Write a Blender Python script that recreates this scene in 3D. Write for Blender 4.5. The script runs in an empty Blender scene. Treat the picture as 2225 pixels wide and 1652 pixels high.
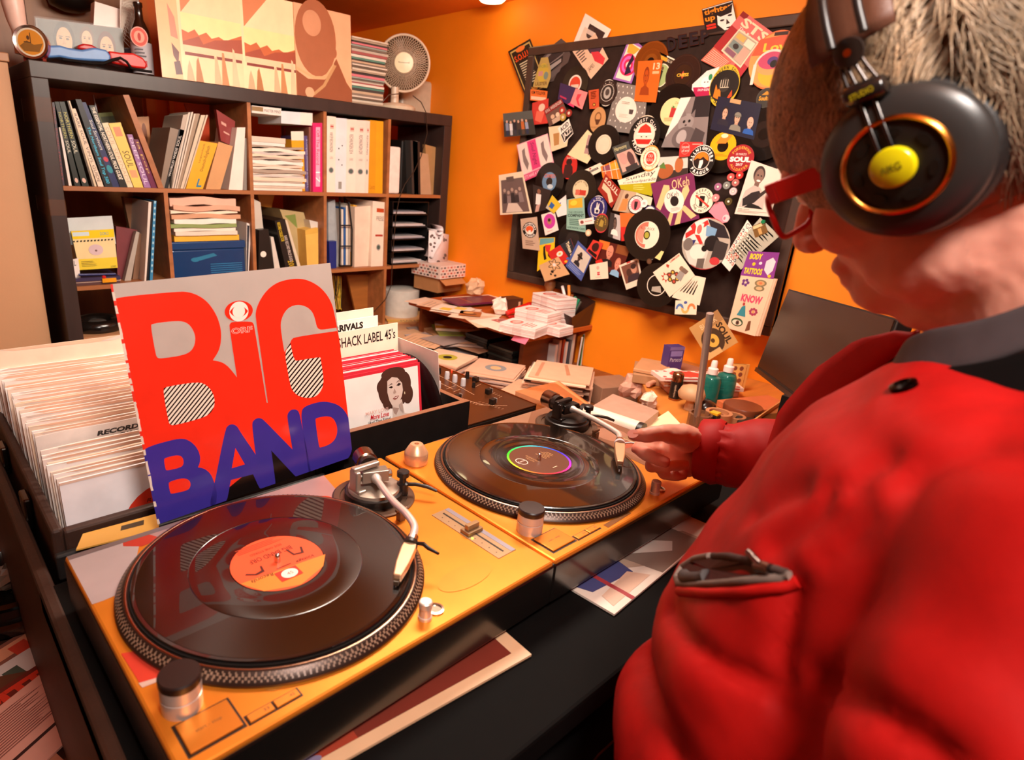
import bpy, math, random
import numpy as np
from mathutils import Vector, Matrix, noise
random.seed(7); R = random.random
SC = bpy.context.scene
COL = SC.collection
V = Vector
# ------------------------------------------------------------------ camera
F_PX, YAW, PIT, ROL, CXO, CYO = 1345.6704, 0.730261, -0.342, 0.06101, -167.126, 18.692
IW, IH, CZ = 2225, 1652, 1.473
fw = V((math.sin(YAW)*math.cos(PIT), math.cos(YAW)*math.cos(PIT), math.sin(PIT)))
r0 = V((math.cos(YAW), -math.sin(YAW), 0)); u0 = r0.cross(fw)
rt = r0*math.cos(ROL)+u0*math.sin(ROL); up = rt.cross(fw)
CAMO = V((0, 0, CZ))
cd = bpy.data.cameras.new('camera'); cam = bpy.data.objects.new('camera', cd); COL.objects.link(cam)
cam.matrix_world = Matrix(((rt.x, up.x, -fw.x, 0), (rt.y, up.y, -fw.y, 0), (rt.z, up.z, -fw.z, CZ), (0, 0, 0, 1)))
cd.sensor_width = 36; cd.lens = F_PX/IW*36; cd.shift_x = -CXO/IW; cd.shift_y = CYO/IW
cd.clip_start = 0.02
cd.dof.use_dof = True; cd.dof.focus_distance = 1.15; cd.dof.aperture_fstop = 6.3
SC.camera = cam
# ------------------------------------------------------------------ light
vs = SC.view_settings
vs.view_transform = 'Standard'; vs.look = 'None'; vs.gamma = 1; vs.use_curve_mapping = False
vs.exposure = 0.22
wd = bpy.data.worlds.new('world'); SC.world = wd; wd.use_nodes = True
wd.node_tree.nodes['Background'].inputs[0].default_value = (1, .72, .48, 1)
wd.node_tree.nodes['Background'].inputs[1].default_value = 0.22
def area(name, loc, target, size, power, col):
    l = bpy.data.lights.new(name, 'AREA'); l.shape = 'DISK'; l.size = size; l.energy = power; l.color = col
    o = bpy.data.objects.new(name, l); COL.objects.link(o); o.location = loc
    o.rotation_euler = (V(target)-V(loc)).to_track_quat('-Z', 'Y').to_euler()
    return o
area('ceiling_bounce_light', (0.14, -0.22, 2.12), (0.75, 0.9, 0.9), 0.30, 24, (1, .91, .83))
area('ceiling_room_light', (1.05, 1.0, 2.13), (1.2, 1.7, 1.0), 0.85, 58, (1, .87, .73))
# ------------------------------------------------------------------ unprojection onto real planes
def ray(x, y): return fw + rt*((x-IW/2-CXO)/F_PX) - up*((y-IH/2-CYO)/F_PX)
def onz(x, y, z): d = ray(x, y); return CAMO+d*((z-CZ)/d.z)
def ony(x, y, Y): d = ray(x, y); return CAMO+d*(Y/d.y)
def onx(x, y, X): d = ray(x, y); return CAMO+d*(X/d.x)
def atd(x, y, D): return CAMO+ray(x, y)*D
# ------------------------------------------------------------------ colour + materials
def hx(h):
    if not isinstance(h, str): return tuple(h)
    h = h.lstrip('#')
    if len(h) == 3: h = ''.join(c*2 for c in h)
    return tuple(((int(h[i:i+2], 16)/255)/12.92 if int(h[i:i+2], 16) < 11 else ((int(h[i:i+2], 16)/255+.055)/1.055)**2.4) for i in (0, 2, 4))
MATS = {}
def mat(name, rough=.55, metal=0, spec=.5, vary=.06, scale=40, bump=0, bscale=60, coat=0, kind=None, **kw):
    m = bpy.data.materials.new(name); m.use_nodes = True; MATS[name] = m
    N = m.node_tree.nodes; L = m.node_tree.links; b = N['Principled BSDF']
    a = N.new('ShaderNodeAttribute'); a.attribute_name = 'Col'
    tc = N.new('ShaderNodeTexCoord')
    src = tc.outputs['Object']
    n = N.new('ShaderNodeTexNoise'); n.inputs['Scale'].default_value = scale; n.inputs['Detail'].default_value = 4
    mp = N.new('ShaderNodeMapping'); L.new(src, mp.inputs[0]); L.new(mp.outputs[0], n.inputs[0])
    if kind == 'wood': mp.inputs['Scale'].default_value = kw.get('grain', (.12, 1, 1))
    rg = N.new('ShaderNodeMapRange'); rg.inputs[1].default_value = .3; rg.inputs[2].default_value = .7
    rg.inputs[3].default_value = 1-vary*1.5; rg.inputs[4].default_value = 1+vary
    L.new(n.outputs[0], rg.inputs[0])
    mx = N.new('ShaderNodeMix'); mx.data_type = 'RGBA'; mx.blend_type = 'MULTIPLY'; mx.inputs[0].default_value = 1
    L.new(a.outputs['Color'], mx.inputs[6]); L.new(rg.outputs[0], mx.inputs[7]); L.new(mx.outputs[2], b.inputs['Base Color'])
    b.inputs['Roughness'].default_value = rough; b.inputs['Metallic'].default_value = metal
    b.inputs['Specular IOR Level'].default_value = spec; b.inputs['Coat Weight'].default_value = coat
    b.inputs['Coat Roughness'].default_value = kw.get('crough', .15)
    if bump:
        n2 = N.new('ShaderNodeTexNoise'); n2.inputs['Scale'].default_value = bscale; n2.inputs['Detail'].default_value = 5
        L.new(mp.outputs[0], n2.inputs[0])
        bp = N.new('ShaderNodeBump'); bp.inputs['Strength'].default_value = bump; bp.inputs['Distance'].default_value = kw.get('bdist', .002)
        L.new(n2.outputs[0], bp.inputs['Height']); L.new(bp.outputs[0], b.inputs['Normal'])
    if 'sss' in kw:
        b.inputs['Subsurface Weight'].default_value = kw['sss']; b.inputs['Subsurface Radius'].default_value = (.012, .004, .002)
        b.inputs['Subsurface Scale'].default_value = 1
    if 'sheen' in kw: b.inputs['Sheen Weight'].default_value = kw['sheen']
    if kind == 'emit':
        L.new(mx.outputs[2], b.inputs['Emission Color']); b.inputs['Emission Strength'].default_value = kw['power']
    if kind == 'vinyl':
        tg = N.new('ShaderNodeTangent'); tg.direction_type = 'RADIAL'; tg.axis = 'Z'
        b.inputs['Anisotropic'].default_value = .85; L.new(tg.outputs[0], b.inputs['Tangent'])
    if kind == 'clear':
        tr = N.new('ShaderNodeBsdfTransparent'); tr.inputs[0].default_value = kw.get('tint', (1, 1, 1, 1)); ms = N.new('ShaderNodeMixShader'); ms.inputs[0].default_value = kw['alpha']
        L.new(tr.outputs[0], ms.inputs[1]); L.new(b.outputs[0], ms.inputs[2]); L.new(ms.outputs[0], N['Material Output'].inputs[0])
    return m
mat('paper', .55, vary=.05, scale=25); mat('card', .4, vary=.04, scale=18, coat=.12)
mat('gloss', .22, vary=.03, coat=.35); mat('plastic', .36, vary=.05); mat('metal', .24, 1, vary=.05)
mat('satin', .34, .55, vary=.07, scale=14, bump=.03); mat('rubber', .75, vary=.1, spec=.12)
mat('wood', .45, vary=.16, scale=30, kind='wood', bump=.05, bscale=80)
mat('darkwood', .4, vary=.12, scale=30, kind='wood', grain=(1, 1, .12), bump=.06, bscale=80)
mat('wall', .6, vary=.07, scale=2.2, bump=.22, bscale=140, bdist=.001)
mat('leather', .55, vary=.18, scale=16, bump=.25, bscale=120)
mat('fabric', .6, vary=.05, scale=60, bump=.12, bscale=45, spec=.22, bdist=.004)
mat('skin', .5, spec=.35, vary=.04, scale=45, bump=.10, bscale=160, sss=.22, bdist=.0012)
mat('hair', .38, vary=.25, scale=20, spec=.6)
mat('vinyl', .24, vary=.02, kind='vinyl', spec=.5, coat=.95, crough=.03)
mat('clear', .12, kind='clear', alpha=.12); mat('film', .15, kind='clear', alpha=.05, spec=.3); mat('frost', .3, kind='clear', alpha=.55); mat('lens', .05, kind='clear', alpha=.14)
mat('liquid', .1, kind='clear', alpha=.72, tint=(.45, .8, .8, 1))
mat('glow', .4, kind='emit', power=14); mat('lamp', .4, kind='emit', power=6); mat('screen', .25, vary=.1)
# ------------------------------------------------------------------ text cache
TXT = {}
def text_geo(s, bold=0.0, shear=0.0):
    k = (s, bold, shear)
    if k not in TXT:
        c = bpy.data.curves.new('t', 'FONT'); c.body = s; c.resolution_u = 2; c.fill_mode = 'FRONT'
        c.offset = bold; c.shear = shear
        o = bpy.data.objects.new('t', c)
        m = bpy.data.meshes.new_from_object(o)
        vv = [(v.co.x, v.co.y) for v in m.vertices]; ff = [tuple(f.vertices) for f in m.polygons]
        bpy.data.objects.remove(o); bpy.data.curves.remove(c); bpy.data.meshes.remove(m)
        if vv:
            x0 = min(v[0] for v in vv); x1 = max(v[0] for v in vv); y0 = min(v[1] for v in vv); y1 = max(v[1] for v in vv)
            sx = max(x1-x0, 1e-6); sy = max(y1-y0, 1e-6)
            vv = [((x-x0)/sx, (y-y0)/sy) for x, y in vv]; TXT[k] = (vv, ff, sx/sy)
        else: TXT[k] = ([], [], 1)
    return TXT[k]
# ------------------------------------------------------------------ mesh builder
ID = lambda a, b, c: V((a, b, c))
def TM(M): return lambda a, b, c: M @ V((a, b, c))
def quadT(q):
    """(u,v,w): u right, v down in 0..1 over a quad tl,tr,br,bl ; w metres along the normal that faces the camera"""
    a, b, c, d = [V(x) for x in q]
    n = (b-a+c-d).cross(d-a+c-b).normalized()
    if n.dot(CAMO-a) < 0: n = -n
    return lambda u, v, w: (a*(1-u)+b*u)*(1-v)+(d*(1-u)+c*u)*v+n*w
class MB:
    def __init__(s, T=None): s.v = []; s.f = []; s.c = []; s.m = []; s.T = T or ID; s.w = 0
    def add(s, vs_, fs, col, m):
        n = len(s.v); T = s.T
        s.v += [T(*q) for q in vs_]
        c = hx(col)
        for f in fs: s.f.append([n+i for i in f]); s.c.append(c); s.m.append(m)
        return s
    def box(s, x0, x1, y0, y1, z0, z1, col, m='plastic'):
        return s.add([(x0,y0,z0),(x1,y0,z0),(x1,y1,z0),(x0,y1,z0),(x0,y0,z1),(x1,y0,z1),(x1,y1,z1),(x0,y1,z1)],
                     [(0,3,2,1),(4,5,6,7),(0,1,5,4),(1,2,6,5),(2,3,7,6),(3,0,4,7)], col, m)
    def prism(s, pts, w0, w1, col, m='plastic'):
        n = len(pts)
        return s.add([(a,b,w0) for a,b in pts]+[(a,b,w1) for a,b in pts],
                     [tuple(range(n-1,-1,-1)), tuple(range(n,2*n))]+[(i,(i+1)%n,n+(i+1)%n,n+i) for i in range(n)], col, m)
    def lathe(s, prof, n=32, col='#888', m='plastic', c=(0,0), cap=True):
        vs_ = []; fs = []
        for r, z in prof:
            for i in range(n):
                a = 2*math.pi*i/n; vs_.append((c[0]+r*math.cos(a), c[1]+r*math.sin(a), z))
        for j in range(len(prof)-1):
            for i in range(n): k = (i+1) % n; fs.append((j*n+i, j*n+k, (j+1)*n+k, (j+1)*n+i))
        if cap: fs.append(tuple(range(n-1,-1,-1))); fs.append(tuple((len(prof)-1)*n+i for i in range(n)))
        return s.add(vs_, fs, col, m)
    def tube(s, pts, r, n=8, col='#888', m='plastic', cap=True):
        pts = [V(q) for q in pts]; rr = r if isinstance(r, (list, tuple)) else [r]*len(pts)
        vs_ = []; fs = []; prev = None
        for i, q in enumerate(pts):
            t = (pts[min(i+1, len(pts)-1)]-pts[max(i-1, 0)]).normalized()
            if prev is None: prev = t.orthogonal().normalized()
            a = (prev-t*prev.dot(t)).normalized(); b = t.cross(a); prev = a
            for k in range(n):
                g = 2*math.pi*k/n; vs_.append(tuple(q+(a*math.cos(g)+b*math.sin(g))*rr[i]))
        for j in range(len(pts)-1):
            for i in range(n): k = (i+1) % n; fs.append((j*n+i, j*n+k, (j+1)*n+k, (j+1)*n+i))
        if cap: fs.append(tuple(range(n-1,-1,-1))); fs.append(tuple((len(pts)-1)*n+i for i in range(n)))
        return s.add(vs_, fs, col, m)
    def ball(s, c, r, n=16, k=10, col='#888', m='plastic'):
        rx, ry, rz = r if isinstance(r, (list, tuple)) else (r, r, r)
        vs_ = [(c[0], c[1], c[2]-rz)]; fs = []
        for j in range(1, k):
            p = math.pi*j/k-math.pi/2
            for i in range(n): a = 2*math.pi*i/n; vs_.append((c[0]+rx*math.cos(p)*math.cos(a), c[1]+ry*math.cos(p)*math.sin(a), c[2]+rz*math.sin(p)))
        vs_.append((c[0], c[1], c[2]+rz)); L_ = len(vs_)-1
        for i in range(n): fs.append((0, 1+(i+1)%n, 1+i)); fs.append((L_, L_-n+i, L_-n+(i+1)%n))
        for j in range(k-2):
            for i in range(n): a = 1+j*n; fs.append((a+i, a+(i+1)%n, a+n+(i+1)%n, a+n+i))
        return s.add(vs_, fs, col, m)
    # ---- flat print: layers stack up by 0.05 mm along w
    def poly(s, pts, col, m='paper', w=None):
        if w is None: s.w += 5e-5; w = s.w
        return s.add([(a, b, w) for a, b in pts], [tuple(range(len(pts)))], col, m)
    def text(s, t, u0, v0, u1, v1, col, m='paper', bold=0.0, shear=0.0, rot=0):
        g, ff, asp = text_geo(t, bold, shear); s.w += 5e-5
        def P(x, y):
            if rot == 90: x, y = 1-y, x          # reads bottom to top
            if rot == -90: x, y = y, 1-x          # reads top to bottom
            if rot == 180: x, y = 1-x, 1-y
            return (u0+(u1-u0)*x, v1+(v0-v1)*y, s.w)
        return s.add([P(x, y) for x, y in g], ff, col, m)
    def arc(s, t, cu, cv, ru, rv, a0, a1, h, col, m='paper', bold=.02, flip=False):
        """letters along an ellipse, angles in degrees clockwise from the top"""
        n = len(t)
        for i, ch in enumerate(t):
            if ch == ' ': continue
            a = math.radians(a0+(a1-a0)*(i/(max(n-1, 1))))
            g, ff, asp = text_geo(ch, bold); s.w += 1e-6
            if asp > 1.3: asp = 1.3
            sg = -1 if flip else 1; w_ = h*min(asp, 1.0)
            def P(x, y):
                rr = 1+sg*(y-.5)*h/rv; tt = a+sg*(x-.5)*w_/rv
                return (cu+ru*rr*math.sin(tt), cv-rv*rr*math.cos(tt), s.w)
            s.add([P(x, y) for x, y in g], ff, col, m)
        s.w += 5e-5
        return s
    def shapes(s, lst, m='paper'):
        for q in lst:
            k = q[0]
            if k == 'r': _, a, b, c, d, col = q; s.poly([(a,b),(c,b),(c,d),(a,d)], col, m)
            elif k == 'c': _, a, b, ru, rv, col = q; s.poly(ell(a, b, ru, rv), col, m)
            elif k == 'p': s.poly(q[1], q[2], m)
            elif k == 't': s.text(*q[1:7], m=m, **(q[7] if len(q) > 7 else {}))
            elif k == 'a': s.arc(*q[1:10], m=m, **(q[10] if len(q) > 10 else {}))
            elif k == 'L':  # text-like ruled lines
                _, a, b, c, d, nl, col = q
                for i in range(nl):
                    y = b+(d-b)*i/nl; s.poly([(a,y),(a+(c-a)*(.6+.4*R()),y),(a+(c-a)*(.6+.4*R()),y+(d-b)/nl*.45),(a,y+(d-b)/nl*.45)], col, m, w=s.w)
                s.w += 5e-5
            elif k == 'F': s.shapes(face(*q[1:]), m)
        return s
    def build(s, name, parent=None, label=None, cat=None, group=None, kind=None, smooth=0, bevel=0, seg=2, mods=None):
        vs_ = s.v
        if parent is None:
            xs = [q.x for q in vs_]; ys = [q.y for q in vs_]; zs = [q.z for q in vs_]
            L_ = V(((min(xs)+max(xs))/2, (min(ys)+max(ys))/2, min(zs)))
        else:
            q = parent
            while q.parent: q = q.parent
            L_ = V(q['_o']) if '_o' in q else q.location.copy()
        me = bpy.data.meshes.new(name)
        me.from_pydata([tuple(q-L_) for q in vs_], [], s.f)
        names = list(dict.fromkeys(s.m))
        for nm in names: me.materials.append(MATS[nm])
        me.polygons.foreach_set('material_index', [names.index(x) for x in s.m])
        at = me.attributes.new('Col', 'FLOAT_COLOR', 'FACE')
        at.data.foreach_set('color', [y for c in s.c for y in (*c, 1.0)])
        if smooth:
            me.polygons.foreach_set('use_smooth', [True]*len(me.polygons)); me.set_sharp_from_angle(angle=math.radians(smooth))
        me.update()
        o = bpy.data.objects.new(name, me); COL.objects.link(o)
        if parent: o.parent = parent
        else: o.location = L_
        if bevel:
            b = o.modifiers.new('bevel', 'BEVEL'); b.width = bevel; b.segments = seg; b.limit_method = 'ANGLE'; b.angle_limit = math.radians(35)
        tag(o, label, cat, group, kind)
        return o
def tag(o, label=None, cat=None, group=None, kind=None):
    if label: o['label'] = label
    if cat: o['category'] = cat
    if group: o['group'] = group
    if kind: o['kind'] = kind
    return o
def thing(name, label, cat, loc, group=None, kind=None):
    o = bpy.data.objects.new(name, None); COL.objects.link(o); o.location = loc; o.empty_display_size = .02
    return tag(o, label, cat, group, kind)
CN = {'white':'#f6efe8','cream':'#f0dcc4','beige':'#dcc0a4','tan':'#c49a70','brown':'#8a5a3c','dark brown':'#4a3428','grey':'#9a948e','dark grey':'#55504c','black':'#1a1614','orange':'#e8842c','yellow':'#ecc040','olive':'#8a8c50','green':'#5a8a7a','blue':'#4a6a9a','violet':'#5a4070','red':'#d03038','pink':'#e8a0a4','salmon':'#e0a488'}
def cname(h):
    c = hx(h); c = [x**.45 for x in c]; return min(CN, key=lambda k: sum((a-b_**.45)**2 for a, b_ in zip(c, hx(CN[k]))))
def ell(a, b, ru, rv, n=28, a0=0, a1=360):
    return [(a+ru*math.cos(math.radians(a0+(a1-a0)*i/(n if a1-a0 == 360 else n-1))), b+rv*math.sin(math.radians(a0+(a1-a0)*i/(n if a1-a0 == 360 else n-1)))) for i in range(n)]
def shade(h, k): c = hx(h); return tuple(min(1, x*k) for x in c)
def face(u, v, s, skin='#c9a184', hair='#3a2418', cloth='#333', asp=1.0, hat=None):
    a = s*asp
    o = [('c', u, v+.02*s, .62*a, .78*s, hair), ('p', [(u-.28*a, v+.5*s), (u+.28*a, v+.5*s), (u+.33*a, v+1.1*s), (u-.33*a, v+1.1*s)], shade(skin, .8)),
         ('p', [(u-1.1*a, v+1.7*s), (u-.9*a, v+1.1*s), (u-.3*a, v+.9*s), (u+.3*a, v+.9*s), (u+.9*a, v+1.1*s), (u+1.1*a, v+1.7*s)], cloth),
         ('c', u, v+.12*s, .46*a, .62*s, skin)]
    if hat: o += [('c', u, v-.36*s, .6*a, .36*s, hat), ('r', u-.66*a, v-.3*s, u+.66*a, v-.2*s, shade(hat, .6))]
    for k in (-1, 1): o += [('c', u+k*.2*a, v+.02*s, .09*a, .045*s, '#20150f'), ('r', u+k*.2*a-.12*a, v-.1*s, u+k*.2*a+.12*a, v-.06*s, hair)]
    o += [('p', [(u-.02*a, v), (u+.08*a, v+.28*s), (u-.1*a, v+.28*s)], shade(skin, .75)), ('c', u, v+.45*s, .17*a, .055*s, shade(skin, .5))]
    return o
def slab(name, label, cat, q, t, col, shapes=(), m='card', group=None, side=None, bevel=0, parent=None, lift=0):
    """thin rectangular card over a world quad (tl,tr,br,bl), front towards the camera"""
    T = quadT(q); b = MB(T)
    b.add([(0,0,lift),(1,0,lift),(1,1,lift),(0,1,lift),(0,0,lift+t),(1,0,lift+t),(1,1,lift+t),(0,1,lift+t)],
          [(0,1,2,3),(0,4,5,1),(1,5,6,2),(2,6,7,3),(3,7,4,0)], side or col, m)
    b.add([(0,0,lift+t),(1,0,lift+t),(1,1,lift+t),(0,1,lift+t)], [(0,3,2,1)], col, m)
    b.w = lift+t; b.shapes(shapes, m)
    return b.build(name, parent, label, cat, group, bevel=bevel)
# ================================================================== the room
XW, YB, ZC = 2.15, 3.3, 2.145
def struct(name, b, **k): return b.build(name, kind='structure', **k)
struct('floor', MB().box(-1.4, XW+.1, -1.8, YB+.1, -.06, 0, '#4a3326', 'wood'))
struct('ceiling', MB().box(-1.4, XW+.1, -1.8, YB+.1, ZC, ZC+.06, '#f48a1c', 'wall'))
struct('wall_right', MB().box(XW, XW+.08, -1.8, YB+.1, 0, ZC, '#ff8a06', 'wall'))
struct('wall_back', MB().box(-1.4, XW, YB, YB+.08, 0, ZC, '#ee6a0c', 'wall'))
struct('wall_left', MB().box(-1.48, -1.4, -1.8, YB+.1, 0, ZC, '#d8a070', 'wall'))
struct('wall_front', MB().box(-1.48, XW+.08, -1.88, -1.8, 0, ZC, '#e6a468', 'wall'))
b = MB().box(-1.35, .92, 2.98, 3.28, 0, ZC-.002, '#a0622e', 'darkwood')
for x in (-.5, .1, .52): b.box(x, x+.018, 2.972, 2.98, .05, ZC-.05, '#4a2a16', 'darkwood')
b.build('wardrobe', label='tall brown wooden wardrobe standing behind the bookcase', cat='wardrobe', bevel=.004)
b = MB().box(-.42, .375, 2.45, 2.85, 0, 1.70, '#d9a176', 'wall'); b.box(-.43, .379, 2.44, 2.86, 1.70, 1.725, '#b9825a', 'wood')
b.build('cupboard', label='plain beige cupboard beside the end of the dark bookcase', cat='cupboard', bevel=.003)
b = MB().box(1.02, 1.06, YB-.05, YB, .6, ZC-.01, '#e86e12', 'wall').box(1.13, 1.15, YB-.03, YB, .6, ZC-.01, '#f07a16', 'wall')
struct('trim_1', b)
# lamp on the ceiling edge
t = thing('ceiling_lamp', 'round glowing lamp fixed under the orange ceiling by the wall', 'lamp', onx(1070, -8, 2.05))
c = onx(1070, -14, 2.02)
MB(lambda a, b_, c_: V((c.x+a, c.y+b_, ZC-.035+c_))).lathe([(.0, 0), (.045, .006), (.06, .02), (.06, .03)], 24, '#ffe9b0', 'lamp').build('shade', t, smooth=60)
MB(lambda a, b_, c_: V((c.x+a, c.y+b_, ZC-.008+c_))).lathe([(.064, 0), (.064, .008)], 24, '#c9c0b0', 'metal').build('ring', t)
# ================================================================== bookcase
S = .93; BX, BY, BZ = .4144, 2.3629, 1.7073
C5, CE, DV, BD = .05*S, .335*S, .015*S, .36
BW = 2*C5+5*CE+4*DV
cx = [BX+C5+(CE+DV)*k for k in range(5)]; rz = [BZ-C5-(CE+DV)*k for k in range(5)]   # cell left, cell top
floorz = [z-CE for z in rz]
t = thing('bookcase', 'large black-framed bookcase with open square brown compartments', 'bookcase', (BX+BW/2, BY+BD/2, 0))
DK = '#3a2a26'; BR = '#a8683c'
for nm, x0, x1, z0, z1 in (('top_panel', BX, BX+BW, BZ-C5, BZ), ('bottom_panel', BX, BX+BW, 0, BZ-C5-5*CE-4*DV)):
    MB().box(x0, x1, BY, BY+BD, z0, z1, DK, 'darkwood').build(nm, t, bevel=.002)
zb = BZ-C5-5*CE-4*DV
sp = MB().box(BX, BX+C5, BY, BY+BD, zb, BZ-C5, DK, 'darkwood').build('side_panel', t, bevel=.002)
MB().box(BX+BW-C5, BX+BW, BY, BY+BD, zb, BZ-C5, DK, 'darkwood').build('side_panel', t, bevel=.002)
for z, h in ((BZ-.17, .07), (BZ-.45, .05)):   # wrapped packing tape on the end panel
    MB().box(BX-.0015, BX+C5+.001, BY-.0015, BY+.2, z, z+h, '#b87a55', 'clear').build('tape_wrap', sp)
for k in range(4):
    MB().box(BX+C5, BX+BW-C5, BY, BY+BD, rz[k+1], rz[k+1]+DV, BR, 'wood').build('shelf', t)
for k in range(1, 5):
    for r_ in range(5):
        if r_ == 0 and k == 1: continue
        MB().box(cx[k]-DV, cx[k], BY, BY+BD, floorz[r_], rz[r_], BR, 'wood').build('divider', t)
def PQ(q, Y): return [ony(x, y, Y) for x, y in q]
def spine(name, label, cat, q, d, col, shapes=(), off=.012, m='card', group=None, pages=None, inset=0):
    """upright thing in the bookcase: front face = px quad (tl,tr,br,bl) on the plane y=BY+off, extruded back by d"""
    a, b_, c, e = PQ(q, BY+off); dv = V((0, d, 0))
    for k_ in (c, e):
        for z_ in floorz+[BZ]:
            if abs(k_.z-z_) < .045: k_.z = z_+.0006
    P = [a, b_, c, e]; B = MB()
    B.add([tuple(x) for x in P]+[tuple(x+dv) for x in P], [(0,3,2,1),(4,5,6,7),(1,2,6,5),(3,0,4,7),(2,3,7,6)], col, m)
    B.add([tuple(a), tuple(b_), tuple(b_+dv), tuple(a+dv)], [(0,1,2,3)], pages or col, m)
    B.T = quadT(P); B.w = 2e-4; B.shapes(shapes, m)
    return B.build(name, None, label, cat, group)
# fallen divider leaning in the first compartment
q = PQ([(267,206),(280,206),(356,409),(344,409)], BY+.004)
B = MB().add([tuple(x) for x in q]+[tuple(x+V((0,BD-.02,0))) for x in q], [(0,3,2,1),(4,5,6,7),(1,2,6,5),(3,0,4,7),(2,3,7,6),(0,1,5,4)], BR, 'wood')
B.build('divider', t)
g = 'leaning books about soul music in the first top compartment'
def tx(s, col, a=.06, b_=.94, **k): return ('t', s, .22, a, .78, b_, col, dict(rot=-90, **k))
BK = [
 ('thin grey book with red lettering beside the black upright', (113,222,118,222,142,414,136,414), '#463840', [tx('SOUL MUSIC HISTORY','#a03a3a')]),
 ('slim white booklet between dark books', (128,277,133,277,157,413,151,413), '#e9dcd2', []),
 ('black book with yellow NORTHERN SOUL spine beside white booklet', (119,221,128,221,176,412,164,412), '#1c211a', [('t','NORTHERN',.2,.12,.8,.42,'#b8b45c',dict(rot=-90)),('t','SOUL',.2,.45,.8,.6,'#e9e2c8',dict(rot=-90)),('c',.5,.93,.3,.03,'#d8b0a0')]),
 ('black book with yellow NORTHERN SOUL spine beside cream book', (129,221,140,221,194,412,180,412), '#1f261d', [('t','NORTHERN',.2,.12,.8,.42,'#c8c060',dict(rot=-90)),('t','SOUL',.2,.45,.8,.6,'#e9e2c8',dict(rot=-90)),('c',.5,.93,.3,.03,'#d8b0a0')]),
 ('thin cream and black booklet among the leaning books', (146,219,152,219,211,412,202,412), '#5a4a3c', [('r',.5,0,1,1,'#d9c4a4')]),
 ('cream paperback with small dark lettering', (154,236,164,236,226,411,214,411), '#e6cdb4', [tx('RARE SOUL VINYL GUIDE','#4a3a30')]),
 ('black book with blue The Northern Soul Top 500 spine', (164,216,176,216,246,411,229,411), '#141418', [tx('The Northern Soul Top 500','#35b4d8',.3,.96,bold=.02)]),
 ('dark blue book with orange and teal spine', (176,222,186,222,262,410,246,410), '#232a58', [tx('Soul Survivors','#e8e4d8',.2,.55),('c',.5,.66,.35,.03,'#c23a4a'),('c',.5,.78,.4,.05,'#2a8a98')]),
 ('black book titled THE ESSENTIAL NORTHERN SOUL PRICE GUIDE', (193,229,206,229,278,410,262,410), '#17140f', [tx('THE ESSENTIAL NORTHERN SOUL PRICE GUIDE','#f2e8d4',.02,.9,bold=.02)]),
 ('pale cream book with faint lettering beside yellow spine', (219,268,235,266,290,411,278,411), '#e8d3b0', [tx('SOUL SERENADE','#c9a888')]),
 ('yellow book with black SOUL lettering', (236,268,262,266,312,411,292,411), '#ecc860', [('t','SOUL',.2,.42,.8,.68,'#4a3a14',dict(rot=-90)),('r',.2,.06,.8,.2,'#d88a60'),('r',.15,.72,.85,.84,'#e0a070')]),
 ('lilac book leaning beside yellow spine', (276,292,287,292,329,411,314,411), '#9a6ca0', [tx('DEEP SOUL','#e8d8e8')]),
 ('dark magenta book with yellow lettering by the fallen divider', (290,303,301,303,342,411,330,411), '#6a1c44', [tx('la pop','#d8b060',.05,.7)]),
]
for i, (lb, q, c, sh) in enumerate(BK):
    spine('book', lb, 'book', [(q[0],q[1]),(q[2],q[3]),(q[4],q[5]),(q[6],q[7])], .17+.03*(i%3), c, sh, off=.012+.004*(i%2), group=g, pages='#d8c4ac')
spine('book', 'large olive green book standing behind the yellow SOUL spine', 'book', [(212,246),(252,243),(300,408),(262,408)], .05, '#7a7a3c', [('r',.1,.05,.9,.3,'#4a4a2a')], off=.20)
MB().tube([ony(203,206,BY+.3), ony(212,250,BY+.3), ony(222,405,BY+.3)], .004, 6, '#b9b0b0', 'metal').build('metal_rod', None, 'thin steel rod standing behind the leaning books', 'rod')
spine('picture_card', 'orange framed picture card standing behind the fallen divider', 'card', [(298,254),(323,253),(330,345),(306,345)], .004, '#d8905c', [('c',.5,.45,.25,.3,'#8a4a2c')], off=.29)
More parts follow.
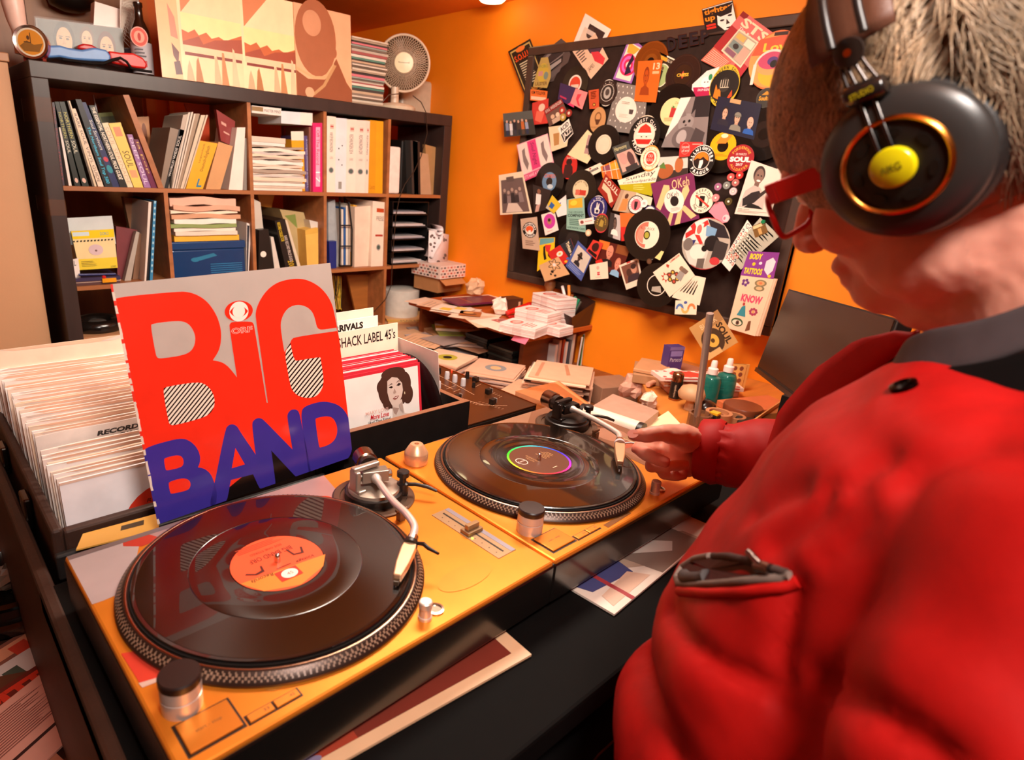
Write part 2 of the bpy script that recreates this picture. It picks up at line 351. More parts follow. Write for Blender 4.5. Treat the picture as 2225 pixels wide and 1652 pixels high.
# second compartment
g2 = 'books leaning in the second top compartment'
B2 = [
 ('book', 'grey cardboard wallet leaning beside black spine', (370,277,392,283,372,400,346,398), '#8a7868', []),
 ('book', 'black annual with white lettering leaning right', (389,280,401,283,365,409,357,409), '#1a1a1c', [('t','WORLD WIDE SOUL',.25,.1,.75,.8,'#e6e0d8',dict(rot=90))]),
 ('magazine', 'grey magazine leaning beside black annual', (398,250,408,248,373,410,366,410), '#b9a898', []),
 ('magazine', 'pale magazine with dark spine line leaning', (409,245,420,243,382,410,374,410), '#d8c8b8', [('r',.4,0,.6,1,'#3a3434')]),
 ('magazine', 'brown spined magazine leaning in the row', (421,247,434,247,391,410,383,410), '#a08870', [('r',.1,0,.3,1,'#e0d0c0')]),
 ('magazine', 'cream magazine leaning next to yellow dictionary', (437,250,452,250,402,410,392,410), '#d9c2a8', [('r',.6,0,.75,1,'#6a584a')]),
 ('dictionary', 'yellow Deutsch-Englisch dictionary leaning with blue L', (432,305,473,312,441,417,404,407), '#e8a81c', [('t','Deutsch-Englisch',.5,.08,.72,.62,'#4a3008',dict(rot=90)),('t','Langenscheidt',.28,.05,.4,.45,'#6a4a10',dict(rot=90)),('r',.55,.78,.64,.95,'#2a7a9a'),('r',.55,.92,.85,.96,'#2a7a9a')]),
 ('book', 'worn tan paperback leaning beside the yellow dictionary', (475,308,506,318,479,412,447,410), '#d09a68', []),
 ('book', 'white thick book standing against the divider', (515,277,533,277,527,411,497,411), '#efe0d4', []),
]
for nm, lb, q, c, sh in B2:
    spine(nm, lb, nm, [(q[0],q[1]),(q[2],q[3]),(q[4],q[5]),(q[6],q[7])], .19, c, sh, off=.014, group=g2, pages='#dccab4')
spine('book', 'dark red book standing askew behind the tan paperback', 'book', [(470,238),(511,264),(506,318),(480,306)], .02, '#8a2420', [('r',.2,.3,.5,.4,'#d8a090'),('r',.3,.6,.7,.66,'#d8a090')], off=.06)
spine('folder', 'bright orange folder standing at the back of the second compartment', 'folder', [(400,224),(455,228),(455,330),(440,330)], .006, '#e8480c', off=.3)
spine('folder', 'thin grey folder squeezed beside white book', 'folder', [(529,300,)[0:2],(536,300),(536,411),(528,411)], .17, '#8a8078', off=.016)
def stack(name, label, cat, q, ths, cols, d=.2, off=.01, jit=.006, group=None, m='paper', wav=0):
    """flat things lying on each other; q = px (x0,x1,ybase) on the bookcase front plane"""
    a = ony(q[0], q[2], BY+off); b_ = ony(q[1], q[2], BY+off); z = q[3] if len(q) > 3 else max(a.z, b_.z)
    for i, h in enumerate(ths):
        x0 = a.x+jit*(R()-.5)*2; x1 = b_.x+jit*(R()-.5)*2; y0 = BY+off+jit*(R()-.2)
        lb = cname(cols[i % len(cols)])+' '+label
        B = MB(); n = 6
        for s_ in range(n):   # gently wavy sheet bundle
            xa = x0+(x1-x0)*s_/n; xb = x0+(x1-x0)*(s_+1)/n
        xs = [x0+(x1-x0)*s_/n for s_ in range(n+1)]; wv = [wav*math.sin(s_*1.3+i*2.1) for s_ in range(n+1)]
        vs_ = []; fs = []
        for s_ in range(n+1):
            for (y, zz) in ((y0, z), (y0+d, z), (y0+d, z+h*.94), (y0, z+h*.94)): vs_.append((xs[s_], y, zz+wv[s_]*(i/ max(1, len(ths)))))
        for s_ in range(n):
            k = s_*4
            for j in range(4): fs.append((k+j, k+4+j, k+4+(j+1)%4, k+(j+1)%4))
        fs += [(0,1,2,3), (n*4+3, n*4+2, n*4+1, n*4)]
        B.add(vs_, fs, cols[i % len(cols)], m)
        B.build(name, None, lb, cat, group); z += h
    return z
f0 = [z for z in floorz]
PAP = ['#e8d4c4','#d9c0ac','#f2e2d6','#b9a494','#e9cdb4','#c9bcb4','#f0dccb','#a89484']
z = stack('magazine', 'magazine in the tall untidy pile beside yellow book', 'magazine', (548,662,415,f0[0]+.001), [.011,.008,.012,.006,.014,.009,.007,.013,.008,.011,.016,.008,.012,.010,.012,.009], PAP, d=.24, jit=.012, group='magazines piled in the third top compartment', wav=.004)
stack('paper_bundle', 'paper bundle on the magazine pile under the game box', 'paper', (548,624,415,z), [.012,.020], ['#e6ddd4','#d8c4b2'], d=.2, group='bundles on the magazine pile')
spine('board_game', 'flat white game box with MASTER MIND lettering under the top panel', 'game box', [(547,229),(611,236),(611,252),(547,245)], .2, '#ece0d6', [('t','MASTER MIND',.42,.3,.98,.7,'#6a4a40'),('r',0,.1,.38,.7,'#9a7a50')], off=.02)
spine('box', 'plain white box lying high beside the game box', 'box', [(611,241),(679,246),(679,273),(611,268)], .2, '#dfe2e6', [('r',.6,0,1,1,'#f6e6da')], off=.02)
spine('book', 'yellow book standing beside the magazine pile', 'book', [(633,303),(660,303),(664,398),(640,398)], .2, '#e9a41c', [('r',0,-.15,1,.02,'#f2e4d2')], off=.05)
spine('book', 'violet book titled A Complete Introduction to Modern Camera', 'book', [(661,295),(672,295),(673,412),(664,412)], .2, '#5a4a80', [tx('A Complete Introduction to Modern C','#cfc4d8')], off=.045)
spine('book', 'brown spined book standing beside the pink ring binder', 'book', [(671,276),(679,276),(680,412),(674,412)], .2, '#8a5444', off=.03)
spine('ring_binder', 'pink ring binder with white lettered spine', 'binder', [(680,267),(701,267),(700,416),(680,416)], .24, '#e0206a', [('r',.3,.06,.75,.92,'#f4a8c4'),('t','Off The Record',.36,.1,.68,.6,'#c01858',dict(rot=-90)),('t','17',.3,.7,.75,.86,'#fff',dict(rot=-90))])
spine('folder', 'thin white folder beside the pink ring binder', 'folder', [(701,264),(706,264),(705,416),(700,416)], .24, '#f2e6de')
def binder(lb, q, col, txt, hole=True, d=.25, gr='ring binders in the fourth top compartment'):
    sh = [('r',.35,.1,.75,.16,'#d8b8a8'),('r',.38,.12,.72,.135,'#c03030')]
    if txt: sh += [('t', txt, .3,.2,.68,.46,'#5a4a48',dict(rot=-90)), ('t','LOGO',.32,.52,.7,.55,'#7a6a64')]
    if hole: sh += [('c',.5,.7,.3,.042,'#b0a8a4'),('c',.5,.7,.22,.03,'#55625e')]
    return spine('ring_binder', lb, 'binder', q, d, col, sh, group=gr)
binder('cream ring binder with handwritten label next to thin white folder', [(711,252),(730,254),(728,417),(710,417)], '#f6e2d2', 'VAR EP RECHNUNGEN')
spine('ring_binder', 'pale blue-white magazine file with punched dots', 'binder', [(730,256),(754,258),(751,417),(728,417)], .25, '#dfe3e6', [('c',.3,.4,.05,.01,'#333'),('c',.6,.36,.05,.01,'#333'),('c',.3,.55,.05,.01,'#333'),('c',.6,.62,.05,.01,'#333'),('r',.3,.85,.6,.95,'#9a948c')])
binder('cream ring binder labelled RECHNUNGEN 2014', [(754,259),(775,260),(772,417),(751,417)], '#f6e2d2', 'RECHNUNGEN 2014')
binder('cream ring binder labelled RECHNUNGEN DIV', [(775,261),(795,262),(792,417),(772,417)], '#f4dfd0', 'RECHNUNGEN DIV')
binder('narrow cream ring binder beside the yellow binder', [(795,262),(804,263),(800,417),(792,417)], '#eedaca', 'RECHNUNG')
spine('ring_binder', 'yellow ring binder beside the divider', 'binder', [(804,261),(833,264),(831,418),(800,417)], .25, '#f0a416', [('r',0,0,.48,1,'#e09a18'),('t','Leitz',.1,.88,.45,.94,'#c06a10')])
# fifth compartment
B = MB(); a = ony(843,419,BY+.01); e = ony(872,320,BY+.01)
B.box(a.x, e.x, BY+.01, BY+.2, f0[0]+.001, e.z, '#f2e4da', 'plastic'); B.build('router', None, 'white upright plastic router box on the shelf', 'router', bevel=.008, seg=3)
a = ony(856,419,BY+.06); e = ony(900,306,BY+.06)
B = MB().box(a.x+.035, e.x+.03, BY+.06, BY+.3, f0[0]+.001, e.z, '#15110f', 'plastic'); B.build('drive_case', None, 'black plastic drive case behind the white router', 'case', bevel=.008)
q = [(892,305),(903,306),(905,416),(896,416)]
for i in range(3): spine('disc_case', ['dark grey','pale grey','black'][i]+' slim disc case in a row', 'case', [(x+i*4.5, y+i) for x, y in q], .15, ['#3a3634','#8a827c','#2a2422'][i], off=.02, group='slim disc cases beside the black drive case')
g5 = 'brown envelopes in the fifth top compartment'
for i, (q, c, lb) in enumerate((((908,330,930,335,938,417,909,417),'#c09a78','torn brown envelope leaning by the disc cases'),((924,314,962,324,952,415,930,415),'#b98a58','large tan envelope with white papers inside'),((951,318,971,322,958,412,944,412),'#efdccb','white paper bundle sticking out of tan envelope'),((974,323,985,325,972,412,950,414),'#a87a5a','brown folder leaning against the bookcase end'))):
    spine('envelope', lb, 'envelope', [(q[0],q[1]),(q[2],q[3]),(q[4],q[5]),(q[6],q[7])], .02, c, off=.03+.025*i, group=g5, m='paper')
# ---------------- second row
q = [(145,474),(243,469),(252,530),(150,532)]
spine('card_pack', 'white card backing standing behind the yellow gift pack', 'card', q, .004, '#cfd4d4', off=.07)
spine('gift_pack', 'yellow and cream square pack with black hazard stripe', 'pack', [(154,503),(247,498),(256,582),(173,587)], .012, '#f3d9a0', [('r',0,0,1,.2,'#f2cf10'),('r',0,.72,1,1,'#f0d23a'),('r',.02,.03,.4,.13,'#cfe0e6'),('t','DORO',.66,.06,.86,.14,'#3a9ab0')]+[('p',[(k/12,.24),(k/12+.045,.24),(k/12+.03,.28),(k/12-.015,.28)],'#2a2418') for k in range(12)]+[('c',.5,.5,.18,.14,'#dcc0c4'),('c',.5,.52,.03,.025,'#7a5a5a'),('L',.08,.78,.5,.94,4,'#a08a30'),('t','LOGO',.82,.93,.96,.98,'#222')], off=.045)
spine('tag_card', 'small white tag with black L standing by the upright', 'card', [(155,565),(170,561),(174,600),(160,604)], .003, '#f4e4dc', [('t','L',.3,.05,.6,.25,'#111')], off=.03)
z = stack('notebook', 'notebook lying flat under the yellow gift pack', 'notebook', (160,262,620,f0[1]+.001), [.008,.006,.012], ['#5a3a3a','#c0a090','#3a3050'], d=.2, group='notebooks under the gift pack', m='card')
B = MB(); a = ony(172,605,BY+.02); e = ony(252,603,BY+.02)
MB().tube([a+V((0,0,.012)), e+V((0,0,.012))], .004, 8, '#2a2f6a', 'plastic').build('pen', None, 'blue ballpoint pen on the dark notebooks', 'pen', smooth=60)
a = ony(222,607,BY+.005)
B = MB(lambda x, y, z_: a+V((x, y, z_))).box(0, .045, -.002, .02, -.012, .002, '#e89a14').ball((.008, .008, .004), .008, 8, 6, '#c01818')
B.build('toy_car', None, 'tiny orange toy with red knob on the notebooks', 'toy', smooth=30)
for q, c, lb, o_ in (((268,428,320,437,318,604,303,604),'#a8744e','tall tan cardboard sheet leaning behind the folders',.2),((252,492,299,500,275,604,255,602),'#7a3236','dark red folder leaning in the lower left compartment',.09),((296,503,303,505,284,604,270,604),'#b4a69a','grey paper wad beside the dark red folder',.05),((300,506,313,509,300,604,288,604),'#8a6248','brown folder leaning next to the grey wad',.07)):
    spine('folder', lb, 'folder', [(q[0],q[1]),(q[2],q[3]),(q[4],q[5]),(q[6],q[7])], .03, c, off=o_, m='paper')
for q, c, lb in (((323,439,329,439,317,606,313,606),'#e6d6ca','thin white record sleeve upright against the divider'),((329,438,333,438,322,606,318,606),'#1a1a1e','thin black record sleeve upright against the divider'),((334,437,340,437,331,605,325,605),'#3a86b4','blue patterned record sleeve upright against the divider')):
    spine('record_sleeve', lb, 'record sleeve', [(q[0],q[1]),(q[2],q[3]),(q[4],q[5]),(q[6],q[7])], .24, c, [('r',.2,k/14,.8,k/14+.03,'#a8d0e0') for k in range(13)] if 'blue' in lb else [], off=.012)
# blue tin with papers
a = ony(378,604,BY+.02); e = ony(531,522,BY+.02)
t2 = thing('storage_tin', 'dark blue tin box with lid holding a paper pile', 'tin', (a.x+.08, BY+.1, f0[1]+.001))
x0, x1, zt = a.x, e.x, e.z
MB().box(x0, x1, BY+.02, BY+.26, f0[1]+.001, zt-.03, '#123a6a', 'gloss').build('body', t2, bevel=.006, seg=3)
MB().box(x0-.003, x1+.003, BY+.017, BY+.263, zt-.03, zt, '#173f70', 'gloss').build('lid', t2, bevel=.005, seg=3)
B = MB(lambda u, v, w: V((x0+(x1-x0)*u, BY+.0195-w, zt-.035-(zt-.035-f0[1])*v)))
B.shapes([('p',[(.3,.25),(.55,.1),(.6,.2),(.36,.36)],'#2a7aa0'),('c',.3,.32,.06,.08,'#2a7aa0')]+[('r',.5,.5+k*.08,.95,.53+k*.08,'#2a78a8') for k in range(5)], 'gloss'); B.build('print', t2)
z = stack('envelope', 'envelope in the untidy pile on the blue tin', 'envelope', (378,520,520,zt+.001), [.022,.016,.012,.014,.02,.016,.012,.018,.03], ['#e8b030','#e6d2c0','#f0e0d0','#8a9a5a','#f2e6da','#cf9a78','#f0d8c0','#d8a488','#e0b098'], d=.22, jit=.012, group='envelopes piled on the blue tin', wav=.005)
spine('framed_picture', 'thin white edged dark framed picture beside the tin', 'picture', [(536,484),(546,488),(540,592),(535,592)], .12, '#e8dcd4', [('r',.1,.04,.6,.97,'#2a2a34')], off=.02)
# third: black folders and price guide
for q, c, lb, sh, o_ in (((551,432,566,440,582,590,553,590),'#c9bdb0','clear plastic sleeve of papers beside the divider',[],.05),
   ((563,500,583,498,597,587,561,590),'#17120f','black ring binder with round white hole',[('c',.35,.55,.22,.07,'#f2e2d6')],.012),
   ((588,515,594,515,610,586,597,586),'#dcd0c4','grey file leaning beside the black ring binder',[],.03),
   ((597,480,619,476,648,585,623,585),'#1c1614','thick black book titled RARE RECORD PRICE GUIDE 2000',[('t','RECORD COLLECTOR',.16,.04,.45,.4,'#e0c020',dict(rot=-90,bold=.02)),('t','RARE RECORD PRICE GUIDE',.5,.3,.78,.8,'#e8d8cc',dict(rot=-90)),('t','2000',.3,.78,.8,.97,'#d8b020',dict(rot=-90))],.014),
   ((619,478,624,479,656,584,649,584),'#d9c8b0','page block of the thick price guide seen beside it',[],.02),
   ((608,455,660,462,690,585,655,585),'#b8a070','green-brown plastic wallet stuffed with papers',[('p',[(.1,.1),(.6,.05),(.5,.3)],'#7a8a40')],.1),
   ((663,500,691,495,692,580,668,582),'#e8b858','yellow padded envelope in a clear wallet',[('r',0,0,1,.12,'#d8a848')],.03),
   ((672,478,696,484,704,582,694,582),'#d8cec4','clear wallet edge beside the yellow envelope',[],.05)):
    spine('folder' if 'book' not in lb else 'book', lb, 'book' if 'thick black' in lb else 'folder', [(q[0],q[1]),(q[2],q[3]),(q[4],q[5]),(q[6],q[7])], .2, c, sh, off=o_, m='paper' if 'wallet' in lb else 'card')
spine('envelope', 'orange envelope lying high at the back of the third compartment', 'envelope', [(560,424),(596,424),(590,452),(566,448)], .1, '#e89a2c', off=.2)
# fourth: wallets, rack and white binder
for q, c, lb, o_, m_ in (((713,440,728,434,736,580,714,582),'#d6dade','clear wallets of papers upright by the divider',.06,'frost'),((715,525,731,524,731,580,716,581),'#1c2a78','dark blue box with small white label',.03,'card'),((768,445,776,447,768,578,764,578),'#e8a838','orange folder edge beside the magazine rack',.05,'card'),((771,450,806,447,800,580,770,580),'#ecd2bc','printed sheet leaning on the cream ring binder',.03,'paper')):
    spine('folder', lb, 'folder', [(q[0],q[1]),(q[2],q[3]),(q[4],q[5]),(q[6],q[7])], .2, c, off=o_, m=m_)
t3 = thing('magazine_rack', 'open black wire magazine rack holding papers', 'rack', ony(750,578,BY+.1))
B = MB()
for xx in (738, 764):
    B.tube([ony(xx,578,BY+.012), ony(xx+1,500,BY+.012), ony(xx-6 if xx>750 else xx,440,BY+.012), ony(xx-16 if xx>750 else xx,430,BY+.16), ony(xx,578,BY+.2)], .004, 6, '#15110f', 'plastic')
for yy in (578, 535, 490): B.tube([ony(738,yy,BY+.012), ony(764,yy,BY+.012)], .003, 6, '#15110f', 'plastic')
B.build('frame', t3, smooth=40)
B = MB(); 
for i, c in enumerate(('#d8ccc0','#2a5a9a','#e8dccc','#bfb0a0')):
    q = PQ([(742+i*5,455-4*i),(746+i*5,455-4*i),(746+i*5,576),(742+i*5,576)], BY+.03); dv = V((0,.15,0))
    slab_ = MB().add([tuple(x) for x in q]+[tuple(x+dv) for x in q], [(0,3,2,1),(4,5,6,7),(1,2,6,5),(3,0,4,7),(2,3,7,6),(0,1,5,4)], c, 'paper')
    slab_.build('magazine', None, cname(c)+' thin upright magazine standing in the black wire rack', 'magazine', 'magazines in the wire rack')
spine('ring_binder', 'cream ring binder labelled PREISE in the lower compartment', 'binder', [(810,437),(839,440),(836,582),(806,583)], .27, '#f6e0cc', [('r',.3,.1,.85,.16,'#c04a20'),('t','PREISE',.3,.22,.85,.29,'#6a5a50'),('r',.25,.5,.8,.53,'#b84030'),('c',.5,.7,.16,.05,'#a8a09a'),('c',.5,.7,.11,.032,'#4a5a50')], off=.012)
# fifth: letter tray
a = ony(849,577,BY+.015); e = ony(932,440,BY+.015)
t4 = thing('letter_tray', 'black five-tier letter tray filled with papers', 'tray', (a.x+.1, BY+.12, f0[1]+.001))
n = 5; hh = (e.z-f0[1]-.004)/n
for k in range(n):
    z0 = f0[1]+.002+k*hh
    B = MB().box(a.x, e.x, BY+.015, BY+.26, z0, z0+.006, '#14100f').box(a.x, a.x+.004, BY+.015, BY+.26, z0, z0+hh, '#14100f').box(e.x-.004, e.x, BY+.015, BY+.26, z0, z0+hh, '#14100f').box(a.x, e.x, BY+.255, BY+.26, z0, z0+hh, '#14100f')
    B.build('tier', t4)
    for j in range(2):
        MB().box(a.x+.01+.006*j, e.x-.012-.01*j, BY+.02+.006*j, BY+.2, z0+.0065+.005*j, z0+.011+.005*j, ['#c9bfc0','#e0d0cc','#a8a0a8'][(k+j)%3], 'paper').build('paper_pile', None, 'grey paper pile lying in the black letter tray', 'paper', 'papers in the letter tray')
MB().box(a.x, e.x, BY+.015, BY+.26, f0[1]+.002+n*hh, f0[1]+.006+n*hh, '#14100f').build('top_plate', t4)
# curled spotted paper roll hanging off the tray
B = MB(); pts = []
A_ = ony(938,486,BY-.03)
for i in range(25):
    s_ = i/24
    if s_ < .45: an = s_/.45*5.2; rr_ = .022*(1-.3*s_); pts.append((math.sin(an)*rr_+.03, rr_*math.cos(an)))
    else: pts.append((.05-.045*((s_-.45)/.55)+.012*math.sin((s_-.45)*9), .0-.13*((s_-.45)/.55)))
vs_ = []; fs = []
for x, z_ in pts: vs_ += [(A_.x+x, A_.y-.03, A_.z-.03+z_), (A_.x+x*.9+.02, A_.y+.08, A_.z-.03+z_)]
for i in range(24): fs.append((2*i, 2*i+1, 2*i+3, 2*i+2))
B.add(vs_, fs, '#efe2e2', 'paper')
q = PQ([(932,500),(975,510),(972,578),(930,570)], BY-.035); B.add([tuple(x) for x in q], [(0,1,2,3)], '#efe2e2', 'paper')
B.T = quadT(q); B.w = 0
for k in range(16): B.shapes([('c', .1+.8*R(), .05+.9*R(), .04+.06*R(), .03+.04*R(), '#6a5650')])
o = B.build('paper_roll', None, 'curled white paper roll printed with dark spots', 'paper roll', smooth=60)
o.modifiers.new('s', 'SOLIDIFY').thickness = .0006
# third row pieces seen above the record crates
z3 = f0[2]
t5 = thing('speaker_ring', 'round black plastic ring lying on papers in the dark compartment', 'ring', (0,0,0))
c0 = ony(212,700,BY+.12); t5.location = (c0.x, c0.y, z3+.10)
T_ = TM(Matrix.Translation((c0.x, c0.y, c0.z-.01)))
MB(T_).lathe([(.045,0),(.085,-.012),(.092,.0),(.088,.02),(.07,.028),(.05,.02),(.045,.0)], 28, '#17120f', 'gloss', cap=False).build('rim', t5, smooth=60)
MB(T_).lathe([(.03,-.012),(.03,.014),(.024,.018)], 20, '#4a4440', 'plastic').build('hub', t5, smooth=40)
MB(T_).lathe([(.03,-.008),(.06,-.008)], 24, '#1c1612', 'plastic', cap=False).build('plate', t5)
zz = c0.z-.024
for i in range(5):
    MB().box(c0.x-.1+.01*R(), c0.x+.11+.01*R(), BY+.01+.01*R(), BY+.22, zz-.014*(i+1), zz-.014*i-.001, ['#c08a60','#5a3a50','#d8c0a8','#3a3440','#e0a070'][i], 'paper').build('magazine', None, cname(['#c08a60','#5a3a50','#d8c0a8','#3a3440','#e0a070'][i])+' magazine in the low pile under the black ring', 'magazine', 'magazines under the black ring')
B = MB().box(c0.x-.12, c0.x+.13, BY+.02, BY+.28, z3+.002, zz-.072, '#b06a34', 'paper'); B.build('cardboard_box', None, 'plain brown cardboard box under the magazine pile', 'box', bevel=.003)
spine('envelope', 'orange envelope upright beside the brown cardboard box', 'envelope', [(257,742),(268,742),(272,800),(262,800)], .1, '#d8981c', off=.01)
# row three right side: box with wires, bucket and phone
B = MB(); a = ony(722,596,BY+.1)
for i in range(9):
    p0 = ony(722+R()*20, 596+R()*8, BY+.05+.08*R()); p1 = ony(722+R()*20, 660+R()*15, BY+.05+.08*R())
    mid = (p0+p1)/2+V(((R()-.5)*.05, 0, 0)); B.tube([p0, mid, p1], .0018, 5, ['#2a2420','#c8a820'][i%2], 'plastic')
B.build('cable_bundle', None, 'tangled black and yellow cables hanging in the compartment', 'cables', smooth=60)
spine('notepad', 'yellow sticky note pad standing behind the cables', 'notepad', [(722,600),(742,600),(742,672),(724,672)], .02, '#f0c050', [('r',.1,.3,.9,.36,'#c89030'),('r',.1,.6,.9,.66,'#c89030')], off=.16)
spine('panel_board', 'plain brown board leaning in the lower compartment', 'board', [(755,598),(832,596),(832,690),(775,690)], .012, '#a8642c', off=.13, m='wood')
c0 = ony(870,660,BY+.10)
MB(TM(Matrix.Translation((c0.x+.005, c0.y, 0)))).lathe([(.085,c0.z-.09),(.092,ony(870,628,BY+.1).z),(.088,ony(870,628,BY+.1).z+.002),(.02,ony(870,628,BY+.1).z+.004)], 28, '#d9d2c8', 'plastic').build('bucket', None, 'white round plastic bucket in the dark lower compartment', 'bucket', smooth=40)
# ================================================================== on top of the bookcase
ZT = BZ
def TQ(q, Y=BY+.012): return PQ(q, Y)
def cover(name, label, x0, x1, col, shapes, Y, x0b=None, x1b=None, hgt=.31, lean=.02, cat='record sleeve', m='card'):
    """upright 12 inch sleeve standing on the top panel, leaning back; px x at its foot"""
    def ft(px): 
        lo, hi = 0, 400
        for _ in range(40):
            mid = (lo+hi)/2
            if ony(px, mid, Y).z > ZT: lo = mid
            else: hi = mid
        return ony(px, mid, Y)
    a = ft(x0); b_ = ft(x1); a.z = b_.z = ZT+.001
    tl = a+V((0, lean, hgt)); tr_ = b_+V((0, lean, hgt))
    return slab(name, label, cat, (tl, tr_, b_, a), .004, col, shapes, m=m)
def hills(dx=0):
    return [('p',[(.05,0),(.5,0),(.05,.32)],'#e6a070'),('p',[(.05,.1),(.42,0),(.5,0),(.05,.36)],'#d8865a'),
      ('r',.04,.36,1,.62,'#fbe6a4'),('p',[(.04,.62),(.04,.52),(.14,.54),(.24,.5),(.3,.55),(.42,.51),(.5,.56),(.62,.53),(.72,.56),(1,.48),(1,.64),(.04,.64)],'#c8683c'),
      ('p',[(.04,.63),(.3,.56),(.36,.63),(.55,.57),(1,.52),(1,.66),(.04,.66)],'#a85038'),('r',.04,.66,1,.72,'#f6d0a8'),
      ('r',.06,.725,.52,.755,'#8a3a34'),('r',.56,.725,.98,.755,'#8a3a34')]+[
      ('p',[(x,1),(x+.03,.86-.06*k),(x+.06,.8-.04*k),(x+.1,.9),(x+.12,1)],c) for k,(x,c) in enumerate(((.06,'#e8b088'),(.2,'#b87a4a'),(.5,'#eab890'),(.62,'#c88a5a'),(.8,'#efc8a0')))]
cover('record_sleeve', 'cream sleeve with painted hills and narrow side panel on bookcase top', 352, 531, '#fbdcae', [('r',0,0,.24,1,'#f6bd8a'),('p',[(.13,.3),(.2,.42),(.22,.62),(.14,.6)],'#d88a70'),('p',[(.14,.66),(.22,.74),(.2,.86),(.15,.78)],'#6a3a38'),('p',[(.15,.84),(.22,.82),(.24,.95),(.16,.96)],'#5a3034')]+[(k[0], [(.24+.76*x, y) for x, y in k[1]], k[2]) if k[0] == 'p' else (k[0], .24+.76*k[1], k[2], .24+.76*k[3], k[4], k[5]) for k in hills()], BY+.010, hgt=.325)
cover('record_sleeve', 'cream sleeve with painted hills cut by the brown portrait sleeve', 531, 655, '#fbe2b4', hills(), BY+.018, hgt=.318)
cover('record_sleeve', 'sleeve showing a large brown rounded shape with gold chain on peach', 645, 764, '#f4b78c', [('p',ell(.36,.34,.36,.42),'#b06a48'),('c',.3,.18,.16,.14,'#d89a74'),('c',.68,.46,.05,.06,'#b06a48'),('p',[(0,1),(0,.72),(.2,.8),(.5,.78),(.72,.52),(.9,.78),(1,.86),(1,1)],'#9a5638'),('p',[(0,.68),(.3,.76),(.5,.74),(.66,.58),(.68,.6),(.52,.77),(.3,.79),(0,.71)],'#d8b080'),('p',[(.66,.6),(.72,.6),(.5,.86),(.3,.98),(.28,.95),(.46,.84)],'#c89868'),('c',.22,.95,.08,.06,'#e0b088')], BY+.012, hgt=.318)
# stack of records and magazines beside the fan
a = ony(762,230,BY+.01); a.z = ZT
def onb(px, py, y): return ony(px, py, y)
x0 = ony(758,220,BY+.03).x; x1 = ony(827,238,BY+.03).x
zz = ZT+.001; zt_ = ony(790,88,BY+.05).z; i = 0; cols = ['#b09a84','#d8c8b4','#6a5a4c','#e0d0c0','#8a7a6c','#cfae90','#4a4240','#5a8a7a','#e8dccc','#a85a5a','#c8b8a8','#76685c','#9aa49a','#d87a86','#403834']
while zz < zt_:
    h = .005+.007*R(); j = .012*(zz-ZT)/.2*(1+R()); sl = .0
    MB().box(x0-.0+.006*R()+j*.3, x1+.008*R()+j, BY+.02+.008*R(), BY+.26+.01*R(), zz, zz+h*.92, cols[i % 15], 'card').build('record_sleeve', None, cname(cols[i % 15])+' record sleeve in the flat stack between portrait sleeve and fan', 'record sleeve', 'sleeves stacked flat beside the fan')
    zz += h; i += 1
# desk fan
fc = ony(893,136,BY+.02); fb = ony(880,236,BY+.08)
t = thing('desk_fan', 'small round cream desk fan with wire grille on the bookcase', 'fan', (fc.x-.01, BY+.1, ZT+.001))
MB(TM(Matrix.Translation((fc.x-.02, BY+.09, ZT+.001)))).lathe([(.085,0),(.088,.012),(.075,.022),(.03,.03)], 28, '#e6cdb0', 'plastic').build('base', t, smooth=40)
MB(TM(Matrix.Translation((fc.x-.03, BY+.09, ZT+.025)))).lathe([(.019,0),(.017,.07)], 16, '#d8bfa6', 'plastic').build('neck', t, smooth=40)
n_ = (CAMO-fc); n_.z *= .3; n_.normalize(); ax = n_.orthogonal(); zax = n_; xax = V((0,0,1)).cross(zax).normalized(); yax = zax.cross(xax)
MF = Matrix((( xax.x, yax.x, zax.x, fc.x),(xax.y, yax.y, zax.y, fc.y+.05),(xax.z, yax.z, zax.z, fc.z),(0,0,0,1)))
RF = (ony(893,76,BY+.05)-ony(893,200,BY+.05)).length/2
MB(TM(MF)).tube([(RF*math.cos(a_), RF*math.sin(a_), 0) for a_ in [2*math.pi*k/40 for k in range(41)]], .0055, 8, '#dcc0a4', 'plastic', cap=False).build('rim', t, smooth=60)
B = MB(TM(MF))
for k in range(60):
    a_ = 2*math.pi*k/60
    for d_ in (.55, -.55):
        pts = [((RF*s_)*math.cos(a_+d_*(1-s_)), (RF*s_)*math.sin(a_+d_*(1-s_)), .03*(1-s_*s_)) for s_ in (.36,.52,.68,.84,1.0)]
        B.tube(pts, .0009, 4, '#d0b498', 'plastic', cap=False)
B.build('grille', t, kind='stuff')
cap = MB(TM(MF)).lathe([(.001,.034),(RF*.36,.031),(RF*.37,.027),(RF*.36,.02)][::-1], 28, '#efdcae', 'plastic').build('centre_cap', t, smooth=40)
B = MB(TM(MF)); B.w = .0346; B.text('Honeywell', -.024, .004, .024, -.004, '#6a5a40'); B.build('lettering', cap)
B = MB(TM(MF))
for k in range(4):
    a_ = k*math.pi/2+.4
    B.add([(.02*math.cos(a_),.02*math.sin(a_),-.02),(RF*.86*math.cos(a_-.35),RF*.86*math.sin(a_-.35),-.03),(RF*.9*math.cos(a_+.05),RF*.9*math.sin(a_+.05),-.022),(RF*.7*math.cos(a_+.45),RF*.7*math.sin(a_+.45),-.008)], [(0,1,2,3)], '#8a6a52', 'plastic')
B.build('blades', t)
MB(TM(MF)).lathe([(RF*.98,-.004),(RF*.9,-.035),(RF*.4,-.05),(.03,-.06)], 28, '#7a5c46', 'plastic', cap=False).build('rear_shell', t, smooth=60)
MB(TM(MF)).lathe([(.034,-.06),(.034,-.1),(.02,-.11)], 20, '#d8bfa6', 'plastic').build('motor_housing', t, smooth=40)
